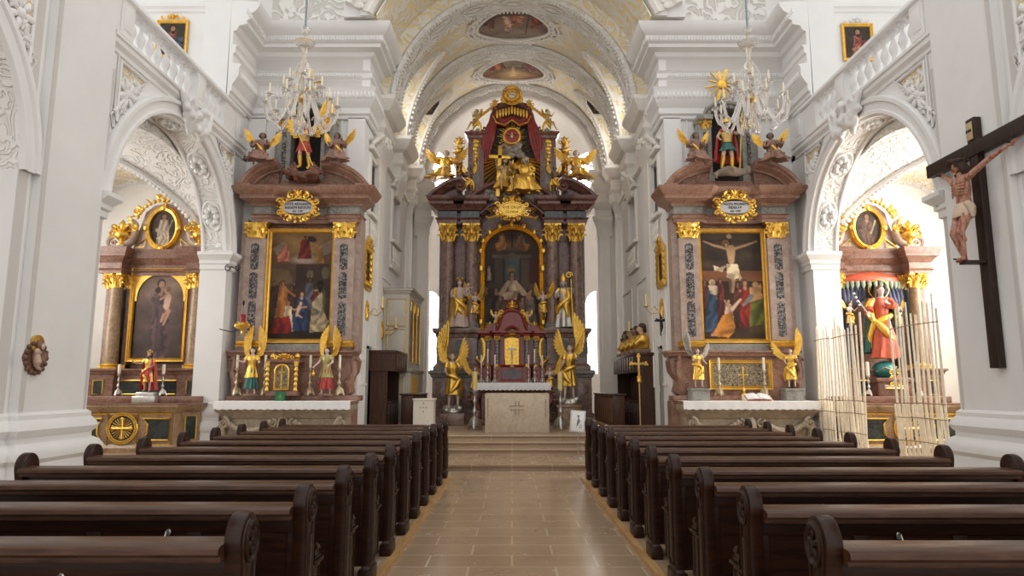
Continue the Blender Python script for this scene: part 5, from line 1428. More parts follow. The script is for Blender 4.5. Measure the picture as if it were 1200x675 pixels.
AR_ = side_altar(CXR, 1, (paint_crucifixion(), 'tall oil painting of a crucifixion with mourners, gilt frame, right side altar'), ('UBI NON MORIEMUR', 'FIDELI P', 'AN  1737'), 'right pink marble side altar with broken pediment and crucifixion painting')
# ================================================================ THE HIGH ALTAR
YH = 22.1; KH = YH/800/0.9893
def hx(px): return (px-600)*KH
def hz(py): return Z_(py, YH)
HA = thing('high_altar', 'tall maroon marble high altar with gilt capitals and arched painting in the chancel', 'altar', (0, 22.4, 0.5))
def HB(nm, b, m, par=None, **k): return b.build(nm, m, par or HA, world=True, **k)
zA0, zA1, zB1 = 0.5, hz(437), hz(386)
XO, XI, XM = 2.44, 1.12, 2.62
def plan(o, yf, yc=22.6): return [(-XO-o, 23.2), (-XO-o, yf), (-XI+o*0.5, yf), (-XI+o*0.5, yc), (XI-o*0.5, yc), (XI-o*0.5, yf), (XO+o, yf), (XO+o, 23.2)]
b = MB(); P1 = plan(0.1, 21.95); b.prism(P1, 0.5, zA1-0.12, 'z'); b.mould(P1, [(0,0.5),(0.12,0.5),(0.12,0.62),(0.06,0.68),(0.06,0.78),(0,0.82)])
for s in (-1, 1):
    for (a, c) in ((2.45, 2.0), (1.85, 1.2)): b.box(s*a, 21.93, 0.95, s*c, 21.96, zA1-0.3, 0.01)
HB('lower_plinth', b, shaft_marble, smooth=0.5)
b = MB(); b.mould(P1, [(0,zA1-0.16),(0.04,zA1-0.14),(0.07,zA1-0.05),(0.12,zA1-0.02),(0.12,zA1+0.06),(0.04,zA1+0.1),(0,zA1+0.1)]); b.prism(P1, zA1-0.13, zA1+0.08, 'z'); HB('plinth_band', b, grey_stone, smooth=0.5)
P2 = plan(-0.02, 22.0)
b = MB(); b.prism(P2, zA1+0.05, zB1, 'z')
b.mould(P2, [(0,zA1+0.1),(0.10,zA1+0.1),(0.10,zA1+0.2),(0.03,zA1+0.28),(0,zA1+0.3)])
b.mould(P2, [(0,zB1-0.28),(0.03,zB1-0.26),(0.05,zB1-0.16),(0.12,zB1-0.12),(0.14,zB1-0.04),(0.14,zB1+0.02),(0,zB1+0.04)]); b.prism(plan(0.1, 21.88), zB1-0.06, zB1+0.02, 'z')
HB('upper_plinth', b, shaft_marble, smooth=0.5)
for s in (-1, 1):
    for (a, c) in ((hx(534), hx(548)), (hx(513.5), hx(524))):
        x0, x1 = (a, c) if s < 0 else (-c, -a); q = 0.1
        b = MB(); z0, z1 = hz(418), hz(398)
        o = [(x0+q,z0),(x1-q,z0),(x1,z0+q),(x1,z1-q),(x1-q,z1),(x0+q,z1),(x0,z1-q),(x0,z0+q)]
        b.prism(o, 21.97, 22.01, 'y'); HB('slate_panel', b, slate, smooth=0)
        b = MB(); b.tube([(x, 21.97, z) for x, z in o], 0.02, 5, closed=True); HB('panel_moulding', b, grey_stone)
# backing wall, pilasters and columns
zC0, zC1 = hz(282), hz(262)
b = MB(); b.box(-XO, 22.6, zB1, -1.08, 23.1, zC1+0.1); b.box(1.08, 22.6, zB1, XO, 23.1, zC1+0.1); b.box(-1.2, 22.75, zB1-0.3, 1.2, 23.1, zC1+0.6)
for s in (-1, 1): b.box(s*2.36, 22.42, zB1, s*1.98, 22.6, zC0); b.box(s*1.84, 22.5, zB1, s*1.58, 22.6, zC0); b.box(s*1.50, 22.42, zB1, s*1.16, 22.6, zC0)
HB('retable_wall', b, dark_marble)
colm = []
for px in (524, 552, 648, 676):
    x = hx(px); b = MB(); b.lathe([(0.215,zB1+0.2),(0.215,zB1+0.9),(0.185,zC0)], 22, (x, 22.25, 0)); sh_ = HB('column', b, shaft_marble, smooth=0.9)
    b = MB(); b.lathe([(0.27,zB1),(0.27,zB1+0.07),(0.25,zB1+0.09),(0.265,zB1+0.13),(0.23,zB1+0.16),(0.245,zB1+0.19),(0.21,zB1+0.22)], 22, (x, 22.25, 0)); HB('column_base', b, grey_stone, sh_, smooth=0.7)
    b = MB(); capital(b, x-0.28, x+0.28, zC0-0.03, zC1, 22.0, 0.42); HB('capital', b, gold, sh_, smooth=0.9)
# entablature on the column pairs
zE = hz(233); H = zE-zC1
P3 = plan(-0.02, 22.02)
def band(path, lo, hi, prof, nm, m):
    b = MB(); q = [(o, zC1+z*H) for o, z in prof if lo <= z <= hi]; q = [(0, q[0][1])]+q+[(0, q[-1][1])]; b.mould(path, q); b.prism(path, q[0][1], q[-1][1], 'z'); HB(nm, b, m, smooth=0.5)
hp = [(0.0,0),(0.03,0.0),(0.04,0.12),(0.08,0.15),(0.10,0.2),(0.02,0.22),(0.02,0.47),(0.08,0.5),(0.12,0.58),(0.22,0.66),(0.26,0.7),(0.26,0.8),(0.34,0.86),(0.38,0.98),(0.38,1.0)]
for s in (-1, 1):
    if s < 0: pth = [(-XO, 23.2), (-XO, 22.02), (-XI-0.72, 22.02), (-XI-0.72, 22.2), (-XI-0.55, 22.2), (-XI-0.55, 22.02), (-XI+0.02, 22.02), (-XI+0.02, 22.8)]
    else: pth = [(XI-0.02, 22.8), (XI-0.02, 22.02), (XI+0.55, 22.02), (XI+0.55, 22.2), (XI+0.72, 22.2), (XI+0.72, 22.02), (XO, 22.02), (XO, 23.2)]
    band(pth, 0, 0.21, hp, 'architrave', dark_marble); band(pth, 0.22, 0.48, hp, 'frieze', slate); band(pth, 0.5, 1, hp, 'cornice', dark_marble)
# curved middle of the entablature above the painting
b = MB(); n = 24
o = [(-XI-0.15+(2*XI+0.3)*i/n, zC1+0.62*H+0.62*math.sin(PI*i/n)**0.8) for i in range(n+1)]
b.mould(o, [(-0.32,21.75),(-0.24,21.78),(-0.18,21.95),(-0.08,22.0),(-0.05,22.1),(0.22,22.12),(0.26,22.06),(0.32,22.06),(0.34,22.7),(-0.32,22.7)], mapf=lambda a, c, z: (a, z, c))
HB('curved_cornice', b, dark_marble, smooth=0.6)
b = MB(); o = [(-1.22, zC1-0.45)]+[(-1.22+2.44*i/n, zC1+0.3*H+0.62*math.sin(PI*i/n)**0.8) for i in range(n+1)]+[(1.22, zC1-0.45)]
b.prism(o, 22.3, 22.5, 'y'); HB('arch_spandrel', b, dark_marble) if 0 else None
# outer segmental scrolls
for s in (-1, 1):
    b = MB(); pts = []
    for i in range(15):
        t = i/14; x = -2.78+1.12*t; z = zE+0.03+0.62*(math.sin(t*PI*0.5)**0.85)
        pts.append((s*-x if s > 0 else x, z))
    pt = pts if s < 0 else pts[::-1]
    b.mould(pt, [(0,21.72),(0.09,21.74),(0.11,21.82),(0.2,21.9),(0.26,22.0),(0.26,22.6),(0,22.6)], mapf=lambda a, c, z: (a, z, c))
    volute(b, (s*1.72, zE+0.38), 0.2, 0.07, s, 21.85)
    b.prism([(s*2.5, zE)]+[(x, z-0.22) for x, z in (pts[4:])]+[(s*1.66, zE)], 22.1, 22.6, 'y')
    b.box(s*2.8, 21.75, zE-0.01, s*1.6, 22.6, zE+0.04)
    HB('pediment_scroll', b, dark_marble, smooth=0.7)
# upper storey
U = [(547,236),(547,158),(566,158),(571,150),(574.5,141),(576,130),(584,124),(600,120)]
U = U+[(1200-x, y) for x, y in U[-2::-1]]
UP = [(hx(x)*1.0, hz(y)) for x, y in U]
b = MB(); b.prism(UP, 22.35, 22.7, 'y'); b.tube([(x, 22.35, z) for x, z in UP[1:-1]], 0.07, 7)
b.mould([(hx(576), hz(128)), (hx(584), hz(122)), (0, hz(118)), (hx(616), hz(122)), (hx(624), hz(128))], [(-0.06,22.15),(0.0,22.12),(0.1,22.2),(0.12,22.6),(-0.06,22.6)], mapf=lambda a, c, z: (a, z, c))
HB('upper_retable', b, dark_marble, smooth=0.6)
for s in (-1, 1):
    b = MB(); a, c = sorted((s*hx(566), s*hx(547))); b.box(a, 22.1, zE, c, 22.5, hz(160)); b.mould([(a,22.5),(a,22.1),(c,22.1),(c,22.5)], [(0,hz(163)),(0.04,hz(162)),(0.05,hz(159)),(0.12,hz(157)),(0.12,hz(155.5)),(0,hz(155))]); b.box(a-0.1, 22.0, hz(157), c+0.1, 22.5, hz(155))
    b.mould([(a,22.5),(a,22.1),(c,22.1),(c,22.5)], [(0,zE),(0.1,zE),(0.1,zE+0.25),(0,zE+0.3)])
    o = HB('upper_pilaster', b, dark_marble, smooth=0.5)
    b = MB(); m_ = (a+c)/2; b.box(m_-0.11, 22.085, zE+0.5, m_+0.11, 22.1, hz(166)); HB('grey_inlay', b, grey_stone, o)
    b = MB()
    for k in range(8):
        z = hz(166)-k*0.13; b.ell((m_+0.03*math.sin(k*2), 22.05, z), (0.10-0.007*k, 0.05, 0.09), 7, 5); leaf(b, (m_, 22.06, z), (0,-1,-0.3), (random.choice((-1,1))*0.8, 0, -1), 0.2, 0.035)
    HB('gilt_drop', b, gold, o, smooth=1)
    # outer slender posts with bars
    b = MB(); x = s*hx(536) if s < 0 else -hx(536)
    x = s*abs(hx(536)); b.box(x-0.1, 22.25, zE, x+0.1, 22.5, hz(178)); b.lathe([(0.17,0),(0.17,0.06),(0.1,0.1),(0.12,0.2),(0.06,0.34)], 10, (x, 22.37, hz(178)))
    b.tube([(x, 22.4, hz(196)), (s*1.6, 22.4, hz(203)), (s*1.42, 22.4, hz(200))], 0.09, 7); b.tube([(x, 22.4, hz(212)), (s*1.6, 22.4, hz(214)), (s*1.42, 22.4, hz(208))], 0.08, 7)
    q = HB('side_post', b, dark_marble, smooth=0.7)
    b = MB()
    for (py, sc_) in ((176, 0.22), (190, 0.16), (200, 0.12)):
        for k in range(9): a = 2*PI*k/9; leaf(b, (x, 22.2, hz(py)), (math.cos(a),-0.6,math.sin(a)), (math.cos(a),0,math.sin(a)), sc_, sc_*0.25)
        b.ell((x, 22.15, hz(py)), sc_*0.45, 8, 6)
    M = Matrix.Translation((x, 22.3, hz(174)+0.1)); u = MB(); flame_urn(u, (0,0,0), 0.42); b.join(u, M); HB('gilt_finial', b, gold, q, smooth=1)
    # consoles of the shoulders
    b = MB(); pts = [(s*abs(hx(566)), 22.3, hz(157)), (s*abs(hx(572)), 22.3, hz(152)), (s*abs(hx(575)), 22.3, hz(143)), (s*abs(hx(577)), 22.3, hz(131))]; b.tube(pts, [0.11,0.13,0.12,0.1], 8); volute(b, (s*abs(hx(565)), hz(153)), 0.14, 0.05, s, 22.2); HB('shoulder_console', b, dark_marble, smooth=1)
# dark ground of the glory
b = MB(); G = [(hx(568), zE)]+[(hx(568), hz(172))]+[(hx(575), hz(155)), (hx(581), hz(146)), (hx(619), hz(146)), (hx(625), hz(155)), (hx(632), hz(172)), (hx(632), zE)]
b.prism(G, 22.3, 22.36, 'y'); HB('glory_ground', b, plain('dark_green_ground', (0.035,0.035,0.025), 0.6))
# red drapery of the canopy
b = MB()
for s in (-1, 1):
    b.tube([(s*0.02,22.15,hz(139)),(s*0.25,22.1,hz(146)),(s*0.5,22.12,hz(143)),(s*0.62,22.2,hz(135))], [0.07,0.11,0.10,0.04], 8)
    b.tube([(s*0.02,22.18,hz(136)),(s*0.25,22.15,hz(142)),(s*0.5,22.15,hz(138)),(s*0.6,22.2,hz(131))], [0.06,0.09,0.08,0.03], 8)
    for k in range(4):
        dx = 0.075*k; b.tube([(s*(0.55+dx*0.3),22.15,hz(134)),(s*(0.60+dx),22.1,hz(150)),(s*(0.66+dx*1.3),22.1,hz(163)),(s*(0.74+dx*1.1),22.15,hz(176)),(s*(0.86+dx*0.5),22.18,hz(190))], [0.05,0.075,0.08,0.06,0.03], 7)
HB('red_drapery', b, red_cloth, smooth=1.2)
b = MB()
for s in (-1, 1): b.tube([(0,22.0,hz(142)),(s*0.25,21.98,hz(148.5)),(s*0.52,22.0,hz(145)),(s*0.64,22.1,hz(136))], 0.028, 6)
for k in range(11): x = -0.5+0.1*k; b.tube([(x,22.02,hz(130)+0.12-abs(x)*0.3),(x,22.0,hz(133)+0.05-abs(x)*0.3),(x,22.02,hz(135.5)+0.02-abs(x)*0.3)], [0.035,0.045,0.01], 6)
HB('gilt_fringe', b, gold, smooth=1)
# sunburst with the dove medallion
b = MB(); zc = hz(159.5)
for k in range(36):
    a = 2*PI*k/36; d = Vector((math.cos(a),0,math.sin(a))); L = (0.50,0.36,0.43)[k%3]
    b.tube([Vector((0,22.14,zc))+d*0.24, Vector((0,22.12,zc))+d*L], [0.022,0.008], 5)
b.tube([(0.27*math.cos(2*PI*i/24),22.1,zc+0.27*math.sin(2*PI*i/24)) for i in range(24)], 0.045, 7, closed=True)
HB('small_sunburst', b, gold, smooth=1)
b = MB(); b.lathe([(0,0),(0.25,0),(0.25,0.04),(0,0.05)], 24, M=Matrix.Translation((0,22.16,zc)) @ Matrix.Rotation(PI/2,4,'X')); d_ = HB('red_medallion', b, crimson)
b = MB(); b.ell((0,22.08,zc), (0.05,0.03,0.08)); b.ell((0,22.07,zc+0.09), 0.03)
for s in (-1,1): b.tube([(s*0.03,22.08,zc+0.02),(s*0.12,22.08,zc+0.07),(s*0.2,22.08,zc)], [0.03,0.045,0.01], 6, flat=0.4)
HB('dove', b, silver, d_, smooth=1.2)
b = MB(); gc = Vector((0, 22.2, hz(182)))
for k in range(26):
    deg = -172+(344-180)*k/25; a = math.radians(deg); L = (1.75,1.35,1.55)[k%3]*(1-0.25*abs(math.sin(a))*0)
    d = Vector((math.cos(a),0,math.sin(a)))
    e = gc+d*min(L, 1.1/max(0.15, abs(math.cos(a)))); b.tube([gc+d*0.25, e], [0.026,0.075], 4, flat=0.5)
for s in (-1,1):
    for k in range(3): a = math.radians(20+14*k); d = Vector((s*math.cos(a),0,math.sin(a))); b.tube([gc+d*0.3, gc+d*(0.9-0.1*k)], [0.02,0.04], 4, flat=0.5)
HB('large_rays', b, gold, smooth=0.5)
# silvered clouds
for cx_, cz_, sx, sz, n_ in ((0,178,0.32,0.25,26),(-0.75,230,0.35,0.22,20),(0.75,230,0.35,0.22,20),(0,226,0.3,0.18,12)):
    b = MB()
    for k in range(n_): r_ = random.uniform(0.09,0.15); b.ell((cx_+random.uniform(-sx,sx), 22.05+random.uniform(-0.12,0.1), hz(cz_)+random.uniform(-sz,sz)), (r_,r_*0.8,r_*0.7), 8, 6)
    b.ell((cx_, 22.05, hz(cz_)), (sx*1.1,0.1,sz*0.9)); b = remesh(b, 0.035, 2); HB('cloud', b, grey_cloud, smooth=1.2)
# gilt cross held by the Son
b = MB(); M = Matrix.Translation((hx(583), 21.85, hz(233))) @ Matrix.Rotation(math.radians(3), 4, 'Y'); q = MB(); q.box(-0.07,-0.05,0,0.07,0.05,1.75,0.01); q.box(-0.36,-0.05,1.3,0.36,0.05,1.42,0.01); b.join(q, M); b.tube([(0.06,21.9,hz(232)),(0.03,21.9,hz(190))], 0.03, 6)
HB('gilt_beams', b, gold, smooth=0.5)
# crest with the triangle
b = MB(); zc = hz(112)
for k in range(26):
    a = 2*PI*k/26; d = Vector((math.cos(a),0,math.sin(a))); leaf(b, Vector((0,22.1,zc))+d*0.16, (-d.z,-0.5,d.x), d, 0.24, 0.055)
for k in range(16): a = 2*PI*k/16; b.ell((0.2*math.cos(a),22.05,zc+0.17*math.sin(a)), (0.08,0.07,0.07), 7, 5)
b.tube([(-0.11,22.0,zc-0.07),(0.11,22.0,zc-0.07),(0,22.0,zc+0.12)], 0.018, 6, closed=True); b.ell((0,22.02,zc), (0.03,0.02,0.03))
for s in (-1,1):
    volute(b, (s*0.3, zc-0.15), 0.13, 0.045, s, 22.1); b.tube([(s*0.55,22.15,hz(122)),(s*0.85,22.1,hz(130)),(s*1.1,22.1,hz(138)),(s*1.3,22.1,hz(143))], 0.03, 6)
    for k in range(9): t=k/8; b.ell((s*(0.6+0.65*t),22.08,hz(124+17*t)), (0.06,0.05,0.06), 7, 5)
    u = MB(); flame_urn(u, (0,0,0), 0.38); b.join(u, Matrix.Translation((s*0.58, 22.2, hz(127))))
HB('gilt_crest', b, gold, smooth=1)
# cartouche over the painting
b = MB(); zc = hz(250); cartouche(b, 0, zc, 21.6, 1.1, 0.72, 12)
for s in (-1,1):
    b.tube([(s*0.3,21.6,zc-0.2),(s*0.55,21.58,zc-0.24),(s*0.75,21.6,zc-0.3),(s*0.85,21.6,zc-0.22)], [0.05,0.04,0.045,0.02], 6)
    for k in range(4): leaf(b, (s*(0.35+0.1*k),21.6,zc-0.15), (s,-0.3,0.2), (s*0.6,0,1), 0.32-0.03*k, 0.04)
ct = HB('cartouche', b, gold, smooth=1)
b = MB(); b.prism([(0.36*math.cos(2*PI*i/20), zc+0.21*math.sin(2*PI*i/20)) for i in range(20)], 21.56, 22.0, 'y'); pl = HB('inscription_plate', b, gold_flat, ct, smooth=0)
b = MB(); text_at(b, 'AVE CRUX', 0.13, (0, 21.555, zc+0.06)); text_at(b, 'GLORIA', 0.12, (0, 21.555, zc-0.09)); HB('inscription', b, ink, pl, smooth=0)
# arched painting
def paint_high():
    P = Paint(64, 110, (70,52,40), (45,33,27), 8)
    P.poly([(0,0.25),(1,0.25),(1,1),(0,1)], (58,47,40)); P.poly([(0.37,0.5),(0.37,0.3),(0.43,0.25),(0.5,0.235),(0.57,0.25),(0.63,0.3),(0.63,0.5)], (70,95,105)); P.ell(0.48,0.4,0.12,0.06,(160,140,85),soft=0.8)
    for x0, x1 in ((0.2,0.34),(0.66,0.82)): P.poly([(x0,0.3),(x1,0.3),(x1,0.55),(x0,0.55)], (82,72,62))
    P.poly([(0.15,0.25),(0.85,0.25),(0.85,0.29),(0.15,0.29)], (90,80,68)); P.poly([(0.8,0.3),(1,0.25),(1,0.6),(0.8,0.55)], (85,35,28))
    P.poly([(0.1,0.52),(0.9,0.53),(0.95,0.6),(0.05,0.58)], (80,72,62)); P.man(0.1,0.36,0.14,(150,145,130),(150,145,130),(150,145,130),w=0.8)
    P.ell(0.5,0.16,0.42,0.07,(110,85,60),soft=0.8); P.man(0.33,0.05,0.12,(170,115,60),w=2); P.man(0.66,0.05,0.12,(120,95,75),w=2); P.poly([(0.2,0.14),(0.4,0.12),(0.38,0.2),(0.24,0.22)], (175,115,45),folds=40); P.poly([(0.6,0.14),(0.82,0.15),(0.76,0.22),(0.58,0.2)], (150,95,45),folds=40)
    P.line(0.5,0.03,0.5,0.18,0.014,0.014,(45,30,22)); P.line(0.43,0.06,0.57,0.06,0.01,0.01,(45,30,22))
    for x, y, c in ((0.05,0.56,(60,60,45)),(0.22,0.57,(55,45,48)),(0.3,0.62,(95,75,60)),(0.9,0.57,(55,55,70)),(0.8,0.6,(120,110,100)),(0.68,0.66,(120,90,70))): P.man(x,y,0.36,c,(165,120,90),(45,30,22),w=1.1)
    P.man(0.5,0.42,0.44,(125,38,28),(185,135,105),(55,32,20),w=1.0,arm=((0.26,0.63),(0.74,0.63))); P.poly([(0.42,0.5),(0.6,0.5),(0.62,0.62),(0.44,0.66)], (195,180,155),folds=40); P.line(0.56,0.52,0.7,0.62,0.035,0.05,(190,175,150)); P.line(0.43,0.52,0.33,0.62,0.03,0.05,(185,170,145)); P.poly([(0.33,0.62),(0.6,0.6),(0.58,0.68),(0.36,0.68)],(180,165,140),folds=30)
    P.poly([(0.72,0.64),(0.86,0.58),(0.8,0.7)], (175,130,100)); return P
q = thing('altar_painting', 'arched oil painting of a robed figure blessing a crowd, high altar', 'painting', (0, 22.4, hz(391)))
x0, x1, z0, z1, zs = hx(561.5), hx(638.5), hz(391), hz(260.5), hz(292)
Rr = x1
def archpath(n=24): return [(x0, z0), (x0, zs)]+[(Rr*-math.cos(PI*i/n), zs+(z1-zs)*math.sin(PI*i/n)) for i in range(1, n)]+[(x1, zs), (x1, z0)]
b = MB(); b.mould(archpath(), [(-0.0,22.75),(0,22.42),(0.03,22.38),(0.07,22.42),(0.09,22.48),(0.12,22.44),(0.16,22.42),(0.19,22.5),(0.19,22.6)], mapf=lambda a, c, z: (a, z, c))
b.mould([(x1, z0), (x0, z0)], [(-0.0,22.75),(0,22.42),(0.03,22.38),(0.07,22.42),(0.12,22.44),(0.19,22.5)], mapf=lambda a, c, z: (a, z, c))
for k, (x, z) in enumerate(archpath()[1:-1]):
    if k % 3 == 0: leaf(b, (x*0.98, 22.4, z), (0,-1,0), (x, 0, 0.3), 0.2, 0.05); b.ell((x*0.98,22.38,z), (0.07,0.04,0.09), 7, 5)
for s in (-1,1):
    for z in (z0+0.4, z0+1.3, z0+2.2): b.ell((s*(x1-0.05),22.38,z), (0.07,0.04,0.13), 8, 6); leaf(b, (s*(x1-0.05),22.38,z), (0,-1,0), (s*0.3,0,1), 0.25, 0.05)
b.build('frame', gold, q, world=True, smooth=0.6)
canvas('canvas', q, paint_high(), x0+0.12, x1-0.12, z0+0.05, z1-0.12, 22.52, mask=lambda u, v: v > (zs-z1+0.0)/(z0-z1) or ((u-0.5)/0.5)**2+(1-v/((z1-zs)/(z1-z0)))**2 <= 1.02)

# mensa of the high altar
YT = 20.3; KT = YT/800/0.99
def tx(px): return (px-600)*KT
def tz(py): return Z_(py, YT)
t = thing('altar_table', 'dark marble altar table with gilt lines beneath the tabernacle', 'altar', (0, 20.9, 0.5))
b = MB(); zt = tz(449); b.box(-1.0, 20.3, 0.5, 1.0, 21.7, 0.68, 0.02); b.box(-0.9, 20.45, 0.6, 0.9, 21.7, zt-0.2); b.box(-1.1, 20.25, zt-0.12, 1.12, 21.72, zt)
b.mould([(-0.9,21.7),(-0.9,20.45),(0.9,20.45),(0.9,21.7)], [(0,zt-0.3),(0.05,zt-0.26),(0.12,zt-0.16),(0.18,zt-0.12),(0.18,zt-0.1),(0,zt-0.1)])
for s in (-1,1):
    b.tube([(s*0.95,20.5,zt-0.2),(s*1.12,20.45,zt-0.5),(s*0.98,20.5,zt-0.8),(s*1.05,20.45,0.66)], [0.12,0.14,0.08,0.12], 8); volute(b, (s*1.25, zt-0.4), 0.16, 0.07, s, 20.6)
b.build('table_body', dark_marble, t, world=True, smooth=0.7)
b = MB()
for s in (-1,1): b.tube([(s*0.08,20.44,zt-0.32),(s*0.8,20.44,zt-0.32),(s*0.8,20.44,0.75),(s*0.08,20.44,0.75)], 0.02, 5, closed=True)
b.build('gilt_lines', gold, t, world=True)
c = MB(); n = 50; vs = []; rows = [(21.3,zt+0.012),(20.22,zt+0.012),(20.2,zt-0.01),(20.195,zt-0.2)]
for (y, z) in rows:
    for i in range(n+1): vs.append((-1.12+2.26*i/n, y-(0.012*math.sin(i*1.1) if z < zt-0.1 else 0), z+(0.015*math.sin(i*2.1) if z < zt-0.1 else 0)))
fs = [(r_*(n+1)+i, r_*(n+1)+i+1, (r_+1)*(n+1)+i+1, (r_+1)*(n+1)+i) for r_ in range(3) for i in range(n)]
c.add(vs, fs); c.add([(x, y+0.005, z-0.005) for x, y, z in vs], [f[::-1] for f in fs]); o = c.build('altar_cloth', linen, smooth=0.8); tag(o, 'white lace-edged cloth on the high altar table', 'altar cloth')
# red tabernacle
T = thing('tabernacle', 'red marble tabernacle with gilt door and twisted columns on the high altar', 'tabernacle', (0, 20.9, zt))
def TB(nm, b, m, par=None, **k): return b.build(nm, m, par or T, world=True, **k)
b = MB(); YB = 20.75
plT = [(tx(561),21.6),(tx(561),YB+0.25),(tx(573),YB+0.25),(tx(578),YB),(tx(622),YB),(tx(627),YB+0.25),(tx(639),YB+0.25),(tx(639),21.6)]
b.prism(plT, zt, tz(428), 'z'); b.mould(plT, [(0,tz(430)),(0.05,tz(429)),(0.06,tz(427)),(0,tz(426.5))]); b.mould(plT, [(0,zt),(0.06,zt),(0.06,zt+0.08),(0,zt+0.12)])
b.box(tx(566), YB+0.3, tz(428), tx(634), 21.5, tz(392)); b.box(tx(586), YB+0.05, tz(428), tx(614), 21.4, tz(391))
pl3 = [(tx(564),21.5),(tx(564),YB+0.22),(tx(576),YB+0.22),(tx(580),YB),(tx(620),YB),(tx(624),YB+0.22),(tx(636),YB+0.22),(tx(636),21.5)]
b.mould(pl3, [(0,tz(393)),(0.04,tz(392)),(0.05,tz(390)),(0.12,tz(388.5)),(0.12,tz(386.5)),(0,tz(386))]); b.prism(pl3, tz(393), tz(386), 'z')
TB('tabernacle_body', b, red_marble, smooth=0.5)
b = MB(); dm = [(581,386),(584,381),(586,375),(588,368),(591,364),(595,362),(600,361.5)]; dm = dm+[(1200-x, y) for x, y in dm[-2::-1]]
b.prism([(tx(x), tz(y)) for x, y in dm], YB+0.1, 21.3, 'y'); b.tube([(tx(x), YB+0.1, tz(y)) for x, y in dm], 0.05, 7)
b.prism([(tx(x), tz(y)) for x, y in ((566,386),(570,380),(577,377),(582,386))], YB+0.35, 21.3, 'y'); b.prism([(tx(1200-x), tz(y)) for x, y in ((566,386),(570,380),(577,377),(582,386))], YB+0.35, 21.3, 'y')
n = 16; arc_ = [(tx(586)+(tx(614)-tx(586))*i/n, tz(391)+0.28*math.sin(PI*i/n)) for i in range(n+1)]; b.mould(arc_, [(0,YB-0.12),(0.06,YB-0.1),(0.08,YB),(0.08,YB+0.3),(0,YB+0.3)], mapf=lambda a, c, z: (a, z, c))
TB('domed_top', b, red_marble, smooth=0.7)
b = MB()
u = MB(); flame_urn(u, (0,0,0), 0.36); b.join(u, Matrix.Translation((0, YB+0.3, tz(362))))
for s in (-1,1):
    volute(b, (s*0.36, tz(366)), 0.11, 0.05, s, YB+0.1); b.tube([(s*0.3,YB+0.1,tz(364)),(s*0.44,YB+0.08,tz(369)),(s*0.46,YB+0.1,tz(375)),(s*0.56,YB+0.1,tz(378))], [0.03,0.05,0.05,0.03], 6)
    u = MB(); flame_urn(u, (0,0,0), 0.33); b.join(u, Matrix.Translation((s*0.69, YB+0.5, tz(386))))
for k in range(9): a = math.radians(10+20*k); leaf(b, (0.10*math.cos(a),YB-0.06,tz(394)+0.08*math.sin(a)), (0,-1,0), (math.cos(a),0,math.sin(a)*0.9), 0.2, 0.04)
TB('gilt_ornament', b, gold, smooth=1)
b = MB(); zd0, zd1 = tz(428), tz(396)
o = [(tx(591.5),zd0),(tx(608.5),zd0),(tx(608.5),zd1)]+[(0.21*math.cos(PI*i/10), zd1+0.06*math.sin(PI*i/10)) for i in range(1,10)]+[(tx(591.5),zd1)]
b.prism(o, YB, YB+0.05, 'y'); b.tube([(x, YB, z) for x, z in o], 0.02, 6, closed=True); d_ = TB('door', b, gold, smooth=0.4)
b = MB()
for k in range(6):
    for s in (-1,1): leaf(b, (s*0.1,YB-0.0,zd0+0.1+0.12*k), (0,-1,0), (s,0,0.6), 0.09, 0.018)
TB('door_relief', b, gold, d_, smooth=1)
b = MB(); b.box(tx(586),YB-0.02,tz(445),tx(614),YB+0.1,tz(430)); TB('lower_panel', b, red_marble); b = MB(); b.box(tx(595),YB-0.03,tz(444),tx(605),YB,tz(432)); b.box(tx(588),YB-0.03,tz(443),tx(592),YB,tz(433)); b.box(tx(608),YB-0.03,tz(443),tx(612),YB,tz(433)); TB('slate_panels', b, slate)
for px, yb_ in ((571.5, 443), (582.5, 433), (617.5, 433), (628.5, 443)):
    x = tx(px); yy = YB+0.12 if px in (571.5, 628.5) else YB-0.1; b = MB(); z0_ = tz(428); z1_ = tz(398)
    vs = []
    pf = [(0.055+0.012*math.sin(i*1.3), z0_+(z1_-z0_)*i/40) for i in range(41)]; b.lathe(pf, 12, (x, yy, 0)); cl = TB('twisted_column', b, marble('column_marble', [(0.16,0.17,0.15),(0.3,0.31,0.28)], 9, 0.25) if 'column_marble' not in MATS else MATS['column_marble'], smooth=1)
    b = MB(); capital(b, x-0.09, x+0.09, z1_, tz(393), yy-0.09, 0.18); q = MB(); q.lathe([(0.085,z0_-0.04),(0.085,z0_),(0.06,z0_+0.04)], 12, (x, yy, 0)); TB('column_ring', q, gold, cl, smooth=1); TB('capital', b, gold, cl, smooth=1)
    b = MB(); b.box(x-0.1, yy-0.1, zt, x+0.1, yy+0.2, z0_-0.04); TB('column_pedestal', b, red_marble, cl)
    b = MB()
    for k in range(5): leaf(b, (x, yy-0.1, zt+0.15+0.08*k), (0,-1,0), ((-1)**k*0.5,0,1), 0.16, 0.035)
    TB('pedestal_leaf', b, gold, cl, smooth=1)
for s in (-1,1):
    b = MB(); pts = [(s*abs(tx(563)),YB+0.35,tz(394)),(s*abs(tx(566)),YB+0.33,tz(400)),(s*abs(tx(566)),YB+0.33,tz(415)),(s*abs(tx(563)),YB+0.33,tz(424)),(s*abs(tx(557)),YB+0.33,tz(420)),(s*abs(tx(558.5)),YB+0.33,tz(416))]
    b.tube(pts, [0.05,0.06,0.06,0.07,0.06,0.03], 7, flat=1.3); b.prism([(s*abs(tx(565)),tz(395)),(s*abs(tx(567)),tz(430)),(s*abs(tx(562)),tz(430)),(s*abs(tx(563)),tz(420))], YB+0.32, YB+0.36, 'y'); TB('gilt_side_scroll', b, gold, smooth=0.9)
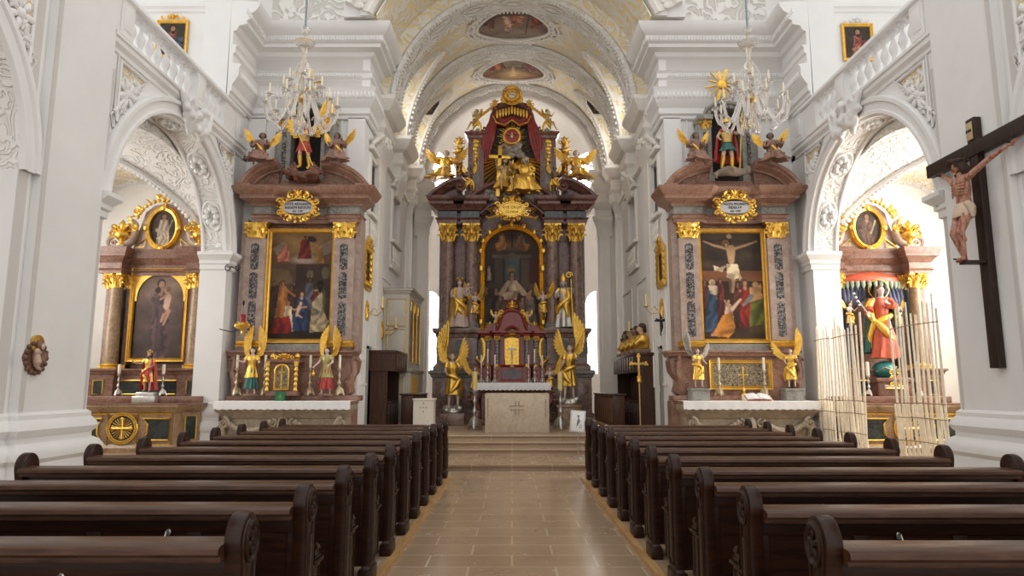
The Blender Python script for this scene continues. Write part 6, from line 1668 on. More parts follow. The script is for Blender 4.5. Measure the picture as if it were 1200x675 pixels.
# small crucifix before the door
b = MB(); b.box(-0.013,YB-0.14,tz(427),0.013,YB-0.12,tz(404),0.003); b.box(-0.13,YB-0.14,tz(408),0.13,YB-0.12,tz(408)+0.025,0.003); b.lathe([(0.08,0),(0.05,0.03),(0.02,0.08)], 10, (0,YB-0.13,tz(430)))
b.tube([(0,YB-0.15,tz(409)),(0,YB-0.16,tz(413)),(0.01,YB-0.15,tz(419))], [0.02,0.03,0.012], 7)
for s in (-1,1): b.tube([(0,YB-0.15,tz(409.5)),(s*0.11,YB-0.15,tz(407.5))], [0.014,0.009], 5)
o = b.build('standing_crucifix', silver, smooth=0.8); tag(o, 'small silver crucifix standing before the gilt tabernacle door', 'crucifix')
# ================================================================ THE TWO CHAPEL ALTARS
def paint_joseph():
    P = Paint(64, 96, (120,100,92), (70,54,55), 11)
    P.ell(0.5,0.2,0.5,0.2,(135,118,108),soft=1)
    P.man(0.5,0.06,1.0,(92,72,82),(165,125,100),(60,42,34),w=0.75,head=0.9); P.poly([(0.42,0.3),(0.62,0.25),(0.66,0.5),(0.8,0.6),(0.76,0.95),(0.5,0.98)],(76,58,66),folds=35)
    P.ell(0.44,0.19,0.07,0.04,(60,42,34)); P.line(0.66,0.28,0.62,0.44,0.07,0.06,(190,160,140)); P.ell(0.64,0.2,0.065,0.05,(185,145,118)); P.ell(0.66,0.18,0.06,0.04,(120,85,60)); P.line(0.62,0.44,0.55,0.56,0.04,0.025,(180,140,115)); P.line(0.7,0.44,0.6,0.6,0.035,0.02,(175,135,112)); P.line(0.6,0.26,0.5,0.3,0.025,0.018,(185,145,120)); P.line(0.36,0.3,0.58,0.44,0.05,0.04,(88,68,78)); return P
def paint_oval(c=(150,145,130), s=2):
    P = Paint(44, 58, (75,62,55), (60,48,42), s); P.man(0.5,0.14,1.0,c,(170,125,95),(50,35,28),w=1.0,head=1.2); P.line(0.3,0.55,0.58,0.62,0.06,0.05,c); P.ell(0.6,0.62,0.05,0.035,(170,125,95)); P.line(0.62,0.62,0.78,0.3,0.012,0.02,(190,185,160)); return P
def chapel_altar(cx, sd, kind, label):
    """cx = axis at the retable; sd=-1 left aisle, +1 right aisle. px() turns offsets measured on the photograph into metres"""
    Y = 15.65; K = Y/800/0.985
    t = thing('chapel_altar', label, 'altar', (cx, 15.2, 0.26))
    def B(nm, b, m, par=None, **k): return b.build(nm, m, par or t, world=True, **k)
    def X(o): return cx+o*K
    def Z(y): return Z_(y, Y)
    # mensa front (forward block), z .3 .. 1.27
    zt = 1.27; Y0 = 14.35
    c0 = cx+0.12*(-sd)
    b = MB()
    pl = [(c0-1.32, 15.5), (c0-1.32, 15.0), (c0-1.05, 14.85), (c0-1.05, Y0+0.1), (c0+1.05, Y0+0.1), (c0+1.05, 14.85), (c0+1.32, 15.0), (c0+1.32, 15.5)]
    b.prism(pl, 0.3, zt-0.06, 'z')
    b.mould(pl, [(0,0.26),(0.06,0.26),(0.06,0.36),(0.02,0.42),(0,0.44)]); b.mould(pl, [(0,zt-0.2),(0.03,zt-0.18),(0.08,zt-0.1),(0.1,zt-0.07),(0.1,zt-0.04),(0,zt-0.04)])
    B('altar_block', b, tan_marble, smooth=0.5)
    b = MB(); b.prism([(x+(0.1 if x > c0 else -0.1), y-(0.1 if y < 15.4 else 0)) for x, y in pl], zt-0.05, zt, 'z'); B('table_slab', b, brown_marble)
    yf = Y0+0.09
    zc = 0.76
    b = MB(); g = MB()
    for s in (-1, 1):
        o = [(c0+s*0.42, zc-0.24), (c0+s*0.98, zc-0.24), (c0+s*0.98, zc+0.2), (c0+s*0.42, zc+0.2), (c0+s*0.52, zc+0.08), (c0+s*0.52, zc-0.12)]
        b = MB(); b.prism(o, yf-0.012, yf+0.01, 'y'); B('black_panel', b, black_marble, smooth=0); g.tube([(x, yf-0.012, z) for x, z in o], 0.022, 6, closed=True)
        o2 = [(c0+s*0.3, zc-0.34), (c0+s*1.03, zc-0.34), (c0+s*1.03, zc+0.3), (c0+s*0.3, zc+0.3)]; g.tube([(x, yf-0.01, z) for x, z in o2], 0.016, 6, closed=True)
        # angled flank panel
        q = MB(); u0, u1 = 1.08, 1.3
    for s in (-1, 1):
        b2 = MB(); b2.add([(c0+s*1.1, 14.87, zc-0.26), (c0+s*1.29, 14.975, zc-0.26), (c0+s*1.29, 14.975, zc+0.24), (c0+s*1.1, 14.87, zc+0.24)], [(0,1,2,3)]); B('flank_panel', b2, black_marble, smooth=0)
        g.tube([(c0+s*1.1, 14.86, zc-0.26), (c0+s*1.29, 14.965, zc-0.26), (c0+s*1.29, 14.965, zc+0.24), (c0+s*1.1, 14.86, zc+0.24)], 0.018, 6, closed=True)
    for r_ in (0.27, 0.31): g.tube([(c0+r_*math.cos(2*PI*i/28), yf-0.02, zc+r_*math.sin(2*PI*i/28)) for i in range(28)], 0.018, 6, closed=True)
    for k in range(24): a = 2*PI*k/24; g.tube([(c0+0.05*math.cos(a), yf-0.02, zc+0.05*math.sin(a)), (c0+0.22*math.cos(a), yf-0.02, zc+0.22*math.sin(a))], [0.004,0.009], 4)
    for k in range(4):
        a = PI/2*k; d = Vector((math.cos(a),0,math.sin(a))); cc = Vector((c0, yf-0.03, zc)); g.tube([cc, cc+d*0.19], 0.022, 6); g.ell(cc+d*0.19, (0.04,0.02,0.04), 7, 5)
    g.tube([(c0-1.05, yf-0.0, zt-0.22), (c0+1.05, yf-0.0, zt-0.22)], 0.014, 5)
    B('gilt_mouldings', g, gold, smooth=1)
    b = MB(); b.lathe([(0,0),(0.25,0),(0.25,0.02),(0,0.02)], 24, M=Matrix.Translation((c0, yf, zc)) @ Matrix.Rotation(PI/2,4,'X')); B('black_roundel', b, black_marble)
    # gradine and retable base
    b = MB(); b.box(c0-1.3, 15.0, zt, c0+1.3, 15.6, zt+0.14, 0.01); B('gradine', b, brown_marble)
    zb = Z(434); b = MB(); W = 64
    pb = [(X(-W), 16.2), (X(-W), 15.4), (X(-36), 15.4), (X(-36), 15.55), (X(36), 15.55), (X(36), 15.4), (X(W), 15.4), (X(W), 16.2)]
    b.prism(pb, 0.26, zb-0.04, 'z'); b.mould(pb, [(0,zb-0.1),(0.03,zb-0.09),(0.05,zb-0.03),(0.09,zb-0.01),(0.09,zb+0.03),(0,zb+0.04)]); b.prism(pb, zb-0.05, zb+0.03, 'z')
    B('retable_base', b, brown_marble, smooth=0.5)
    b = MB(); g = MB()
    for (a, c, y) in ((-58, -47, 15.39), (47, 58, 15.39), (-32, 32, 15.54)):
        b = MB(); b.box(X(a), y, Z(462), X(c), y+0.03, Z(446)); B('black_panel', b, black_marble, smooth=0); g.tube([(X(a), y, Z(462)), (X(c), y, Z(462)), (X(c), y, Z(446)), (X(a), y, Z(446))], 0.02, 6, closed=True)
    B('panel_mouldings', g, gold, smooth=1)
    # back wall of retable, pilasters, columns
    zc0, zc1 = Z(338), Z(322)
    b = MB(); b.box(X(-60), 15.95, zb, X(60), 16.15, zc1+0.1)
    for s in (-1, 1):
        for a, c in ((33, 39), (57, 63)): b.box(X(s*a), 15.75, zb, X(s*c), 16.0, zc1)
    B('retable_wall', b, brown_marble)
    for s in (-1, 1):
        b = MB(); b.box(X(s*39), 15.86, zb+0.1, X(s*57), 15.95, zc0); B('black_inlay', b, black_marble)
        b = MB(); b.lathe([(0.16,zb+0.14),(0.155,zb+0.7),(0.125,zc0)], 20, (X(s*47.5), 15.62, 0)); col = B('column', b, tan_marble, smooth=1)
        b = MB(); b.lathe([(0.21,zb+0.02),(0.21,zb+0.06),(0.18,zb+0.08),(0.2,zb+0.11),(0.165,zb+0.15)], 18, (X(s*47.5), 15.62, 0)); b.box(X(s*33), 15.7, zb+0.02, X(s*39), 15.9, zb+0.12); b.box(X(s*57), 15.7, zb+0.02, X(s*64), 15.9, zb+0.12); B('gilt_base', b, gold, col, smooth=0.7)
        b = MB(); capital(b, X(s*47.5)-0.2, X(s*47.5)+0.2, zc0, zc1, 15.42, 0.36); B('capital', b, gold, col, smooth=1)
        for q in (36, 60): b = MB(); capital(b, X(s*q)-0.11, X(s*q)+0.11, zc0, zc1, 15.68, 0.15); B('capital', b, gold, smooth=1)
    # entablature
    zE = Z(293); H = zE-zc1
    pe = [(X(-62), 16.2), (X(-62), 15.42), (X(-38), 15.42), (X(-38), 15.75), (X(38), 15.75), (X(38), 15.42), (X(62), 15.42), (X(62), 16.2)]
    b = MB(); pr = [(0,0),(0.02,0),(0.03,0.1),(0.06,0.14),(0.015,0.2),(0.015,0.42),(0.05,0.48),(0.08,0.58),(0.14,0.66),(0.15,0.76),(0.20,0.88),(0.21,1.0),(0,1.0)]
    b.mould(pe, [(o, zc1+z*H) for o, z in pr]); b.prism(pe, zc1, zE, 'z'); B('entablature', b, brown_marble, smooth=0.5)
    # attic with oval picture
    zo = Z(267); rx_, rz_ = 0.36, 0.47
    b = MB(); prof = [(-36,292),(-34,280),(-28,262),(-24,248),(-14,240),(0,237)]; prof = prof+[(-x, y) for x, y in prof[-2::-1]]
    b.prism([(X(x*0.98), Z(y)) for x, y in prof], 15.75, 16.1, 'y')
    for s in (-1, 1):
        b.tube([(X(s*56), 15.7, Z(288)), (X(s*44), 15.68, Z(289)), (X(s*35), 15.68, Z(282)), (X(s*32), 15.68, Z(272)), (X(s*34), 15.7, Z(264))], [0.06,0.09,0.1,0.09,0.05], 8)
        volute(b, (X(s*38), Z(266)), 0.16, 0.055, s, 15.68); volute(b, (X(s*58), Z(284)), 0.14, 0.05, -s, 15.68)
        b.box(X(s*40), 15.5, zE, X(s*54), 15.9, zE+0.1)
    B('attic', b, rose_stone, smooth=0.8)
    b = MB()
    b.mould([(cx+rx_*math.cos(2*PI*i/32), zo+rz_*math.sin(2*PI*i/32)) for i in range(32)], [(-0.06,15.75),(-0.05,15.64),(0.0,15.62),(0.02,15.68),(0.05,15.66),(0.06,15.75)], closed=True, mapf=lambda a, c, z: (a, z, c))
    for s in (-1, 1): b.ell((cx+s*(rx_+0.02), 15.64, zo), (0.07,0.05,0.08), 8, 6)
    for s in (-1, 1): b.ell((cx, 15.64, zo+s*(rz_+0.02)), (0.08,0.05,0.08), 8, 6)
    for k in range(15):
        a = math.radians(20+10*k); p_ = Vector((cx+0.62*math.cos(a), 15.62, zo+0.04+0.62*math.sin(a))); b.ell(p_, (0.05,0.05,0.05), 7, 5)
        if k % 2 == 0: leaf(b, p_, (math.cos(a+1),-0.4,math.sin(a+1)), (math.cos(a),0,math.sin(a)), 0.15, 0.035)
    for s in (-1, 1):
        volute(b, (X(s*30), Z(248)), 0.11, 0.045, s, 15.62); volute(b, (X(s*31), Z(268)), 0.07, 0.028, s, 15.6)
        b.tube([(X(s*22),15.72,Z(289)), (X(s*34)*1.0,15.72,Z(289)), (X(s*20),15.72,Z(279))], 0.016, 5, closed=True)
        for k in range(5): leaf(b, (X(s*(31+k*1.2)), 15.62, Z(276-4*k)), (s,-0.5,0), (s*0.3,0,1), 0.15, 0.03)
    b.box(cx-0.03, 15.7, Z(240), cx+0.03, 15.74, Z(222)); b.box(cx-0.15, 15.7, Z(230), cx+0.15, 15.74, Z(230)+0.06)
    for dx, dz in ((-0.15,0.03),(0.15,0.03),(0,0.2)): b.ell((cx+dx, 15.71, Z(230)+dz), (0.045,0.03,0.045), 8, 6)
    for k in range(12): a = 2*PI*k/12+0.26; b.tube([(cx, 15.72, Z(230)+0.03), (cx+0.15*math.cos(a), 15.72, Z(230)+0.03+0.15*math.sin(a))], [0.012,0.004], 4)
    B('gilt_attic_ornament', b, gold, smooth=1)
    q = thing('oval_painting', 'oval painting of a saint in gilt ring on top of the %s chapel altar' % ('left' if sd < 0 else 'right'), 'painting', (cx, 15.7, zo-rz_))
    cv = canvas('canvas', q, paint_oval((175,170,155) if sd < 0 else (95,72,62), 2 if sd < 0 else 4), cx-rx_, cx+rx_, zo-rz_, zo+rz_, 15.70, mask=in_ell)
    for s in (-1, 1):
        u = MB(); flame_urn(u, (0,0,0), 0.62); M = Matrix.Translation((X(s*46), 15.62, zE+0.1)); w = MB(); w.join(u, M)
        for k in range(8): a = 2*PI*k/8; leaf(w, (X(s*46)+0.12*math.cos(a), 15.62+0.12*math.sin(a), zE+0.42), (math.cos(a), math.sin(a), -0.3), (math.cos(a)*0.7, math.sin(a)*0.7, 1), 0.17, 0.035)
        B('flame_urn', w, gold, smooth=1)
    if kind == 'picture':
        x0, x1, z0, z1 = X(-34), X(34), Z(424), Z(313)
        q = thing('altar_painting', 'painting of a bearded man holding a child, arched gilt mount, left chapel altar', 'painting', (cx, 15.8, z0))
        b = MB(); frame(b, x0, x1, z0, z1, 15.8, 0.09, 0.09); b.build('frame', gold_flat, q, world=True, smooth=0.5)
        P = paint_joseph(); xa, xb = x0+0.08, x1-0.08
        canvas('canvas', q, P, xa+0.04, xb-0.04, z0+0.08, z1-0.15, 15.80)
        b = MB(); n = 20; zs = z1-0.72; r_ = (xb-xa)/2-0.05; mx = (xa+xb)/2
        for s in (-1, 1):
            o = [(mx+s*(xb-xa)/2, zs-0.06), (mx+s*(xb-xa)/2, z1-0.07), (mx, z1-0.07)]+[(mx+s*r_*math.sin(PI/2*i/n), zs+(z1-0.14-zs)*math.cos(PI/2*i/n)) for i in range(n+1)]+[(mx+s*r_, zs-0.06)]
            vs = [(x, 15.785, z) for x, z in o]
            b.prism(o, 15.775, 15.79, 'y')
        b.build('gilt_spandrels', gold_flat, q, world=True, smooth=0)
    else:
        # niche with canopy and blue curtains
        x0, x1, z0, z1 = X(-34), X(34), Z(436), Z(330)
        b = MB(); b.lathe([(0.66,z0),(0.66,z1),(0.1,z1+0.1)], 20, (cx, 15.9, 0), 1, 0.4, a0=0, a1=PI); b.box(x0, 16.1, z0, x1, 16.14, z1+0.2); B('niche', b, plain('niche_grey', (0.30,0.33,0.30), 0.7), smooth=1)
        for s in (-1, 1):
            b = MB()
            for k in range(6):
                o = 33-4.6*k; b.tube([(X(s*o), 15.75, z1), (X(s*(o+0.5)), 15.70, Z(348)), (X(s*(31-0.8*k)), 15.72, Z(362)), (X(s*(33-0.5*k)), 15.74, Z(372)), (X(s*(32-1.5*k*0.5)), 15.72, z0+0.05)], [0.05,0.06,0.05,0.03,0.045], 7)
            B('blue_curtain', b, blue_cloth, smooth=1)
        b = MB(); b.lathe([(0.72,Z(331)),(0.75,Z(330)),(0.75,Z(326)),(0.6,Z(322)),(0.2,Z(318))], 24, (cx, 15.8, 0), 1, 0.35, a0=PI, a1=2*PI); B('canopy', b, vermilion, smooth=0.6)
        b = MB()
        for k in range(17):
            a = PI+PI*(k+0.5)/17; x, y = cx+0.74*math.cos(a), 15.8+0.27*math.sin(a); b.tube([(x, y, Z(330)), (x, y-0.01, Z(335)), (x, y, Z(339))], [0.05,0.045,0.008], 6, flat=0.4); b.ell((x, y-0.02, Z(340)), 0.014, 6, 4)
        B('fringe', b, plain('verdigris', (0.25,0.30,0.2), 0.5), smooth=1)
    return t, X, Z, K, zt, c0
CHL = at(184, 350, 15.65).x; CHR = at(1024, 350, 15.65).x
CL = chapel_altar(CHL, -1, 'picture', 'brown marble altar in the left side chapel with painting of man and child')
CR = chapel_altar(CHR, 1, 'niche', 'brown marble altar in the right side chapel with statue niche and blue curtains')
# ================================================================ CARVED FIGURES
gilt_skin = pale_skin
def hold(b, M, fn): q = MB(); fn(q); b.join(q, M)
def put(t, name, mat, M, fn, smooth=1.0):
    q = MB(); fn(q); b = MB(); b.join(q, M); return b.build(name, mat, t, smooth=smooth)
def crown(q, c, r, h=None):
    h = h or r; q.lathe([(r,0),(r*1.08,h*0.15),(r*1.0,h*0.2),(r*1.15,h*0.6)], 12, c)
    for k in range(6): a = 2*PI*k/6; q.tube([(c[0]+r*1.1*math.cos(a), c[1]+r*1.1*math.sin(a), c[2]+h*0.5), (c[0]+r*1.25*math.cos(a), c[1]+r*1.25*math.sin(a), c[2]+h*0.95), (c[0]+r*0.5*math.cos(a), c[1]+r*0.5*math.sin(a), c[2]+h*1.35), (c[0], c[1], c[2]+h*1.45)], [r*0.2,r*0.16,r*0.1,r*0.1], 5)
    q.ell((c[0], c[1], c[2]+h*1.6), r*0.22, 7, 5)
def infant(q, c, h, s=1):
    """small naked child inside the same gilt/painted carving"""
    x, y, z = c; q.ell((x, y, z), (h*0.16, h*0.13, h*0.2), 8, 6); q.ell((x+s*h*0.05, y-h*0.05, z+h*0.33), h*0.14, 9, 7)
    q.tube([(x, y, z+h*0.15), (x+s*h*0.05, y-h*0.03, z+h*0.3)], h*0.07, 6)
    for a in (-1, 1):
        q.tube([(x+a*h*0.12, y, z+h*0.14), (x+a*h*0.27, y-h*0.12, z+h*0.12), (x+a*h*0.33, y-h*0.25, z+h*0.2)], [h*0.06,h*0.05,h*0.035], 6)
        q.tube([(x+a*h*0.07, y, z-h*0.12), (x+a*h*0.14, y-h*0.22, z-h*0.16), (x+a*h*0.1, y-h*0.25, z-h*0.4)], [h*0.08,h*0.065,h*0.04], 6)
A_DOWN = (((-0.14,0.0,0.66),(-0.13,-0.06,0.54)),((0.14,0.0,0.66),(0.13,-0.06,0.54)))
def legs_walk(s=1): return dict(hip=0.52, knees=((-0.06,-0.05 if s > 0 else 0.02,0.28),(0.07,-0.05 if s < 0 else 0.02,0.28)), feet=((-0.07,-0.05 if s > 0 else 0.03,0.03),(0.08,-0.05 if s < 0 else 0.03,0.03)))

# --- high altar saints
def statue(name, label, base, cat='statue', group=None):
    return thing(name, label, cat, base, group)
zs_ = hz(385.5)
p_ = (hx(539), 21.98, zs_); H = (hz(328)-zs_)/1.0
t = statue('madonna_statue', 'gilt crowned statue of a woman holding a child, left of the high altar painting', p_)
M = person(t, H, (((-0.16,-0.03,0.68),(-0.12,-0.14,0.62)),((0.15,-0.04,0.68),(0.12,-0.15,0.70))), yaw=0.15, garments=(('gown', pale_skin, g_robe(1.0, seed=3)), ('mantle', gold, g_cloak(0.03, -1, 1.05, 5)), ('sash', gold, g_sash(1))), hair=(dark_hair, 1))
put(t, 'crown', gold, M, lambda q: crown(q, (0,-0.01,0.97), 0.05, 0.05)); put(t, 'infant', pale_skin, M, lambda q: infant(q, (0.15,-0.12,0.78), 0.27))
p_ = (hx(660), 21.98, zs_)
t = statue('bishop_statue', 'gilt statue of a bishop with mitre and crozier, right of the high altar painting', p_)
M = person(t, H, (((-0.16,-0.03,0.68),(-0.10,-0.15,0.66)),((0.17,-0.04,0.70),(0.17,-0.12,0.82))), yaw=-0.2, garments=(('alb', silver, g_robe(1.0, seed=6)), ('cope', gold, g_cloak(0.04, 1, 1.15, 7)), ('chasuble', gold, g_tunic(0.22, 0.95, 6, 8))), hair=(grey_cloud, 2))
put(t, 'mitre', gold, M, lambda q: q.lathe([(0.055,0),(0.068,0.05),(0.05,0.11),(0.0,0.17)], 12, (0,-0.01,0.955), 1, 0.6))
put(t, 'crozier', gold, M, lambda q: (q.tube([(0.19,-0.13,0.03),(0.17,-0.13,0.98)], 0.012, 6), q.tube(spiral((0.13,1.06),0.07,0.02,1.3,1,lambda a,c:(a,-0.13,c),16,-10), 0.014, 6)))
# --- large gilt angels beside the altar table
for s, px, lab in ((-1, 532, 'large gilt angel with raised wing left of the altar table'), (1, 666, 'large gilt angel with raised wing on pedestal right of the altar table')):
    Yg = 20.6; x = (px-600)*Yg/800/0.995; zf = Z_(484 if s < 0 else 474, Yg)
    zf = max(zf, 0.72)
    if s > 0:
        q = MB(); q.box(x-0.36, Yg-0.3, 0.5, x+0.3, Yg+0.4, zf+0.0, 0.02); q.box(x-0.4, Yg-0.34, zf-0.08, x+0.34, Yg+0.44, zf-0.02, 0.01); o = q.build('stone_pedestal', tan_marble, smooth=0.4); tag(o, 'square brown stone pedestal under the right gilt angel', 'pedestal'); zf += 0.002
    else:
        q = MB(); q.box(x-0.36, Yg-0.3, 0.5, x+0.36, Yg+0.3, zf, 0.02); o = q.build('stone_pedestal', shaft_marble, smooth=0.4); tag(o, 'low dark stone pedestal under the left gilt angel', 'pedestal')
    Hh = 1.62
    t = statue('angel_statue', lab, (x, Yg, zf), 'angel statue')
    M = person(t, Hh, (((s*0.04-0.13,-0.06,0.66),(s*0.05-0.12,-0.18,0.62)),((0.15+s*0.02,-0.05,0.70),(0.14+s*0.04,-0.18,0.72))), legs=legs_walk(s), yaw=-s*0.35, head=(0,-s*0.15,-0.1), lean=(s*0.03,-0.02), base=(0,0,0.16), body_mat=pale_skin,
        garments=(('gilt_robe', gold, g_tunic(0.24, 1.0, 7, 11)), ('gilt_sash', gold, g_sash(s))), hair=(plain('fair_hair', (0.35,0.22,0.12), 0.6) if 'fair_hair' not in MATS else MATS['fair_hair'], 0), wings=(gold, ((s, 0.66, 86), (-s, 0.46, 62))))
    q = MB()
    for k in range(14): q.ell((random.uniform(-0.22,0.22), random.uniform(-0.18,0.18), 0.1+random.uniform(-0.02,0.06)), (0.13,0.12,0.09), 8, 6)
    q.lathe([(0.3,0),(0.3,0.06),(0,0.06)], 14)
    remesh(q, 0.03, 2).build('cloud_base', silver, t, smooth=1.2)
# --- small angels
def small_angel(label, base, H, s, yaw=0, legs=SEAT, mat=gold, skin_m=None, wing_L=0.5, arms=None, name='cherub_statue', group=None, wing_m=None, ang=55, hair=True, skirt=True, lean=(0,0), robed=False):
    t = statue(name, label, base, 'angel statue', group)
    arms = arms or (((-0.15,-0.06,legs['hip']+0.16),(-0.14,-0.18,legs['hip']+0.2)),((0.15,-0.06,legs['hip']+0.16),(0.15,-0.18,legs['hip']+0.24)))
    gm = (('gilt_cloth', mat, g_skirt(legs['knees'][0][2]-0.07 if legs is not STAND else 0.34, 0.95)), ('gilt_sash', mat, g_sash(s))) if skirt else ()
    if robed: gm = (('robe', mat, g_robe(1.1, seed=17+s, amp=0.2, spread=1.3)), ('gilt_scarf', gold, lambda g, J: g.tube([(-0.1,-0.03,J['sh']-0.02),(0,-0.1,J['hz']+0.14),(0.1,-0.08,J['hz']+0.04),(0.14,-0.1,J['hz']-0.06)], [0.02,0.03,0.03,0.015], 7)))
    M = person(t, H, arms, legs=legs, yaw=yaw, head=(0,s*0.1,0), lean=lean, body_mat=skin_m or pale_skin, garments=gm, hair=(dark_hair if hair is True else hair, 0), wings=(wing_m or mat, ((-1, wing_L, ang), (1, wing_L, ang))) if wing_L else None, vox=H*0.016)
    return t, M
FLY = dict(hip=0.45, knees=((-0.06,-0.1,0.24),(0.07,-0.04,0.22)), feet=((-0.05,0.02,0.06),(0.06,0.08,0.03)))
small_angel('small gilt flying angel at the left edge of the high altar painting', (hx(557), 22.05, hz(373)), 0.95, -1, 0.5, FLY, wing_L=0.5, hair=MATS['fair_hair'])
small_angel('small gilt flying angel at the right edge of the high altar painting', (hx(636), 22.05, hz(372)), 0.95, 1, -0.5, FLY, wing_L=0.5, hair=MATS['fair_hair'])
small_angel('small gilt kneeling angel low at the left of the tabernacle', (tx(556), 20.95, 1.46), 0.82, -1, 0.4, FLY, wing_L=0.55, hair=MATS['fair_hair'])
small_angel('small gilt kneeling angel low at the right of the tabernacle', (tx(645), 20.95, 1.46), 0.82, 1, -0.4, FLY, wing_L=0.55, hair=MATS['fair_hair'])
for s, px in ((-1, 580.5), (1, 618.5)):
    t, M = small_angel('pale cherub on the %s shoulder of the tabernacle' % ('left' if s < 0 else 'right'), (tx(px), 20.95, tz(386.5)+0.01), 0.62, s, -s*0.3, STAND, mat=gold, wing_L=0.3, skirt=False, hair=MATS['fair_hair'])
# --- on top of the high altar
RECL = dict(hip=0.22, knees=((-0.12,-0.16,0.20),(0.02,-0.2,0.26)), feet=((-0.2,-0.24,-0.06),(0.05,-0.26,0.0)))
t, M = small_angel('gilt seated angel with raised arm on the left outer scroll of the high altar', (hx(521), 21.95, zE+0.56), 1.55, -1, -0.1, RECL, wing_L=0.42, arms=(((-0.22,-0.02,0.50),(-0.34,-0.02,0.66)),((0.18,-0.04,0.42),(0.32,-0.06,0.42))), hair=MATS['fair_hair'], ang=30, robed=True)
t, M = small_angel('gilt seated angel leaning outward on the right outer scroll of the high altar', (hx(677), 21.95, zE+0.56), 1.55, 1, 0.1, dict(hip=0.22, knees=((-0.02,-0.2,0.26),(0.12,-0.16,0.20)), feet=((-0.05,-0.26,0.0),(0.2,-0.24,-0.06))), wing_L=0.42, arms=(((-0.18,-0.04,0.42),(-0.3,-0.06,0.44)),((0.2,-0.02,0.44),(0.3,-0.02,0.36))), hair=MATS['fair_hair'], ang=30, robed=True)
for s in (-1, 1):
    sn = 'left' if s < 0 else 'right'
    small_angel('bronze-dark winged putto beside the %s upper pilaster of the high altar' % sn, (s*1.42, 21.8, zE+0.02), 1.0, s, s*0.2, STAND, mat=gold, skin_m=brown_wing, wing_L=0.3)
    small_angel('dark gilt putto reclining with a garland above the %s upper pilaster' % sn, (s*1.2, 22.1, hz(156)+0.16), 1.0, s, s*0.6, RECL if s < 0 else dict(hip=0.22, knees=((-0.02,-0.2,0.26),(0.12,-0.16,0.20)), feet=((-0.05,-0.26,0.0),(0.2,-0.24,-0.06))), mat=gold, skin_m=plain('old_gilt', (0.5,0.36,0.16), 0.4, 0.5) if 'old_gilt' not in MATS else MATS['old_gilt'], wing_L=0.22, arms=(((-0.12,-0.06,0.42),(-0.1,-0.12,0.52)),((0.14,-0.04,0.44),(0.2,-0.08,0.56))))
    q = MB(); 
    for k in range(12): r_ = random.uniform(0.07,0.12); q.ell((s*(1.28+random.uniform(-0.25,0.2)), 22.2+random.uniform(-0.1,0.1), hz(156)+random.uniform(0.02,0.14)), (r_,r_,r_*0.7), 7, 5)
    remesh(q, 0.03, 2).build('cloud', grey_cloud, HA, world=True, smooth=1.2)
t = statue('seated_figure', 'gilt bearded figure seated on clouds at the right of the glory', (hx(615.5), 21.8, hz(232)))
M = person(t, 1.75, (((-0.18,-0.05,0.52),(-0.24,-0.12,0.60)),((0.17,-0.06,0.46),(0.16,-0.18,0.46))), legs=SEAT, yaw=-0.2, garments=(('robe', gold, g_robe(1.15, seed=13, amp=0.2, spread=1.3)), ('mantle', gold, g_cloak(0.1, 1, 1.2, 9))), hair=(grey_cloud, 2), body_mat=MATS['old_gilt'])
t = statue('seated_figure', 'dark gilt figure holding the large cross at the left of the glory', (hx(590), 21.75, hz(231)))
M = person(t, 1.6, (((-0.16,-0.06,0.50),(-0.2,-0.14,0.62)),((0.16,-0.04,0.46),(0.2,-0.14,0.50))), legs=SEAT, yaw=0.3, lean=(0.03,0), garments=(('robe', gold, g_skirt(0.12, 1.25)),), hair=(dark_hair, 2), body_mat=MATS['old_gilt'])

# --- left side altar figures
def on_altar(CX, px, pz_y, Y): return (at(px, pz_y, Y).x, Y, 0)
def angel_candle(label, x, Y, z, s, robe_m, tunic_m, H=1.05, top=None):
    t = statue('angel_statue', label, (x, Y, z), 'angel statue')
    M = person(t, H, (((-0.16,-0.03,0.68),(-0.24,-0.12,0.70)) if s < 0 else ((-0.15,-0.05,0.68),(-0.2,-0.14,0.6)), ((0.15,-0.05,0.66),(0.16,-0.16,0.66)) if s < 0 else ((0.15,-0.05,0.68),(0.13,-0.17,0.62))), legs=legs_walk(s), yaw=-s*0.15, head=(0,0,0.1), base=(0,0,0.02),
        garments=(('skirt', robe_m, g_skirt(0.12, 0.95, seed=5)), ('tunic', tunic_m, g_tunic(0.36, 0.95, seed=6))), hair=(dark_hair, 1), wings=(gold, ((-1, 0.56, 86), (1, 0.56, 82))))
    put(t, 'base', plain('statue_base', (0.2,0.12,0.08), 0.5) if 'statue_base' not in MATS else MATS['statue_base'], M, lambda q: q.lathe([(0.17,-0.02),(0.17,0.0),(0.15,0.025),(0,0.025)], 14), 0.5)
    return t, M
YG = 15.35; ZG = 1.42
angel_candle('gilt angel in green skirt between candlesticks at the left of the left side altar', at(293,460,YG-0.15).x, YG-0.1, ZG, -1, green_paint, gold)
t, M = angel_candle('gilt angel in red skirt at the right of the left side altar', at(381,460,YG-0.15).x, YG-0.1, ZG, 1, crimson, plain('green_gold', (0.42,0.36,0.14), 0.4, 0.5))
put(t, 'censer', gold, M, lambda q: (q.tube([(-0.2,-0.16,0.6),(-0.22,-0.16,0.48)], 0.006, 5), q.lathe([(0.0,0),(0.035,0.02),(0.04,0.06),(0.02,0.1),(0,0.12)], 10, (-0.22,-0.16,0.38))))
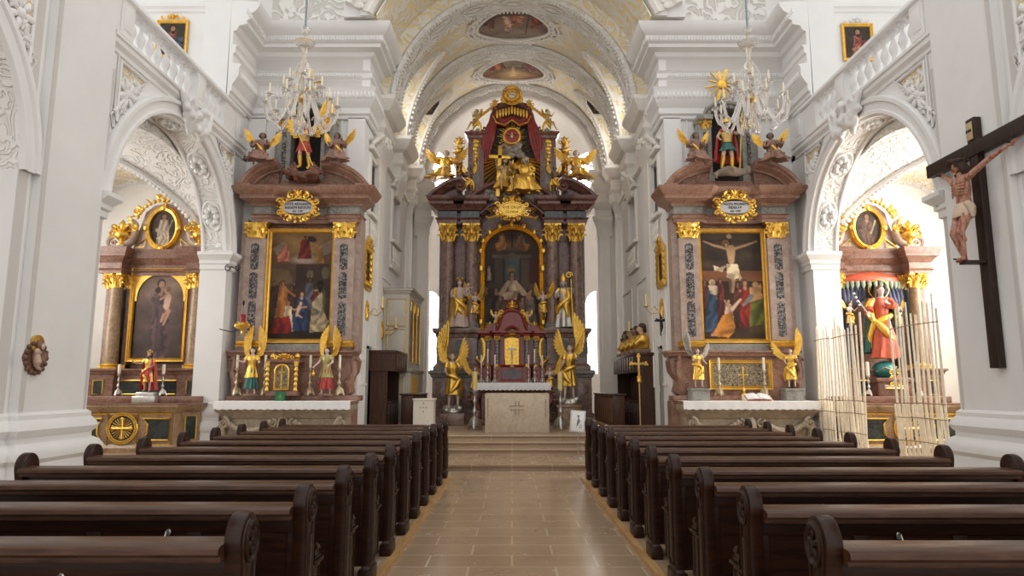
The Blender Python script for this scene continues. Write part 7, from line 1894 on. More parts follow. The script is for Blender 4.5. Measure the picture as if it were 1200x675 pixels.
# --- right side altar figures (on grey stone blocks)
for s, px, lab in ((-1, 819, 'gilt angel with raised wing on grey block, left on the right side altar'), (1, 929, 'gilt angel with raised wing on grey block, right on the right side altar')):
    x = at(px, 460, 15.2).x
    q = MB(); q.box(x-0.2, 15.05, 1.31, x+0.2, 15.4, 1.58, 0.015); q.box(x-0.22, 15.03, 1.53, x+0.22, 15.42, 1.58, 0.01); o = q.build('stone_block', grey_stone, smooth=0.4); tag(o, 'grey stone block under the %s angel of the right side altar' % ('left' if s < 0 else 'right'), 'pedestal')
    t = statue('angel_statue', lab, (x, 15.22, 1.581), 'angel statue')
    person(t, 0.86, (((-0.15,-0.05,0.68),(-0.13,-0.17,0.62 if s > 0 else 0.7)),((0.15,-0.05,0.68),(0.14,-0.16,0.72 if s > 0 else 0.62))), legs=legs_walk(s), yaw=-s*0.3, base=(0,0,0.02), garments=(('gilt_robe', gold, g_tunic(0.2, 0.95, seed=6)), ('gilt_sash', gold, g_sash(s))), hair=(brown_wing, 1), wings=(gold if s > 0 else grey_cloud, ((s, 0.62, 74), (-s, 0.45, 40))))
# --- armoured saints in the upper niches
zt_ = Z_(217, 15.1)
CX = CXL
t = statue('warrior_angel_statue', 'winged warrior statue with lance over a demon in the left altar niche', (CX+0.05, 15.35, zt_+0.42), 'statue')
M = person(t, 1.22, (((-0.18,0.02,0.76),(-0.16,-0.1,0.92)),((0.16,-0.04,0.68),(0.08,-0.17,0.66))), legs=dict(hip=0.52, knees=((-0.04,-0.10,0.30),(0.10,-0.03,0.28)), feet=((-0.04,-0.06,0.06),(0.12,0.0,0.05))), yaw=-0.1, base=(0,0,0.0), body_mat=skin,
    garments=(('tunic', crimson, g_tunic(0.36, 1.0, 9, 21)), ('cuirass', plain('armour', (0.55,0.36,0.12), 0.35, 0.7), lambda g, J: drape(g, [(0,0,0.80,0.09,0.06),(0,0,0.74,0.115,0.085),(0,0,0.6,0.092,0.08),(0,0,0.57,0.1,0.085)], 6, 0.04, 3)), ('boots', gold, lambda g, J: [g.tube([(k[0],k[1],k[2]-0.02),(k[0]*0.6+f[0]*0.4,k[1]*0.6+f[1]*0.4+0.01,k[2]*0.6+f[2]*0.4),(f[0],f[1],f[2]),(f[0],f[1]-0.09,f[2]-0.02)], [0.045,0.046,0.03,0.025], 8) for k, f in zip(J['legs']['knees'], J['legs']['feet'])])), hair=(dark_hair, 1), wings=(gold, ((-1, 0.72, 62), (1, 0.72, 62))))
put(t, 'lance', gold, M, lambda q: (q.tube([(-0.24,-0.12,1.02),(0.28,-0.22,0.02)], 0.011, 6), q.tube([(-0.24,-0.12,1.02),(-0.28,-0.11,1.10)], [0.025,0.004], 6)))
q = MB()
q.tube([(-0.32,-0.1,0.02),(-0.16,-0.18,0.0),(0.06,-0.2,-0.04),(0.24,-0.2,0.0),(0.36,-0.24,-0.02)], [0.05,0.075,0.08,0.1,0.045], 9); q.ell((0.40,-0.27,-0.02), (0.07,0.075,0.085), 9, 7); q.ell((0.4,-0.34,-0.05), (0.03,0.03,0.025), 7, 5)
for k in range(14): q.ell((random.uniform(-0.35,0.35), random.uniform(-0.12,0.1), random.uniform(-0.12,0.0)), (0.1,0.09,0.07), 7, 5)
q.tube([(0.16,-0.22,-0.02),(0.1,-0.32,-0.12),(0.2,-0.34,-0.16)], [0.04,0.032,0.02], 7); q.tube([(-0.28,-0.12,0.02),(-0.4,-0.2,0.1),(-0.46,-0.18,-0.08)], [0.05,0.04,0.02], 7)
for s in (-1, 1):
    for k in range(5): feather(q, (0.05+s*0.12,-0.14,0.02), (0.05+s*(0.24+0.07*k),-0.16,0.30-0.07*k), 0.04, 0, 0.03)
q.tube([(0.43,-0.28,0.04),(0.48,-0.3,0.12)], [0.022,0.005], 5); q.tube([(0.37,-0.28,0.04),(0.34,-0.3,0.12)], [0.022,0.005], 5)
q = remesh(q, 0.018, 1); o = q.build('demon_figure', plain('demon_red_brown', (0.16,0.06,0.035), 0.45, var=0.5), loc=(CX+0.05, 15.35, zt_+0.30)); tag(o, 'red-brown fallen demon under the warrior angel of the left altar', 'demon figure')
CX = CXR
t = statue('armoured_saint_statue', 'statue of an armoured saint in green kilt and red cloak in the right altar niche', (CX-0.08, 15.35, zt_+0.40), 'statue')
M = person(t, 1.24, (((-0.18,0.0,0.68),(-0.17,-0.1,0.6)),((0.19,0.0,0.74),(0.24,-0.1,0.88))), legs=dict(hip=0.52, knees=((-0.10,-0.05,0.30),(0.06,-0.06,0.28)), feet=((-0.12,0.0,0.05),(0.07,-0.03,0.06))), yaw=0.05, base=(0,0,0.0), body_mat=skin,
    garments=(('kilt', green_paint, g_skirt(0.39, 1.0, 11, 22)), ('cuirass', MATS['armour'], lambda g, J: drape(g, [(0,0,0.80,0.10,0.065),(0,0,0.74,0.12,0.09),(0,0,0.6,0.095,0.085),(0,0,0.56,0.11,0.09)], 6, 0.04, 3)), ('red_cloak', crimson, g_cloak(0.2, 0, 1.25, 14)), ('scarf', crimson, lambda g, J: g.tube([(-0.12,-0.04,0.80),(0,-0.1,0.74),(0.12,-0.04,0.80),(0,0.08,0.82)], 0.03, 7, closed=True)), ('boots', gold, lambda g, J: [g.tube([(k[0],k[1],k[2]-0.02),(k[0]*0.6+f[0]*0.4,k[1]*0.6+f[1]*0.4+0.01,k[2]*0.6+f[2]*0.4),(f[0],f[1],f[2]),(f[0],f[1]-0.09,f[2]-0.02)], [0.045,0.046,0.03,0.025], 8) for k, f in zip(J['legs']['knees'], J['legs']['feet'])])), hair=(dark_hair, 1))
put(t, 'helmet', gold, M, lambda q: (q.lathe([(0.085,0),(0.075,0.02),(0.07,0.06),(0.04,0.1),(0,0.11)], 12, (0,0,0.955)), q.tube([(0,-0.03,1.06),(0,0.02,1.12),(0,0.08,1.10)], [0.015,0.03,0.01], 6)))
put(t, 'lance', gold, M, lambda q: q.tube([(0.27,-0.11,1.12),(0.18,-0.1,-0.02)], 0.012, 6))
q = MB(); q.tube([(-0.3,-0.1,0.1),(-0.1,-0.18,0.14),(0.15,-0.16,0.12),(0.34,-0.12,0.14)], [0.07,0.12,0.11,0.07], 9); q.ell((0.4,-0.14,0.18), (0.09,0.09,0.1), 9, 7); q.tube([(-0.28,-0.1,0.1),(-0.4,-0.2,0.06),(-0.34,-0.25,-0.06)], [0.07,0.05,0.03], 7); q.tube([(0.1,-0.2,0.1),(0.02,-0.3,0.16),(-0.1,-0.28,0.22)], [0.05,0.04,0.03], 7)
q = remesh(q, 0.025, 2); o = q.build('crouching_figure', grey_cloud if 0 else plain('dull_flesh', (0.22,0.17,0.13), 0.6), loc=(CX-0.08, 15.35, zt_+0.22)); tag(o, 'small crouching figure at the feet of the armoured saint', 'figure')
# seated angels on the broken pediments
for CXX, sn, wm in ((CXL, 'left', brown_wing), (CXR, 'right', gold)):
    for s in (-1, 1):
        small_angel('dark carved angel seated on the %s half pediment of the %s side altar' % ('left' if s < 0 else 'right', sn), (CXX+s*(0.92), 15.18, zt_+(0.52)), 1.12, s, -s*0.25, dict(hip=0.20, knees=((-0.10,-0.2,0.22),(0.10,-0.2,0.20)), feet=((-0.08,-0.2,-0.06),(0.12,-0.22,-0.04))), mat=plain('dark_robe', (0.26,0.14,0.10), 0.5, 0.1, var=0.4) if 'dark_robe' not in MATS else MATS['dark_robe'], skin_m=brown_wing, wing_L=0.36, wing_m=gold, ang=40, name='seated_angel', lean=(-s*0.04,-0.03), robed=True)
# --- left chapel: crowned king statue; right chapel: Madonna on a globe
x = at(169, 465, 14.9).x
q = MB(); q.box(x-0.25, 14.85, 1.272, x+0.25, 15.15, 1.42, 0.02); q.box(x-0.2, 14.9, 1.40, x+0.2, 15.12, 1.50, 0.02); o = q.build('silver_plinth', silver, smooth=0.5); tag(o, 'silver plinth under the crowned statue on the left chapel altar', 'pedestal')
t = statue('king_statue', 'gilt crowned statue with sceptre standing on the left chapel altar', (x, 15.0, 1.502))
M = person(t, 0.86, (((-0.18,-0.03,0.70),(-0.30,-0.1,0.72)),((0.15,-0.04,0.66),(0.14,-0.14,0.62))), yaw=-0.1, base=(0,0,0.01), body_mat=skin, garments=(('gilt_tunic', gold, g_tunic(0.24, 0.95, 7, 31)), ('red_mantle', crimson, g_cloak(0.04, 1, 1.1, 32)), ('sash', gold, g_sash(1))), hair=(dark_hair, 2))
put(t, 'crown', gold, M, lambda q: crown(q, (0,0,0.96), 0.055, 0.055)); put(t, 'sceptre', gold, M, lambda q: q.tube([(-0.27,-0.12,0.70),(-0.42,-0.13,0.82)], [0.012,0.02], 6))
x = CHR+0.04; zg = Z_(422, 15.5)
q = MB(); q.box(x-0.33, 15.2, 1.41, x+0.42, 15.8, zg-0.42, 0.02); q.box(x-0.38, 15.15, zg-0.5, x+0.47, 15.85, zg-0.4, 0.02); ped = thing('statue_pedestal', 'brown marble pedestal with carved monogram panel in the right chapel niche', 'pedestal', (x, 15.5, 1.41)); q.build('block', brown_marble, ped, world=True, smooth=0.5)
q = MB(); q.box(x-0.2, 15.17, 1.56, x+0.28, 15.2, zg-0.56, 0.01); pp = q.build('panel', cream_stone, ped, world=True)
q = MB()
for s in (-1, 1):
    for k in range(3): volute(q, (x+0.04+s*0.09, 1.68+0.13*k), 0.055, 0.014, s, 15.165); 
q.tube([(x+0.04,15.165,1.6),(x+0.04,15.165,zg-0.6)], 0.014, 6); q.tube([(x-0.18,15.165,1.58),(x+0.26,15.165,1.58),(x+0.26,15.165,zg-0.58),(x-0.18,15.165,zg-0.58)], 0.01, 5, closed=True); q.build('gilt_monogram', gold, ped, world=True, smooth=1)
q = MB(); q.ell((0,0,0), (0.26,0.24,0.2), 20, 14); o = q.build('green_globe', plain('globe_green', (0.02,0.16,0.15), 0.35), ped, loc=(0, 0.0, zg-0.22-1.41))
q = MB(); q.tube([(-0.24,-0.1,-0.04),(-0.1,-0.22,0.05),(0.06,-0.235,-0.02),(0.2,-0.15,0.07)], [0.01,0.02,0.022,0.01], 6); q.build('serpent', plain('serpent_tan', (0.4,0.33,0.2), 0.5), o, smooth=1)
t = statue('madonna_statue', 'statue of a woman in red gown and gold mantle standing on a globe, right chapel', (x, 15.45, zg-0.03))
M = person(t, Z_(334, 15.5)-zg, (((-0.16,-0.03,0.70),(-0.22,-0.14,0.60)),((0.15,-0.06,0.70),(0.03,-0.14,0.74))), yaw=-0.1, head=(0.3,0.2,0), base=(0,0,0.02), body_mat=pale_skin, garments=(('red_gown', vermilion, g_robe(0.95, seed=41)), ('green_mantle', green_paint, g_cloak(0.1, 0, 1.1, 42)), ('gold_mantle', gold, g_sash(1)), ('gold_sleeve', gold, lambda g, J: g.tube([(-0.12,-0.02,0.80),(-0.17,-0.02,0.70),(-0.18,-0.07,0.62),(-0.14,-0.09,0.5)], [0.05,0.06,0.06,0.03], 8))), hair=(plain('brown_hair', (0.12,0.06,0.03), 0.6), 1))
put(t, 'halo', gold, M, lambda q: q.tube([(0.0+0.13*math.cos(2*PI*i/28),0.03,0.95+0.13*math.sin(2*PI*i/28)) for i in range(28)], 0.006, 5, closed=True))
put(t, 'lily_staff', silver, M, lambda q: (q.tube([(-0.2,-0.16,0.55),(-0.34,-0.15,0.78)], 0.01, 5), [q.ell((-0.33-0.02*k,-0.15,0.72+0.05*k), 0.02, 6, 4) for k in range(4)]))
for s, px in ((-1, 996), (1, 1052)):
    small_angel('small gilt cherub head-high at the %s of the right chapel statue niche' % ('left' if s < 0 else 'right'), (at(px, 370, 15.5).x, 15.5, Z_(384, 15.5)), 0.62, s, -s*0.4, FLY, wing_L=0.3, hair=dark_hair)
# ================================================================ CHANCEL FURNITURE
t = thing('stone_altar', 'plain beige stone block altar at the front of the chancel', 'altar', (at(606,500,17.3).x, 17.3, 0.5))
x0, x1 = at(568.5, 490, 17.1).x, at(643.5, 490, 17.1).x; zt = 1.455
b = MB(); b.box(x0, 17.05, 0.5, x1, 18.0, zt, 0.012); b.build('block', beige_stone, t, world=True)
b = MB(); xm = (x0+x1)/2
for sx in (-1, 1):
    for sz in (-1, 1):
        for k in range(3): b.box(xm+sx*(0.04+0.055*k)-0.014, 17.035, 1.10+sz*(0.05+0.0)-0.014, xm+sx*(0.04+0.055*k)+0.014, 17.052, 1.10+sz*0.05+0.014); b.box(xm+sx*0.04-0.014, 17.035, 1.10+sz*(0.05+0.05*k)-0.014, xm+sx*0.04+0.014, 17.052, 1.10+sz*(0.05+0.05*k)+0.014)
    xx = xm+sx*0.71
    for k in range(9): b.box(xx-0.018, 17.035, 0.86+0.055*k, xx+0.018*(1 if k%2 else -0.2), 17.052, 0.875+0.055*k)
    b.box(xx-0.02, 17.04, 0.85, xx-0.014, 17.052, 1.32)
b.build('incised_marks', plain('incised_stone', (0.30,0.23,0.16), 0.7), t, world=True, smooth=0)
# tall floor candlesticks
for px, lab in ((556, 'left'), (657, 'right')):
    candle((at(px, 500, 18.3).x, 18.3, 0.5), 1.52, silver, 'tall silver floor candlestick with thick yellow candle, %s of the stone altar' % lab, 'floor candlesticks beside the stone altar', 0.07, 0.47, yellow_wax)
# six candlesticks of the high altar
for px, base, top, lab in ((564,449,416,'outermost left'),(580,449,416,'inner left'),(619.5,449,416,'inner right'),(635.5,449,416,'outermost right')):
    Y = 20.42; x = at(px, 440, Y).x; z0 = tz(449)+0.014; candle((x, Y, z0), Z_(top, Y)-z0, silver, 'slender silver candlestick, %s on the high altar cloth' % lab, 'candlesticks on the high altar', 0.022, 0.38)
for px, lab in ((571.5,'left'),(626.5,'right')):
    Y = 20.62; x = at(px, 440, Y).x; z0 = tz(449)+0.014; candle((x, Y, z0), Z_(409, Y)-z0, silver, 'taller silver candlestick in front of the %s twisted columns of the tabernacle' % lab, 'candlesticks on the high altar', 0.022, 0.4)
# left side altar candlesticks and tabernacle
for i, px in enumerate((276.5, 309.5, 362.5, 397)):
    Y = 15.3; x = at(px, 460, Y).x; z0 = 1.421 if i in (1,2) else 1.421
    x = max(x, CXL-1.42)
    candle((x, Y, z0), Z_(416, Y)-z0, plain('silvered_gilt', (0.62,0.5,0.33), 0.35, 0.6) if 'silvered_gilt' not in MATS else MATS['silvered_gilt'], ('leftmost', 'second from left', 'third from left', 'rightmost')[i]+' baroque candlestick with white candle on the left side altar', 'candlesticks on the left side altar', 0.03, 0.28)
xm = at(333, 450, 15.2).x; K2 = 15.2/800/1.0
t = thing('tabernacle', 'small marble tabernacle with gilt arched door on the left side altar', 'tabernacle', (xm, 15.3, 1.421))
b = MB(); z0, z1 = 1.421, Z_(424, 15.15); b.box(xm-0.27, 15.06, z0, xm+0.27, 15.48, z1); b.box(xm-0.34, 15.02, z0, xm+0.34, 15.48, z0+0.1, 0.01); b.mould([(xm-0.29,15.48),(xm-0.29,15.05),(xm+0.29,15.05),(xm+0.29,15.48)], [(0,z1-0.05),(0.03,z1-0.03),(0.06,z1),(0.06,z1+0.04),(0,z1+0.05)]); b.box(xm-0.3,15.04,z1-0.02,xm+0.3,15.48,z1+0.045)
b.build('body', brown_marble, t, world=True, smooth=0.5)
b = MB(); 
for s in (-1,1):
    x = xm+s*0.31; b.lathe([(0.038+0.012*math.sin(i*1.5), z0+0.1+(z1-z0-0.12)*i/24) for i in range(25)], 10, (x, 15.02, 0)); b.box(x-0.05, 14.97, z1-0.04, x+0.05, 15.06, z1)
    u = MB(); u.ell((0,0,0.06), 0.06, 9, 7); u.lathe([(0.05,0),(0.03,0.02),(0.07,0.06),(0.05,0.12),(0,0.15)], 10); b.join(u, Matrix.Translation((xm+s*0.27, 15.2, z1+0.05)))
    for k in range(3): volute(b, (xm+s*(0.05+0.07*k), z1+0.09+0.02*(2-k)), 0.045, 0.018, s, 15.12)
for k in range(9): a = math.radians(10+20*k); leaf(b, (xm+0.05*math.cos(a), 15.14, z1+0.05), (0,-1,0), (math.cos(a),0,0.4+math.sin(a)), 0.14, 0.025)
b.build('gilt_ornament', gold, t, world=True, smooth=1)
b = MB(); o = [(xm-0.17,z0+0.12),(xm-0.17,z1-0.2)]+[(xm-0.17*math.cos(PI*i/12), z1-0.2+0.15*math.sin(PI*i/12)) for i in range(1,12)]+[(xm+0.17,z1-0.2),(xm+0.17,z0+0.12)]
b.mould(o, [(0,15.05),(0,15.0),(0.03,14.99),(0.05,15.03),(0.055,15.05)], closed=True, mapf=lambda a, c, z: (a, z, c)); b.box(xm-0.012,15.01,z0+0.14,xm+0.012,15.02,z1-0.08); b.box(xm-0.07,15.01,z1-0.24,xm+0.07,15.02,z1-0.215)
f = b.build('door_frame', gold, t, world=True, smooth=0.6)
b = MB(); b.prism(o, 15.03, 15.055, 'y'); b.build('door_panel', filigree, f, world=True, smooth=0)
b = MB(); b.box(xm-0.11, 14.98, 1.31, xm+0.10, 14.985, 1.5); b.tube([(xm-0.11,14.982,1.5),(xm+0.10,14.982,1.5)], 0.006, 5); g_ = thing('green_cloth', 'small green cloth with a gilt cross hanging before the left tabernacle', 'cloth', (xm, 14.99, 1.31)); b.build('cloth', plain('green_cloth', (0.01,0.16,0.07), 0.8), g_, world=True, smooth=0)
b = MB(); b.box(xm-0.008,14.974,1.34,xm+0.002,14.98,1.46); b.box(xm-0.04,14.974,1.395,xm+0.034,14.98,1.408); b.build('gilt_cross', gold, g_, world=True, smooth=0)
# right side altar
for px, lab in ((843.5, 'left'), (896.5, 'right')):
    Y = 15.3; x = at(px, 460, Y).x; candle((x, Y, 1.421), Z_(419, Y)-1.421, MATS['silvered_gilt'], '%s baroque candlestick with white candle on the right side altar' % lab, 'candlesticks on the right side altar', 0.03, 0.28)
x0, x1, z0, z1 = at(830.5,440,15.5).x, at(905,440,15.5).x, Z_(457,15.45), Z_(421.5,15.45)
t = thing('filigree_shrine', 'wide gilt-framed filigree panel behind the candles of the right side altar', 'panel', ((x0+x1)/2, 15.5, z0)); b = MB(); frame(b, x0, x1, z0, z1, 15.53, 0.1, 0.08); b.build('frame', gold_flat, t, world=True, smooth=0.5)
b = MB(); b.box(x0+0.08, 15.49, z0+0.08, x1-0.08, 15.52, z1-0.08); b.build('filigree_field', filigree, t, world=True, smooth=0)
x = at(871,460,15.2).x; b = MB(); b.lathe([(0.08,0),(0.07,0.03),(0.025,0.07),(0.03,0.12),(0.015,0.16),(0.015,0.2)], 12); b.box(-0.014,-0.01,0.18,0.014,0.01,0.60,0.003); b.box(-0.09,-0.01,0.44,0.09,0.01,0.465,0.003)
for dx, dz in ((-0.09,0.452),(0.09,0.452),(0,0.61)): b.ell((dx,0,dz), (0.025,0.012,0.025), 7, 5)
o = b.build('altar_cross', gold, loc=(x, 15.15, 1.421), smooth=0.8); tag(o, 'small gilt cross standing in the middle of the right side altar', 'cross')
xb = at(888, 474, 15.0).x
t = thing('missal', 'open book with white pages on a low wooden stand, right side altar', 'book', (xb, 15.0, 1.31))
b = MB(); b.prism([(14.86,1.312),(15.1,1.312),(15.1,1.43)], xb-0.3, xb+0.3, 'x'); b.build('stand', pale_wood, t, world=True, smooth=0)
b = MB()
for s in (-1,1):
    vs = []; n = 8
    for i in range(n+1):
        u = i/n; dz = 0.03*math.sin(PI*u**0.6)
        for (y, z) in ((14.86,1.335),(15.08,1.445)): vs.append((xb+s*0.25*u, y, z+dz+0.005))
    b.add(vs, [(2*i,2*i+2,2*i+3,2*i+1) for i in range(n)]); b.add([(x_,y,z-0.018) for x_,y,z in vs], [(2*i,2*i+1,2*i+3,2*i+2) for i in range(n)])
b.build('pages', paper, t, world=True, smooth=1)
b = MB(); b.prism([(14.85,1.322),(15.09,1.436),(15.09,1.446),(14.85,1.332)], xb-0.26, xb+0.26, 'x'); b.build('cover', crimson, t, world=True, smooth=0)
b = MB(); b.box(xb-0.006,14.855,1.30,xb+0.01,14.86,1.36); b.build('ribbon', crimson, t, world=True, smooth=0)
# chapel candlesticks
for CC, sn, pxs, zt_c in ((CL, 'left', (137.5, 189.5), 1.411), (CR, 'right', (1019, 1078.5), 1.411)):
    for px, q in zip(pxs, ('left', 'right')):
        Y = 15.12; x = at(px, 465, Y).x; candle((x, Y, zt_c), Z_(427 if sn=='left' else 424, Y)-zt_c, silver, '%s silver candlestick on the %s chapel altar' % (q, sn), 'candlesticks on the %s chapel altar' % sn, 0.035, 0.2 if sn=='left' else 0.3)
# sanctuary lamp on the wall left of the left altar
P0 = at(283, 380, 14.95)
t = thing('sanctuary_lamp', 'gilt wall lamp with red glass left of the left side altar', 'lamp', (XL+0.02, 15.0, P0.z))
x = P0.x; z = P0.z
b = MB(); b.tube([(XL+0.0,15.02,z-0.1),((XL+x)/2,15.02,z-0.16),(x,15.0,z-0.1)], 0.012, 6); b.tube([(x,15.0,z+0.48),(x,15.0,z+0.2)], 0.006, 5); b.ell((x,15.0,z+0.48), (0.03,0.03,0.06), 8, 5); b.build('bracket', iron, t, world=True)
b = MB(); b.lathe([(0.0,-0.2),(0.03,-0.18),(0.02,-0.12),(0.09,-0.06),(0.11,0.0),(0.07,0.04),(0.06,0.06)], 14, (x,15.0,z-0.02))
for s in (-1,1): volute(b, (x+s*0.12, z-0.02), 0.07, 0.025, s, 15.0)
b.build('gilt_bowl', gold, t, world=True, smooth=1)
b = MB(); b.lathe([(0.05,0.03),(0.06,0.08),(0.055,0.2),(0.062,0.22)], 14, (x,15.0,z)); b.build('red_glass', red_glass, t, world=True, smooth=1)
P0 = at(277, 314, 15.1)
b = MB(); b.tube([(0,0,0),(0.05,0,0.03),(0.11,0,0.0)], 0.015, 6); b.tube(spiral((0.0,0.0),0.08,0.03,1.2,1,lambda a,c:(a-0.02,0.0,c),14), 0.012, 6); b.tube(spiral((0.2,0.0),0.07,0.03,1.2,-1,lambda a,c:(a-0.02,0.0,c),14), 0.012, 6)
o = b.build('iron_hook', iron, loc=(XL+0.1, 15.1, P0.z), smooth=1); tag(o, 'curled black iron bracket on the wall left of the left altar', 'bracket')
# pictures hung on the chancel walls
def wall_picture(s, P, Y0, Y1, z0, z1, lab, seed):
    t = thing('framed_picture', lab, 'picture', (P-s*0.02, (Y0+Y1)/2, z0))
    b = MB(); pr = [(0,0),(0,0.06),(0.03,0.1),(0.07,0.08),(0.12,0.05),(0.14,0.0)]
    b.mould([(Y0,z0),(Y0,z1),(Y1,z1),(Y1,z0)] if s > 0 else [(Y1,z0),(Y1,z1),(Y0,z1),(Y0,z0)], pr, closed=True, mapf=lambda a, c, z: (P-s*z, a, c))
    for k in range(22):
        tt = k/22*4; e = int(tt); f = tt-e; y, z = ((Y0,z0+(z1-z0)*f),(Y0+(Y1-Y0)*f,z1),(Y1,z1-(z1-z0)*f),(Y1-(Y1-Y0)*f,z0))[e]; b.ell((P-s*0.06,y,z), (0.05,0.07,0.09), 7, 5)
    ym = (Y0+Y1)/2
    for k in range(7): a = math.radians(20+23*k); b.tube([(P-s*0.06,ym,z1),(P-s*0.1,ym+0.2*math.cos(a),z1+0.22*math.sin(a)),(P-s*0.06,ym+0.14*math.cos(a),z1+0.32*math.sin(a))], [0.04,0.05,0.015], 6)
    b.ell((P-s*0.08,ym,z1+0.2), (0.05,0.09,0.12), 8, 6); b.build('gilt_frame', gold, t, world=True, smooth=1)
    Q = Paint(30, 60, (55,42,32), (35,26,22), seed); Q.man(0.5,0.15,0.8,(95,60,45),(150,110,85),(40,25,20),w=0.9)
    canvas('canvas', t, Q, 0,1,0,1,0, mapf=lambda u, v: (P-s*0.04, (Y0+0.1+(Y1-Y0-0.2)*(u if s < 0 else 1-u)), z1-0.1-(z1-z0-0.2)*v))
wall_picture(-1, PL, 16.2, 16.9, 4.1, 5.0, 'dark picture in ornate gilt frame on the left chancel wall beside the altar', 3)
wall_picture(1, PR, 16.2, 16.95, 4.1, 5.0, 'dark picture in ornate gilt frame on the right chancel wall beside the altar', 6)
# sconces
def sconce(s, P, Y, z, lab, figure=False):
    t = thing('wall_sconce', lab, 'wall sconce', (P, Y, z), 'gilt sconces on the chancel walls')
    b = MB(); 
    for k in range(8): a = 2*PI*k/8; b.tube([(P-s*0.02,Y,z),(P-s*0.03,Y+0.1*math.cos(a),z+0.2*math.sin(a)),(P-s*0.02,Y+0.14*math.cos(a+0.3),z+0.26*math.sin(a+0.3))], [0.05,0.04,0.015], 6)
    b.ell((P-s*0.02,Y,z), (0.04,0.1,0.17), 10, 7); b.build('wall_plate', gold, t, world=True, smooth=1)
    b = MB(); b.tube([(P-s*0.02,Y,z),(P-s*0.15,Y,z-0.1),(P-s*0.28,Y,z-0.12),(P-s*0.38,Y,z-0.02),(P-s*0.4,Y,z+0.04)], 0.018, 7); b.tube([(P-s*0.1,Y,z-0.06),(P-s*0.2,Y,z+0.06),(P-s*0.28,Y,z-0.02)], 0.014, 6); b.lathe([(0.03,0.0),(0.07,0.04),(0.06,0.06)], 10, (P-s*0.4,Y,z+0.03)); b.build('arm', brass, t, world=True, smooth=1)
    b = MB(); b.lathe([(0.025,0),(0.025,0.26),(0.01,0.28)], 10, (P-s*0.4,Y,z+0.08)); b.build('candle', yellow_wax, t, world=True, smooth=1)
sconce(-1, PL, 16.75, Z_(364, 16.75), 'gilt sconce with yellow candle below the picture on the left chancel wall')
sconce(1, PR, 16.75, Z_(362, 16.75), 'gilt sconce with yellow candle below the picture on the right chancel wall')
sconce(-1, PL, 18.75, Z_(387, 18.75), 'gilt sconce further back on the left chancel wall near the painted cabinet')
sconce(1, PR, 19.3, Z_(391, 19.3), 'gilt sconce further back on the right chancel wall above the stalls')
x = PR-0.12; z = Z_(375, 16.6)
t = thing('hanging_crucifix', 'small black crucifix hanging below the right wall sconce', 'crucifix', (x, 16.5, z-0.4))
b = MB(); b.box(x-0.012,16.48,z-0.4,x+0.012,16.52,z+0.15); b.box(x-0.14,16.485,z-0.05,x+0.14,16.515,z-0.01); b.build('cross', iron, t, world=True)
b = MB(); b.tube([(x,16.46,z-0.3),(x+0.02,16.45,z-0.18),(x,16.45,z-0.02)], [0.02,0.035,0.04], 8); b.ell((x,16.44,z+0.04), 0.035); b.tube([(x-0.12,16.47,z+0.02),(x,16.45,z-0.03),(x+0.12,16.47,z+0.02)], 0.018, 6); b.build('corpus', iron, t, world=True, smooth=1)
# painted cabinet by the left wall
t = thing('painted_cabinet', 'tall stone-coloured cabinet with gilt lines against the left chancel wall', 'cabinet', (PL+0.36, 20.2, 0.5))
x0, x1, y0, y1, zt = PL+0.01, PL+0.72, 19.0, 21.4, Z_(338, 19.0)
b = MB(); b.box(x0, y0, 0.5, x1, y1, zt-0.1); b.box(x0, y0-0.06, 0.5, x1+0.08, y1+0.02, 2.05)
cp = [(x0,y0),(x1,y0),(x1,y1)]
b.mould(cp, [(0,zt-0.16),(0.04,zt-0.12),(0.06,zt-0.05),(0.12,zt),(0,zt+0.02)]); b.box(x0,y0-0.1,zt-0.06,x1+0.1,y1,zt-0.005)
b.mould([(x0,y0-0.06),(x1+0.08,y0-0.06),(x1+0.08,y1)], [(0,2.0),(0.05,2.03),(0.08,2.1),(0,2.12)]); b.build('case', cabinet_paint, t, world=True, smooth=0.4)
for (za, zb) in ((0.75,1.85),(2.3,3.2),(3.3,zt-0.3)):
    b = MB(); b.box(x0+0.12,y0-0.075 if za < 1 else y0-0.02,za,x1-0.1,y0,zb,0.01); q = b.build('front_panel', cabinet_paint, t, world=True)
    b = MB(); yy = y0-0.08 if za < 1 else y0-0.025; b.tube([(x0+0.12,yy,za),(x1-0.1,yy,za),(x1-0.1,yy,zb),(x0+0.12,yy,zb)], 0.018, 5, closed=True); b.build('gilt_line', gold, q, world=True)
for k in range(3):
    ya = y0+0.25+0.72*k; b = MB(); xx = x1+0.015; b.tube([(xx,ya,2.3),(xx,ya+0.5,2.3),(xx,ya+0.5,zt-0.6),(xx,ya+0.42,zt-0.35),(xx,ya+0.25,zt-0.28),(xx,ya+0.08,zt-0.35),(xx,ya,zt-0.6)], 0.02, 5, closed=True); q = b.build('gilt_arch', gold, t, world=True)
    b = MB(); b.box(x1-0.01, ya+0.02, 2.32, x1+0.01, ya+0.48, zt-0.4); b.build('side_panel', MATS['statue_base'], q, world=True)
for k in range(7): b = MB(); b.box(x1+0.08, y0+0.1+0.2*k, 0.9, x1+0.1, y0+0.2+0.2*k, 1.9); b.build('gilt_fluting', gold, t, world=True)
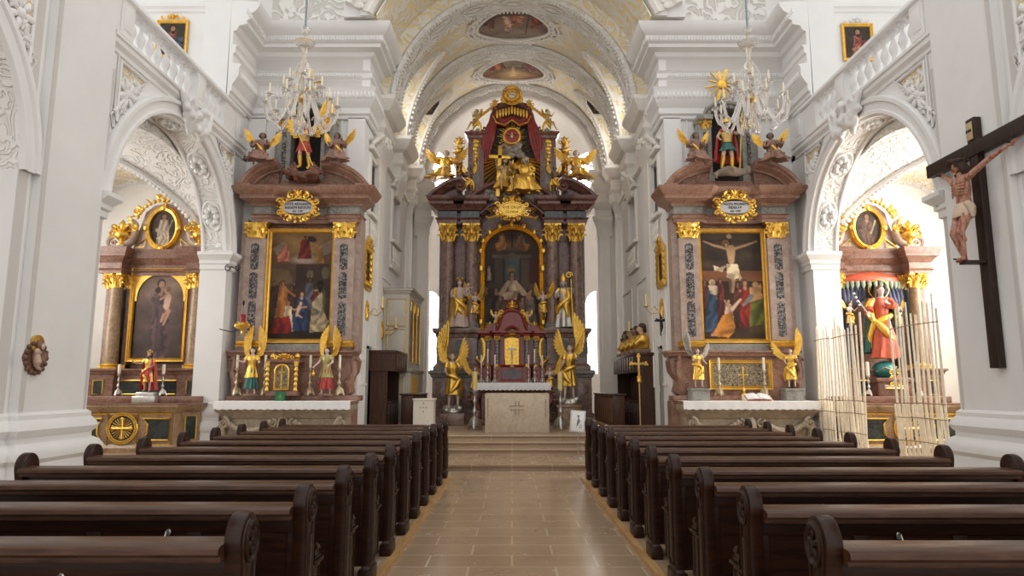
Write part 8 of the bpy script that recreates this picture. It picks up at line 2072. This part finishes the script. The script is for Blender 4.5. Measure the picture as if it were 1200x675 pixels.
# left choir stall
t = thing('choir_stall', 'tall dark wooden choir stall against the left chancel wall', 'choir stall', (PL+0.25, 18.0, 0.5))
b = MB(); b.box(PL+0.01, 17.1, 0.5, PL+0.5, 17.16, 2.5); b.box(PL+0.01, 18.85, 0.5, PL+0.5, 18.91, 2.5); b.box(PL+0.01, 17.1, 0.5, PL+0.08, 18.91, 2.5); b.box(PL+0.3, 17.08, 0.5, PL+0.66, 17.16, 1.55) if 0 else None
b.box(PL+0.0, 17.04, 2.44, PL+0.72, 18.96, 2.52, 0.01); b.build('case', stall_wood, t, world=True)
b = MB(); b.box(PL+0.5, 17.08, 2.0, PL+0.7, 18.92, 2.44); b.box(PL+0.04,17.06,2.0,PL+0.7,17.1,2.44)
for k in range(7): b.box(PL+0.7, 17.1+0.27*k, 2.02, PL+0.715, 17.3+0.27*k, 2.42, 0.004)
b.build('canopy', stall_wood, t, world=True)
b = MB()
for k in range(4): b.box(PL+0.08, 17.3+0.42*k, 0.9, PL+0.11, 17.62+0.42*k, 1.95, 0.01); 
b.build('back_panels', stall_light, t, world=True)
for k in range(5): b = MB(); b.box(PL+0.08, 17.16+0.42*k, 0.5, PL+0.5, 17.2+0.42*k, 1.25, 0.01); b.tube([(PL+0.1,17.18+0.42*k,1.25),(PL+0.35,17.18+0.42*k,1.27),(PL+0.5,17.18+0.42*k,1.2)], 0.035, 7); b.build('arm_rest', stall_wood, t, world=True)
b = MB(); b.box(PL+0.08, 17.16, 0.88, PL+0.45, 18.85, 0.93, 0.01); b.build('seat', stall_wood, t, world=True)
# right choir stall
t = thing('choir_stall', 'long tall dark wooden choir stall along the right chancel wall, carrying gilt busts', 'choir stall', (PR-0.25, 19.2, 0.5))
b = MB(); b.box(PR-0.5, 17.4, 0.5, PR-0.01, 17.46, 2.46); b.box(PR-0.5, 21.0, 0.5, PR-0.01, 21.06, 2.46); b.box(PR-0.08, 17.4, 0.5, PR-0.01, 21.06, 2.46); b.box(PR-0.62, 17.36, 2.4, PR-0.0, 21.1, 2.48, 0.01); b.build('case', stall_wood, t, world=True)
b = MB(); b.box(PR-0.6, 17.46, 1.98, PR-0.45, 21.04, 2.4)
for k in range(9): b.box(PR-0.615, 17.5+0.4*k, 2.0, PR-0.6, 17.8+0.4*k, 2.37, 0.004)
b.build('canopy', stall_wood, t, world=True)
b = MB()
for k in range(8): b.box(PR-0.11, 17.6+0.43*k, 0.9, PR-0.08, 17.93+0.43*k, 1.93, 0.01)
b.build('back_panels', stall_light, t, world=True)
for k in range(9): b = MB(); b.box(PR-0.5, 17.5+0.43*k, 0.5, PR-0.08, 17.54+0.43*k, 1.25, 0.01); b.tube([(PR-0.1,17.52+0.43*k,1.25),(PR-0.35,17.52+0.43*k,1.27),(PR-0.5,17.52+0.43*k,1.2)], 0.035, 7); b.build('arm_rest', stall_wood, t, world=True)
b = MB(); b.box(PR-0.45, 17.46, 0.88, PR-0.08, 21.0, 0.93, 0.01); b.build('seat', stall_wood, t, world=True)
# desks in front of the stalls
for s, X0, y0, y1, lab in ((1, 2.55, 17.5, 21.4, 'long low dark wooden desk with slatted front before the right stall'), (-1, -2.52, 17.6, 20.5, 'low dark wooden desk behind the stone lectern, left of the altar')):
    t = thing('stall_desk', lab, 'desk', (X0+s*0.15, (y0+y1)/2, 0.5)); b = MB(); b.box(X0, y0, 0.62, X0+s*0.3, y1, 1.40, 0.01); b.build('body', stall_wood, t, world=True)
    b = MB(); b.box(X0-s*0.03, y0-0.03, 1.40, X0+s*0.34, y1+0.03, 1.44, 0.01); b.build('top', stall_wood, t, world=True)
    b = MB(); b.box(X0-s*0.1, y0-0.1, 0.5, X0+s*0.34, y1+0.1, 0.62); b.build('platform', oak, t, world=True)
    n = int((y1-y0)/0.3); 
    b = MB()
    for k in range(n): b.box(X0-s*0.012, y0+0.04+(y1-y0)*k/n, 0.72, X0, y0-0.03+(y1-y0)*(k+1)/n, 1.32, 0.005)
    b.build('slatted_front', stall_light if s > 0 else stall_wood, t, world=True)
# stone lectern
x0, x1 = at(484, 490, 16.7).x, at(507.5, 490, 16.7).x
t = thing('stone_lectern', 'pale cream stone lectern block with five small cross marks, left of the aisle', 'lectern', ((x0+x1)/2, 16.9, 0.5))
b = MB(); b.prism([(x0,0.5),(x1,0.5),(x1,1.31),(x0,1.33)], 16.7, 17.2, 'y'); b.box(x0-0.02, 16.68, 1.29, x1+0.03, 17.22, 1.335, 0.01); b.build('block', cream_stone, t, world=True)
b = MB(); xm = (x0+x1)/2; zm = 1.12
for dx, dz in ((0,0),(-0.07,0),(0.07,0),(0,0.1),(0,-0.1)): b.box(xm+dx-0.014, 16.69, zm+dz-0.014, xm+dx+0.014, 16.702, zm+dz+0.014)
b.build('cross_marks', plain('mark_dark', (0.2,0.15,0.1), 0.7), t, world=True, smooth=0)
# gilt busts on the right stall
for i, (px, Y) in enumerate(((731, 20.4), (737.5, 19.5), (745, 18.7), (754.5, 17.9))):
    x = min(at(px, 400, Y).x, PR-0.25); x = PR-0.32
    t = thing('reliquary_bust', ('farthest', 'third nearest', 'second nearest', 'nearest')[i]+' gilt bust in the row on top of the right choir stall', 'bust', (x, Y, 2.481), 'gilt busts on the choir stall')
    b = MB(); b.box(-0.24,-0.3,0,0.24,0.3,0.1,0.01); b.build('base', MATS['statue_base'], t)
    b = MB(); b.ell((0,0,0.32), (0.2,0.23,0.2), 12, 8); b.lathe([(0.16,0.1),(0.2,0.2),(0.19,0.3)], 14)
    for s in (-1,1): b.ell((0.0,s*0.2,0.36), (0.11,0.1,0.13), 9, 6); b.tube([(-0.05,s*0.2,0.34),(-0.18,s*0.16,0.24),(-0.22,s*0.05,0.26)], [0.08,0.07,0.05], 8)
    remesh(b, 0.02, 2).build('gilt_torso', gold, t, smooth=1.2, disp=(0.01, 14))
    b = MB(); b.tube([(0,0,0.42),(-0.01,0,0.56)], [0.07,0.06], 9); head_mb(b, (-0.02,0,0.64), 0.115, -PI/2); remesh(b, 0.012, 1).build('head', skin if i % 2 else brown_wing, t, smooth=1.2)
    b = MB(); b.ell((0.02,0,0.70), (0.11,0.11,0.10), 12, 8); b.tube([(0.06,-0.08,0.66),(0.09,0,0.58),(0.06,0.08,0.66)], 0.05, 7)
    if i != 2: b.tube([(-0.12,0,0.56),(-0.13,0,0.46)], [0.05,0.02], 7)
    b.build('hair', dark_hair, t, smooth=1.2)
# processional cross
P0 = at(750.5, 500, 16.75)
t = thing('processional_cross', 'gilt trefoil processional cross on a slender pole, right of the altar', 'cross', (P0.x, 16.75, 0.5))
b = MB(); b.tube([(0,0,0),(0,0,1.25)], 0.016, 8); b.lathe([(0.12,0),(0.1,0.03),(0.03,0.06),(0.02,0.12)], 12); b.build('pole', brass, t)
b = MB(); zc = 1.67; b.box(-0.025,-0.012,1.32,0.025,0.012,1.86,0.004); b.box(-0.17,-0.012,zc-0.025,0.17,0.012,zc+0.025,0.004)
for dx, dz in ((-0.18,zc),(0.18,zc),(0,1.87),(0,1.36)):
    for k in range(3): a = 2*PI*k/3+PI/2; b.ell((dx+0.03*math.cos(a),0,dz+0.03*math.sin(a)), (0.03,0.015,0.03), 8, 5)
b.lathe([(0.02,0),(0.06,0.04),(0.05,0.1),(0.02,0.14)], 10, (0,0,1.2)); b.build('cross', gold, t, smooth=0.8)
b = MB(); b.tube([(0,-0.02,zc-0.16),(0,-0.03,zc),(0,-0.02,zc+0.04)], [0.015,0.025,0.02], 7); b.tube([(-0.12,-0.02,zc+0.03),(0,-0.03,zc),(0.12,-0.02,zc+0.03)], 0.01, 5); b.ell((0,-0.03,zc+0.07), 0.022); b.build('corpus', brass, t, smooth=1)
# notice on a stand
P0 = at(677, 494, 14.6)
t = thing('notice_stand', 'white framed notice on a thin metal stand at the altar steps', 'sign', (P0.x, 14.6, 0.12))
b = MB(); b.tube([(0,0.02,0),(0,0.02,0.9)], 0.011, 8); b.lathe([(0.11,0),(0.11,0.012),(0.02,0.02)], 16, (0,0.02,0)); b.build('stand', plain('grey_metal', (0.4,0.4,0.4), 0.4, 0.8), t)
R = Matrix.Translation((0,0,0.775)) @ Matrix.Rotation(math.radians(4), 4, 'Y')
b = MB(); b.box(-0.155,-0.01,-0.22,0.155,0.012,0.22,0.004); q = MB(); q.join(b, R); brd = q.build('board', paper, t)
b = MB(); q = MB(); b.tube([(-0.14,-0.014,-0.205),(0.14,-0.014,-0.205),(0.14,-0.014,0.205),(-0.14,-0.014,0.205)], 0.004, 4, closed=True)
for k in range(5): b.tube([(-0.02+0.02*k,-0.014,-0.12+0.03*k),(0.0+0.012*k,-0.014,0.0),(0.03-0.012*k,-0.014,0.13)], [0.004,0.012,0.004], 5)
for k in range(3): b.box(0.02,-0.013,-0.08-0.03*k,0.1,-0.011,-0.072-0.03*k)
q.join(b, R); q.build('drawing', plain('grey_ink', (0.2,0.22,0.25), 0.7), brd, smooth=0)

# ================================================================ RIGHT PIER CRUCIFIX
XW = XR-0.12; Yc = 9.36
t = thing('wall_crucifix', 'large dark wooden cross on the right pier', 'cross', (XW-0.05, Yc, 1.86))
b = MB(); b.box(XW-0.11, Yc-0.09, 1.86, XW-0.005, Yc+0.09, 5.42, 0.008); b.build('post', cross_wood, t, world=True)
b = MB(); b.box(XW-0.13, 8.25, 4.86, XW-0.02, 10.42, 5.06, 0.008); b.build('beam', cross_wood, t, world=True)
b = MB(); b.box(XW-0.135, Yc-0.06, 5.1, XW-0.115, Yc+0.06, 5.36, 0.006); q = b.build('titulus', plain('parchment', (0.5,0.38,0.22), 0.6), t, world=True)
b = MB(); text_at(b, 'INRI', 0.06, (XW-0.139, Yc, 5.23), Matrix.Rotation(-PI/2, 4, 'Z') @ Matrix.Rotation(PI/2, 4, 'X')); b.build('lettering', ink, q, world=True, smooth=0)
m, nt, bs = newmat('wounded_flesh'); v = coords(nt, (7, 7, 1.2)); f = noise(nt, v, 5, 4); nt.links.new(ramp(nt, f, [(0.38,(0.27,0.05,0.03)),(0.48,(0.38,0.18,0.11)),(0.7,(0.48,0.28,0.19))]), bs.inputs['Base Color']); bs.inputs['Roughness'].default_value = 0.42
Hc = 1.50
t = thing('corpus_figure', 'carved crucified figure with loincloth hanging on the dark cross', 'figure', (XW-0.30, Yc, 3.30))
def ribs(b):
    for s in (-1, 1):
        for k in range(5): b.tube([(s*0.012,-0.07,0.775-0.026*k),(s*0.05,-0.072,0.765-0.028*k),(s*0.09,-0.04,0.77-0.03*k)], 0.009, 5)
        b.ell((s*0.042,-0.05,0.79), (0.042,0.028,0.03), 9, 6)
LG = dict(hip=0.53, knees=((-0.035,-0.10,0.29),(0.045,-0.09,0.30)), feet=((-0.012,-0.03,0.04),(0.018,-0.055,0.05)))
M = person(t, Hc, (((-0.27,0.05,0.90),(-0.46,0.13,0.985)),((0.27,0.05,0.90),(0.46,0.13,0.985))), legs=LG, yaw=-PI/2, head=(-0.5,0.35,0.45), lean=(0.0,-0.01), body_mat=m, extra=ribs, vox=0.009,
    garments=(('loincloth', plain('cream_cloth', (0.58,0.45,0.34), 0.7, var=0.2), lambda g, J: (drape(g, [(0,0,0.575,0.083,0.072),(0,0,0.54,0.094,0.085),(0,-0.015,0.47,0.10,0.09),(0,-0.02,0.44,0.095,0.085)], 9, 0.09, 5), g.tube([(0.08,-0.03,0.57),(0.11,-0.02,0.52),(0.10,0.0,0.43)], [0.03,0.035,0.015], 8))),), hair=(dark_hair, 2))
put(t, 'crown_of_thorns', dark_hair, M, lambda q: [q.tube([(0.07*math.cos(2*PI*i/18+o), -0.03+0.075*math.sin(2*PI*i/18+o), 0.985+0.012*math.sin(i*2+o)) for i in range(18)], 0.012, 5, closed=True) for o in (0, 0.5)])
put(t, 'nails', iron, M, lambda q: [q.tube([(x, y-0.05, z), (x, y+0.03, z)], 0.008, 6) for x, y, z in ((-0.49,0.12,1.0),(0.49,0.12,1.0),(0.0,-0.10,0.045))])
put(t, 'foot_rest', cross_wood, M, lambda q: q.box(-0.05,-0.07,-0.0,0.05,0.12,0.03,0.004))

# ================================================================ LEFT PIER PLAQUE
Yp, zp = 9.06, Z_(415, 9.06)
t = thing('relief_plaque', 'round carved plaque of a haloed woman and child on the left pier', 'plaque', (XL+0.12, Yp, zp-0.25))
def pm(y, z, o): return (XL+0.12+o, Yp+y, zp+z)
o = [(0.205*math.cos(2*PI*i/32)*(1+0.05*math.cos(8*2*PI*i/32)), -0.05+0.2*math.sin(2*PI*i/32)*(1+0.04*math.cos(8*2*PI*i/32))) for i in range(32)]
b = MB(); b.prism([(Yp+a, zp+c) for a, c in o], XL+0.122, XL+0.16, 'x')
for k in range(16): a = 2*PI*k/16; b.ell(pm(0.2*math.cos(a), -0.05+0.2*math.sin(a), 0.04), (0.03,0.035,0.035), 7, 5)
b.build('carved_rim', plain('walnut_relief', (0.13,0.06,0.035), 0.5, var=0.3), t, world=True, smooth=1)
b = MB(); b.lathe([(0.0,0.0),(0.125,0.0),(0.125,0.025),(0.09,0.03),(0,0.03)], 22, M=Matrix.Translation(pm(0.02,0.13,0.015)) @ Matrix.Rotation(PI/2,4,'Y')); b.build('halo', gold, t, world=True)
b = MB(); b.ell(pm(0.02,0.12,0.06), (0.045,0.06,0.075), 12, 9); b.ell(pm(0.03,-0.04,0.05), (0.05,0.13,0.13), 12, 9); b.tube([pm(0.12,0.0,0.07),pm(0.05,-0.1,0.09),pm(-0.06,-0.09,0.08)], [0.05,0.045,0.03], 8); remesh(b, 0.01, 2).build('mother', plain('walnut_robe', (0.17,0.085,0.055), 0.5, var=0.3), t, world=True, smooth=1.2)
b = MB(); b.ell(pm(-0.06,0.03,0.09), (0.035,0.042,0.048), 10, 8); b.tube([pm(-0.05,-0.01,0.08),pm(-0.03,-0.1,0.08),pm(-0.02,-0.17,0.07)], [0.04,0.055,0.03], 9); b.tube([pm(-0.02,-0.17,0.07),pm(0.06,-0.2,0.08)], [0.03,0.02], 8); b.tube([pm(-0.06,-0.02,0.1),pm(0.0,0.03,0.1)], 0.016, 6); b.ell(pm(0.03,0.1,0.1), (0.02,0.035,0.05), 9, 7); remesh(b, 0.008, 2).build('child', plain('pale_relief', (0.5,0.36,0.27), 0.5), t, world=True, smooth=1.2)

# ================================================================ GALLERY PICTURES
for s, px, py, lab, cols in ((-1, 200, 44, 'gilt-framed picture of a bearded man in red and blue on the left gallery wall', ((150,70,70),(60,70,100))), (1, 1007, 48, 'gilt-framed picture of a bearded man in a red robe on the right gallery wall', ((165,80,75),(120,60,55)))):
    c = at(px, py, 16.05); w, h = 0.40, 0.50
    t = thing('framed_picture', lab, 'picture', (c.x, 16.1, c.z-h))
    b = MB(); frame(b, c.x-w, c.x+w, c.z-h, c.z+h, 16.13, 0.085, 0.06); b.build('frame', gold_flat, t, world=True, smooth=0.5)
    b = MB()
    for sd in (-1, 1): volute(b, (c.x+sd*0.12, c.z+h+0.07), 0.06, 0.02, sd, 16.08); volute(b, (c.x+sd*0.26, c.z+h+0.05), 0.045, 0.016, -sd, 16.08)
    for k in range(5): a = math.radians(30+30*k); leaf(b, (c.x, 16.08, c.z+h+0.02), (0,-1,0), (math.cos(a),0,math.sin(a)), 0.14, 0.025)
    b.build('crest', gold if s < 0 else plaster, t, world=True, smooth=1)
    Q = Paint(46, 58, (60,62,52), (75,60,48), 5); Q.man(0.5,0.1,1.25,cols[0],(185,140,110),(55,32,22),w=0.85,head=1.25); Q.poly([(0.6,0.45),(0.9,0.42),(1,0.7),(0.95,1),(0.6,1)], cols[1], folds=20); Q.line(0.3,0.72,0.55,0.66,0.05,0.04,(180,135,105)); Q.ell(0.52,0.3,0.09,0.06,(60,35,25))
    canvas('canvas', t, Q, c.x-w+0.07, c.x+w-0.07, c.z-h+0.07, c.z+h-0.07, 16.115)

# ================================================================ CHANDELIERS
def chandelier(x, Y, lab, rot=0.0):
    t = thing('chandelier', lab, 'chandelier', (x, Y, 6.40), 'crystal chandeliers')
    b = MB(); b.tube([(0,0,2.15),(0,0,7.5)], 0.022, 8); b.build('hanging_cord', plain('blue_grey_cord', (0.25,0.30,0.34), 0.6) if 'blue_grey_cord' not in MATS else MATS['blue_grey_cord'], t)
    b = MB(); b.tube([(0,0,0.1),(0,0,2.15)], 0.012, 8); b.lathe([(0.02,0.62),(0.10,0.66),(0.12,0.72),(0.08,0.78),(0.02,0.80)], 16); b.lathe([(0.02,1.2),(0.05,1.22),(0.02,1.26)], 12); b.build('gilt_shaft', brass, t, smooth=1)
    b = MB(); b.lathe([(0.0,0.0),(0.05,0.0),(0.08,0.05),(0.03,0.1),(0.06,0.17),(0.09,0.25),(0.04,0.34),(0.03,0.42),(0.06,0.5),(0.03,0.58)], 16)
    b.lathe([(0.03,0.84),(0.07,0.92),(0.08,1.0),(0.05,1.08),(0.03,1.14),(0.06,1.28),(0.10,1.36),(0.10,1.42),(0.05,1.5),(0.03,1.56),(0.05,1.66),(0.06,1.72),(0.03,1.78)], 16); b.build('baluster', crystal, t, smooth=1)
    b = MB(); b.lathe([(0.02,1.80),(0.09,1.76),(0.17,1.80),(0.20,1.86),(0.195,1.86),(0.16,1.81),(0.09,1.78),(0.02,1.82)], 20); b.lathe([(0.02,1.98),(0.05,2.05),(0.09,2.16),(0.085,2.16),(0.04,2.06)], 16); b.build('canopy_dish', crystal, t, smooth=1)
    def arm(r, z0, zc, a, dip):
        e = bpy.data.objects
        ca, sa = math.cos(a), math.sin(a)
        pts = [(0.06,z0),(0.08+(r-0.08)*0.22,z0-dip*0.1),(0.08+(r-0.08)*0.42,z0-dip*0.62),(0.08+(r-0.08)*0.68,z0-dip),(0.08+(r-0.08)*0.92,z0-dip*0.82),(r,zc-0.12),(r,zc)]
        q = []
        for i in range(len(pts)-1):
            for k in range(3): f = k/3; q.append(tuple(pts[i][j]*(1-f)+pts[i+1][j]*f for j in (0,1)))
        q.append(pts[-1])
        b = MB(); b.tube([(p[0]*ca, p[0]*sa, p[1]) for p in q], 0.03, 7); b.lathe([(0.012,0),(0.03,0.01),(0.075,0.035),(0.07,0.04),(0.02,0.03),(0.025,0.07),(0.02,0.07)], 12, (r*ca, r*sa, zc))
        o = b.build('arm', crystal, t, smooth=1)
        b = MB(); b.lathe([(0.018,0.045),(0.018,0.21),(0.012,0.25),(0.0,0.27)], 8, (r*ca, r*sa, zc)); b.build('candle', wax, o, smooth=1)
        b = MB(); b.lathe([(0.024,0.05),(0.024,0.075)], 8, (r*ca, r*sa, zc)); b.build('gilt_ring', brass, o, smooth=1)
        for k in range(4):
            b = MB(); aa = a+PI/2*k+0.4; px, py = r*ca+0.072*math.cos(aa), r*sa+0.072*math.sin(aa); b.lathe([(0,-0.07),(0.013,-0.05),(0.012,-0.03),(0,0.0)], 6, (px, py, zc+0.035))
            b.build('pendant', crystal, o, smooth=0.3)
    for k in range(10): arm(0.66, 0.78, 0.55, 2*PI*(k+0.3)/10+rot, 0.62)
    for k in range(6): arm(0.36, 1.12, 0.92, 2*PI*(k+0.1)/6+rot, 0.25)
    for k in range(8): 
        a = 2*PI*k/8; b = MB(); b.tube([(0.10*math.cos(a),0.10*math.sin(a),1.4),(0.22*math.cos(a),0.22*math.sin(a),1.15),(0.16*math.cos(a),0.16*math.sin(a),0.95)], [0.006,0.01,0.006], 5); b.lathe([(0,-0.1),(0.02,-0.06),(0.015,-0.03),(0,0)], 6, (0.16*math.cos(a),0.16*math.sin(a),0.96)); q = MB(); q.lathe([(0,-0.1),(0.02,-0.06),(0.015,-0.03),(0,0)], 6, (0.12*math.cos(a),0.12*math.sin(a),0.2)); q.build('crystal_pendant', crystal, t, smooth=0.4); b.build('crystal_drop', crystal, t, smooth=0.4)
chandelier(at(352.5, 150, 12.5).x, 12.5, 'crystal chandelier with candle arms hanging at the left, before the left side altar')
chandelier(at(882, 150, 12.5).x, 12.5, 'crystal chandelier with candle arms hanging at the right, before the right side altar', 0.2)

# ================================================================ LATH SCREENS OF THE RIGHT ARCH
def screen(y0, y1, lab, top, seed, bow=0.0):
    rg = random.Random(seed); t = thing('lath_screen', lab, 'screen', (XR-0.12, (y0+y1)/2, 0.0), 'screens of pale laths in the right arch')
    n = max(6, int(abs(y1-y0)/0.115)); X = XR-0.14; yy = lambda u: y0+(y1-y0)*u
    for i in range(n):
        u = (i+0.5)/n; h = top+rg.uniform(-0.16, 0.2); w = rg.uniform(0.018, 0.028); ly = rg.uniform(-0.05, 0.05); y = yy(u)-(y0+y1)/2
        b = MB(); pts = [(rg.uniform(-0.02,0.02), y-ly, 0.0), (rg.uniform(-0.02,0.02), y+rg.uniform(-.01,.01), h*0.5), (rg.uniform(-0.02,0.02), y+ly, h)]
        b.tube(pts, [w, w*0.95, w*0.8], 6, flat=0.8); b.build('lath', pale_wood, t)
    m = max(5, int(abs(y1-y0)/0.12))
    for i in range(m):
        u = (i+0.2)/m; b = MB(); b.tube([(0.04, yy(u)-(y0+y1)/2, 0.0), (0.045, yy(u)-(y0+y1)/2+0.16, 0.75), (0.04, yy(u)-(y0+y1)/2+0.2, 1.32)], 0.018, 6, flat=0.8); b.build('short_lath', pale_wood, t)
    for z in (0.3, 0.72, 1.1, 1.34, 2.62):
        b = MB(); b.tube([(-0.03, y0-(y0+y1)/2, z), (-0.035, 0, z+0.01), (-0.03, y1-(y0+y1)/2, z-0.01)], 0.009, 6); b.build('cross_rod', plain('bamboo_rod', (0.38,0.28,0.17), 0.6) if 'bamboo_rod' not in MATS else MATS['bamboo_rod'], t)
screen(10.62, 12.05, 'nearest and widest screen of pale upright laths in the right arch', 2.95, 1)
screen(13.05, 14.25, 'middle screen of pale upright laths in the right arch', 2.85, 2)
screen(14.32, 15.05, 'farthest and narrowest screen of pale upright laths beside the right side altar', 2.75, 3)

# ================================================================ CEILING PAINTINGS
def vault_decal(name, lab, yc, ry, P, seed):
    t = thing(name, lab, 'ceiling painting', (XC, yc, VS+VR))
    def f(u, v, k=1.0, o=0.035):
        x = XC+(u*2-1)*1.02*k; y = yc+(1-v*2)*ry*k; dx = abs(x-XC); return (x, y, VS+math.sqrt(VR*VR-dx*dx)-o)
    canvas('canvas', t, P, 0,1,0,1,0, mask=lambda u, v: ((u-0.5)/0.5)**2+((v-0.5)/0.5)**2 <= 1+0.06*math.cos(4*math.atan2(v-0.5, u-0.5)), mapf=f)
    b = MB(); n = 60; g = MB()
    for k, (sc_, r) in enumerate(((1.03,0.05),(1.28,0.04))):
        b.tube([f(0.5+0.5*math.cos(2*PI*i/n)*1, 0.5+0.5*math.sin(2*PI*i/n), sc_*(1+0.03*math.cos(8*PI*i/n)), 0.05) for i in range(n)], r, 7, closed=True)
    for i in range(64):
        a = 2*PI*i/64; p = Vector(f(0.5+0.5*math.cos(a), 0.5+0.5*math.sin(a), 1.15+0.04*(i%2), 0.05)); b.ell(p, (0.075,0.065,0.05), 7, 5)
        if i % 4 == 0:
            q = Vector(f(0.5+0.5*math.cos(a), 0.5+0.5*math.sin(a), 1.40, 0.04)); b.tube([p, p.lerp(q, 0.6)+Vector((0.08*math.sin(a*3),0.08*math.cos(a*5),0)), q], [0.05,0.06,0.02], 6)
    b.build('stucco_wreath', plaster_warm, t, world=True, smooth=1)
P = Paint(90, 56, (150,145,140), (120,95,80), 21); P.ell(0.5,0.5,0.5,0.2,(140,120,110),soft=1)
for x, y, h, c in ((0.18,0.35,0.5,(110,75,55)),(0.1,0.5,0.4,(80,70,65)),(0.42,0.2,0.6,(190,160,145)),(0.5,0.45,0.45,(160,90,70)),(0.6,0.4,0.5,(185,120,90)),(0.8,0.35,0.5,(150,70,60)),(0.88,0.5,0.4,(120,60,50))): P.man(x,y,h,c,(190,150,125),(70,45,35),w=1.0)
P.line(0.68,0.2,0.72,0.8,0.008,0.008,(90,60,40)); P.poly([(0,0.8),(1,0.78),(1,1),(0,1)], (85,75,60), 0.8)
vault_decal('ceiling_painting', 'oval ceiling fresco of standing figures, nearer one on the chancel vault', 18.95, 0.82, P, 1)
P = Paint(90, 56, (165,120,80), (95,75,60), 23); P.ell(0.5,0.3,0.3,0.35,(220,195,130),soft=1); P.ell(0.5,0.22,0.08,0.1,(245,230,180),soft=1)
for x, y, h, c in ((0.15,0.45,0.45,(150,60,40)),(0.25,0.5,0.4,(190,110,60)),(0.35,0.5,0.35,(120,80,60)),(0.68,0.5,0.35,(110,90,90)),(0.78,0.45,0.45,(160,80,70)),(0.88,0.5,0.4,(90,80,110))): P.man(x,y,h,c,(190,150,125),(70,45,35),w=1.1)
P.poly([(0.38,0.62),(0.62,0.62),(0.68,0.9),(0.32,0.9)], (140,135,120)); P.line(0.5,0.4,0.5,0.64,0.03,0.02,(210,190,150))
vault_decal('ceiling_painting', 'oval ceiling fresco of kneeling figures in golden light, farther one on the chancel vault', 21.85, 0.74, P, 2)
# small kidney-shaped medallions on the lunette webs
for (px, py, (ba, bc), lab) in ((489,64,BAYS[1],'left nearer'),(714.5,63.5,BAYS[1],'right nearer'),(504.6,121,BAYS[2],'left farther'),(698,120,BAYS[2],'right farther')):
    s = -1 if px < 600 else 1; yc = (ba+bc)/2; ry = (bc-ba)/2-0.02
    def web(x, z):
        dx = abs(x-XC); q = min(1, max(0, (z-8.9)/(3.0-0.66*(dx-1.55)))); return yc+ry*math.sqrt(1-q*q)
    Y = yc+0.5
    for _ in range(30): c = at(px, py, Y); Y = 0.5*Y+0.5*web(c.x, c.z)
    c = at(px, py, Y); x_, z_ = c.x, c.z
    t = thing('ceiling_medallion', 'small kidney-shaped dark fresco on the vault web, %s' % lab, 'ceiling painting', (x_, Y, z_))
    def f(u, v, sc_=1.0, o=0.05):
        a = (u-0.5)*2*sc_; b_ = (v-0.5)*2*sc_
        x = x_-s*(0.34*a-0.13*b_); z = z_+0.30*a+0.17*b_
        return (x, web(x, z)-o, z)
    Q = Paint(36, 20, (75,60,50), (50,40,36), int(px)); Q.man(0.4,0.2,0.7,(120,80,60),w=2); Q.ell(0.7,0.5,0.15,0.2,(110,70,50))
    canvas('canvas', t, Q, 0,1,0,1,0, mask=lambda u, v: ((u-0.5)/0.5)**2+((v-0.5+0.12*math.cos((u-0.5)*7))/0.40)**2 <= 1, mapf=f)
    b = MB(); b.tube([f(0.5+0.5*math.cos(2*PI*i/30), 0.5-0.12*math.cos(0.5*math.cos(2*PI*i/30)*7)+0.4*math.sin(2*PI*i/30), 1.05, 0.04) for i in range(30)], 0.03, 6, closed=True); b.build('stucco_rim', plaster_warm, t, world=True, smooth=1)
# ================================================================ LIGHT
w = bpy.data.worlds.new('sky'); sc.world = w; w.use_nodes = True
bg = w.node_tree.nodes['Background']; bg.inputs['Color'].default_value = (1.0, 0.982, 0.96, 1); bg.inputs['Strength'].default_value = 1.0
def area(name, loc, rot, sx, sy, power, col=(1,0.97,0.93)):
    l = bpy.data.lights.new(name, 'AREA'); l.shape = 'RECTANGLE'; l.size = sx; l.size_y = sy; l.energy = power; l.color = col
    o = bpy.data.objects.new(name, l); C.objects.link(o); o.location = loc; o.rotation_euler = rot; return o
sc.view_settings.view_transform = 'Standard'; sc.view_settings.look = 'None'; sc.view_settings.gamma = 1
sc.view_settings.use_curve_mapping = False; sc.view_settings.exposure = 0.38

# daylight falling through the window of the right chapel
area('chapel_daylight', (XR+4.4, 13.1, 4.6), (math.radians(90), 0, math.radians(90)), 3.0, 3.4, 260, (1.0, 0.95, 0.86))
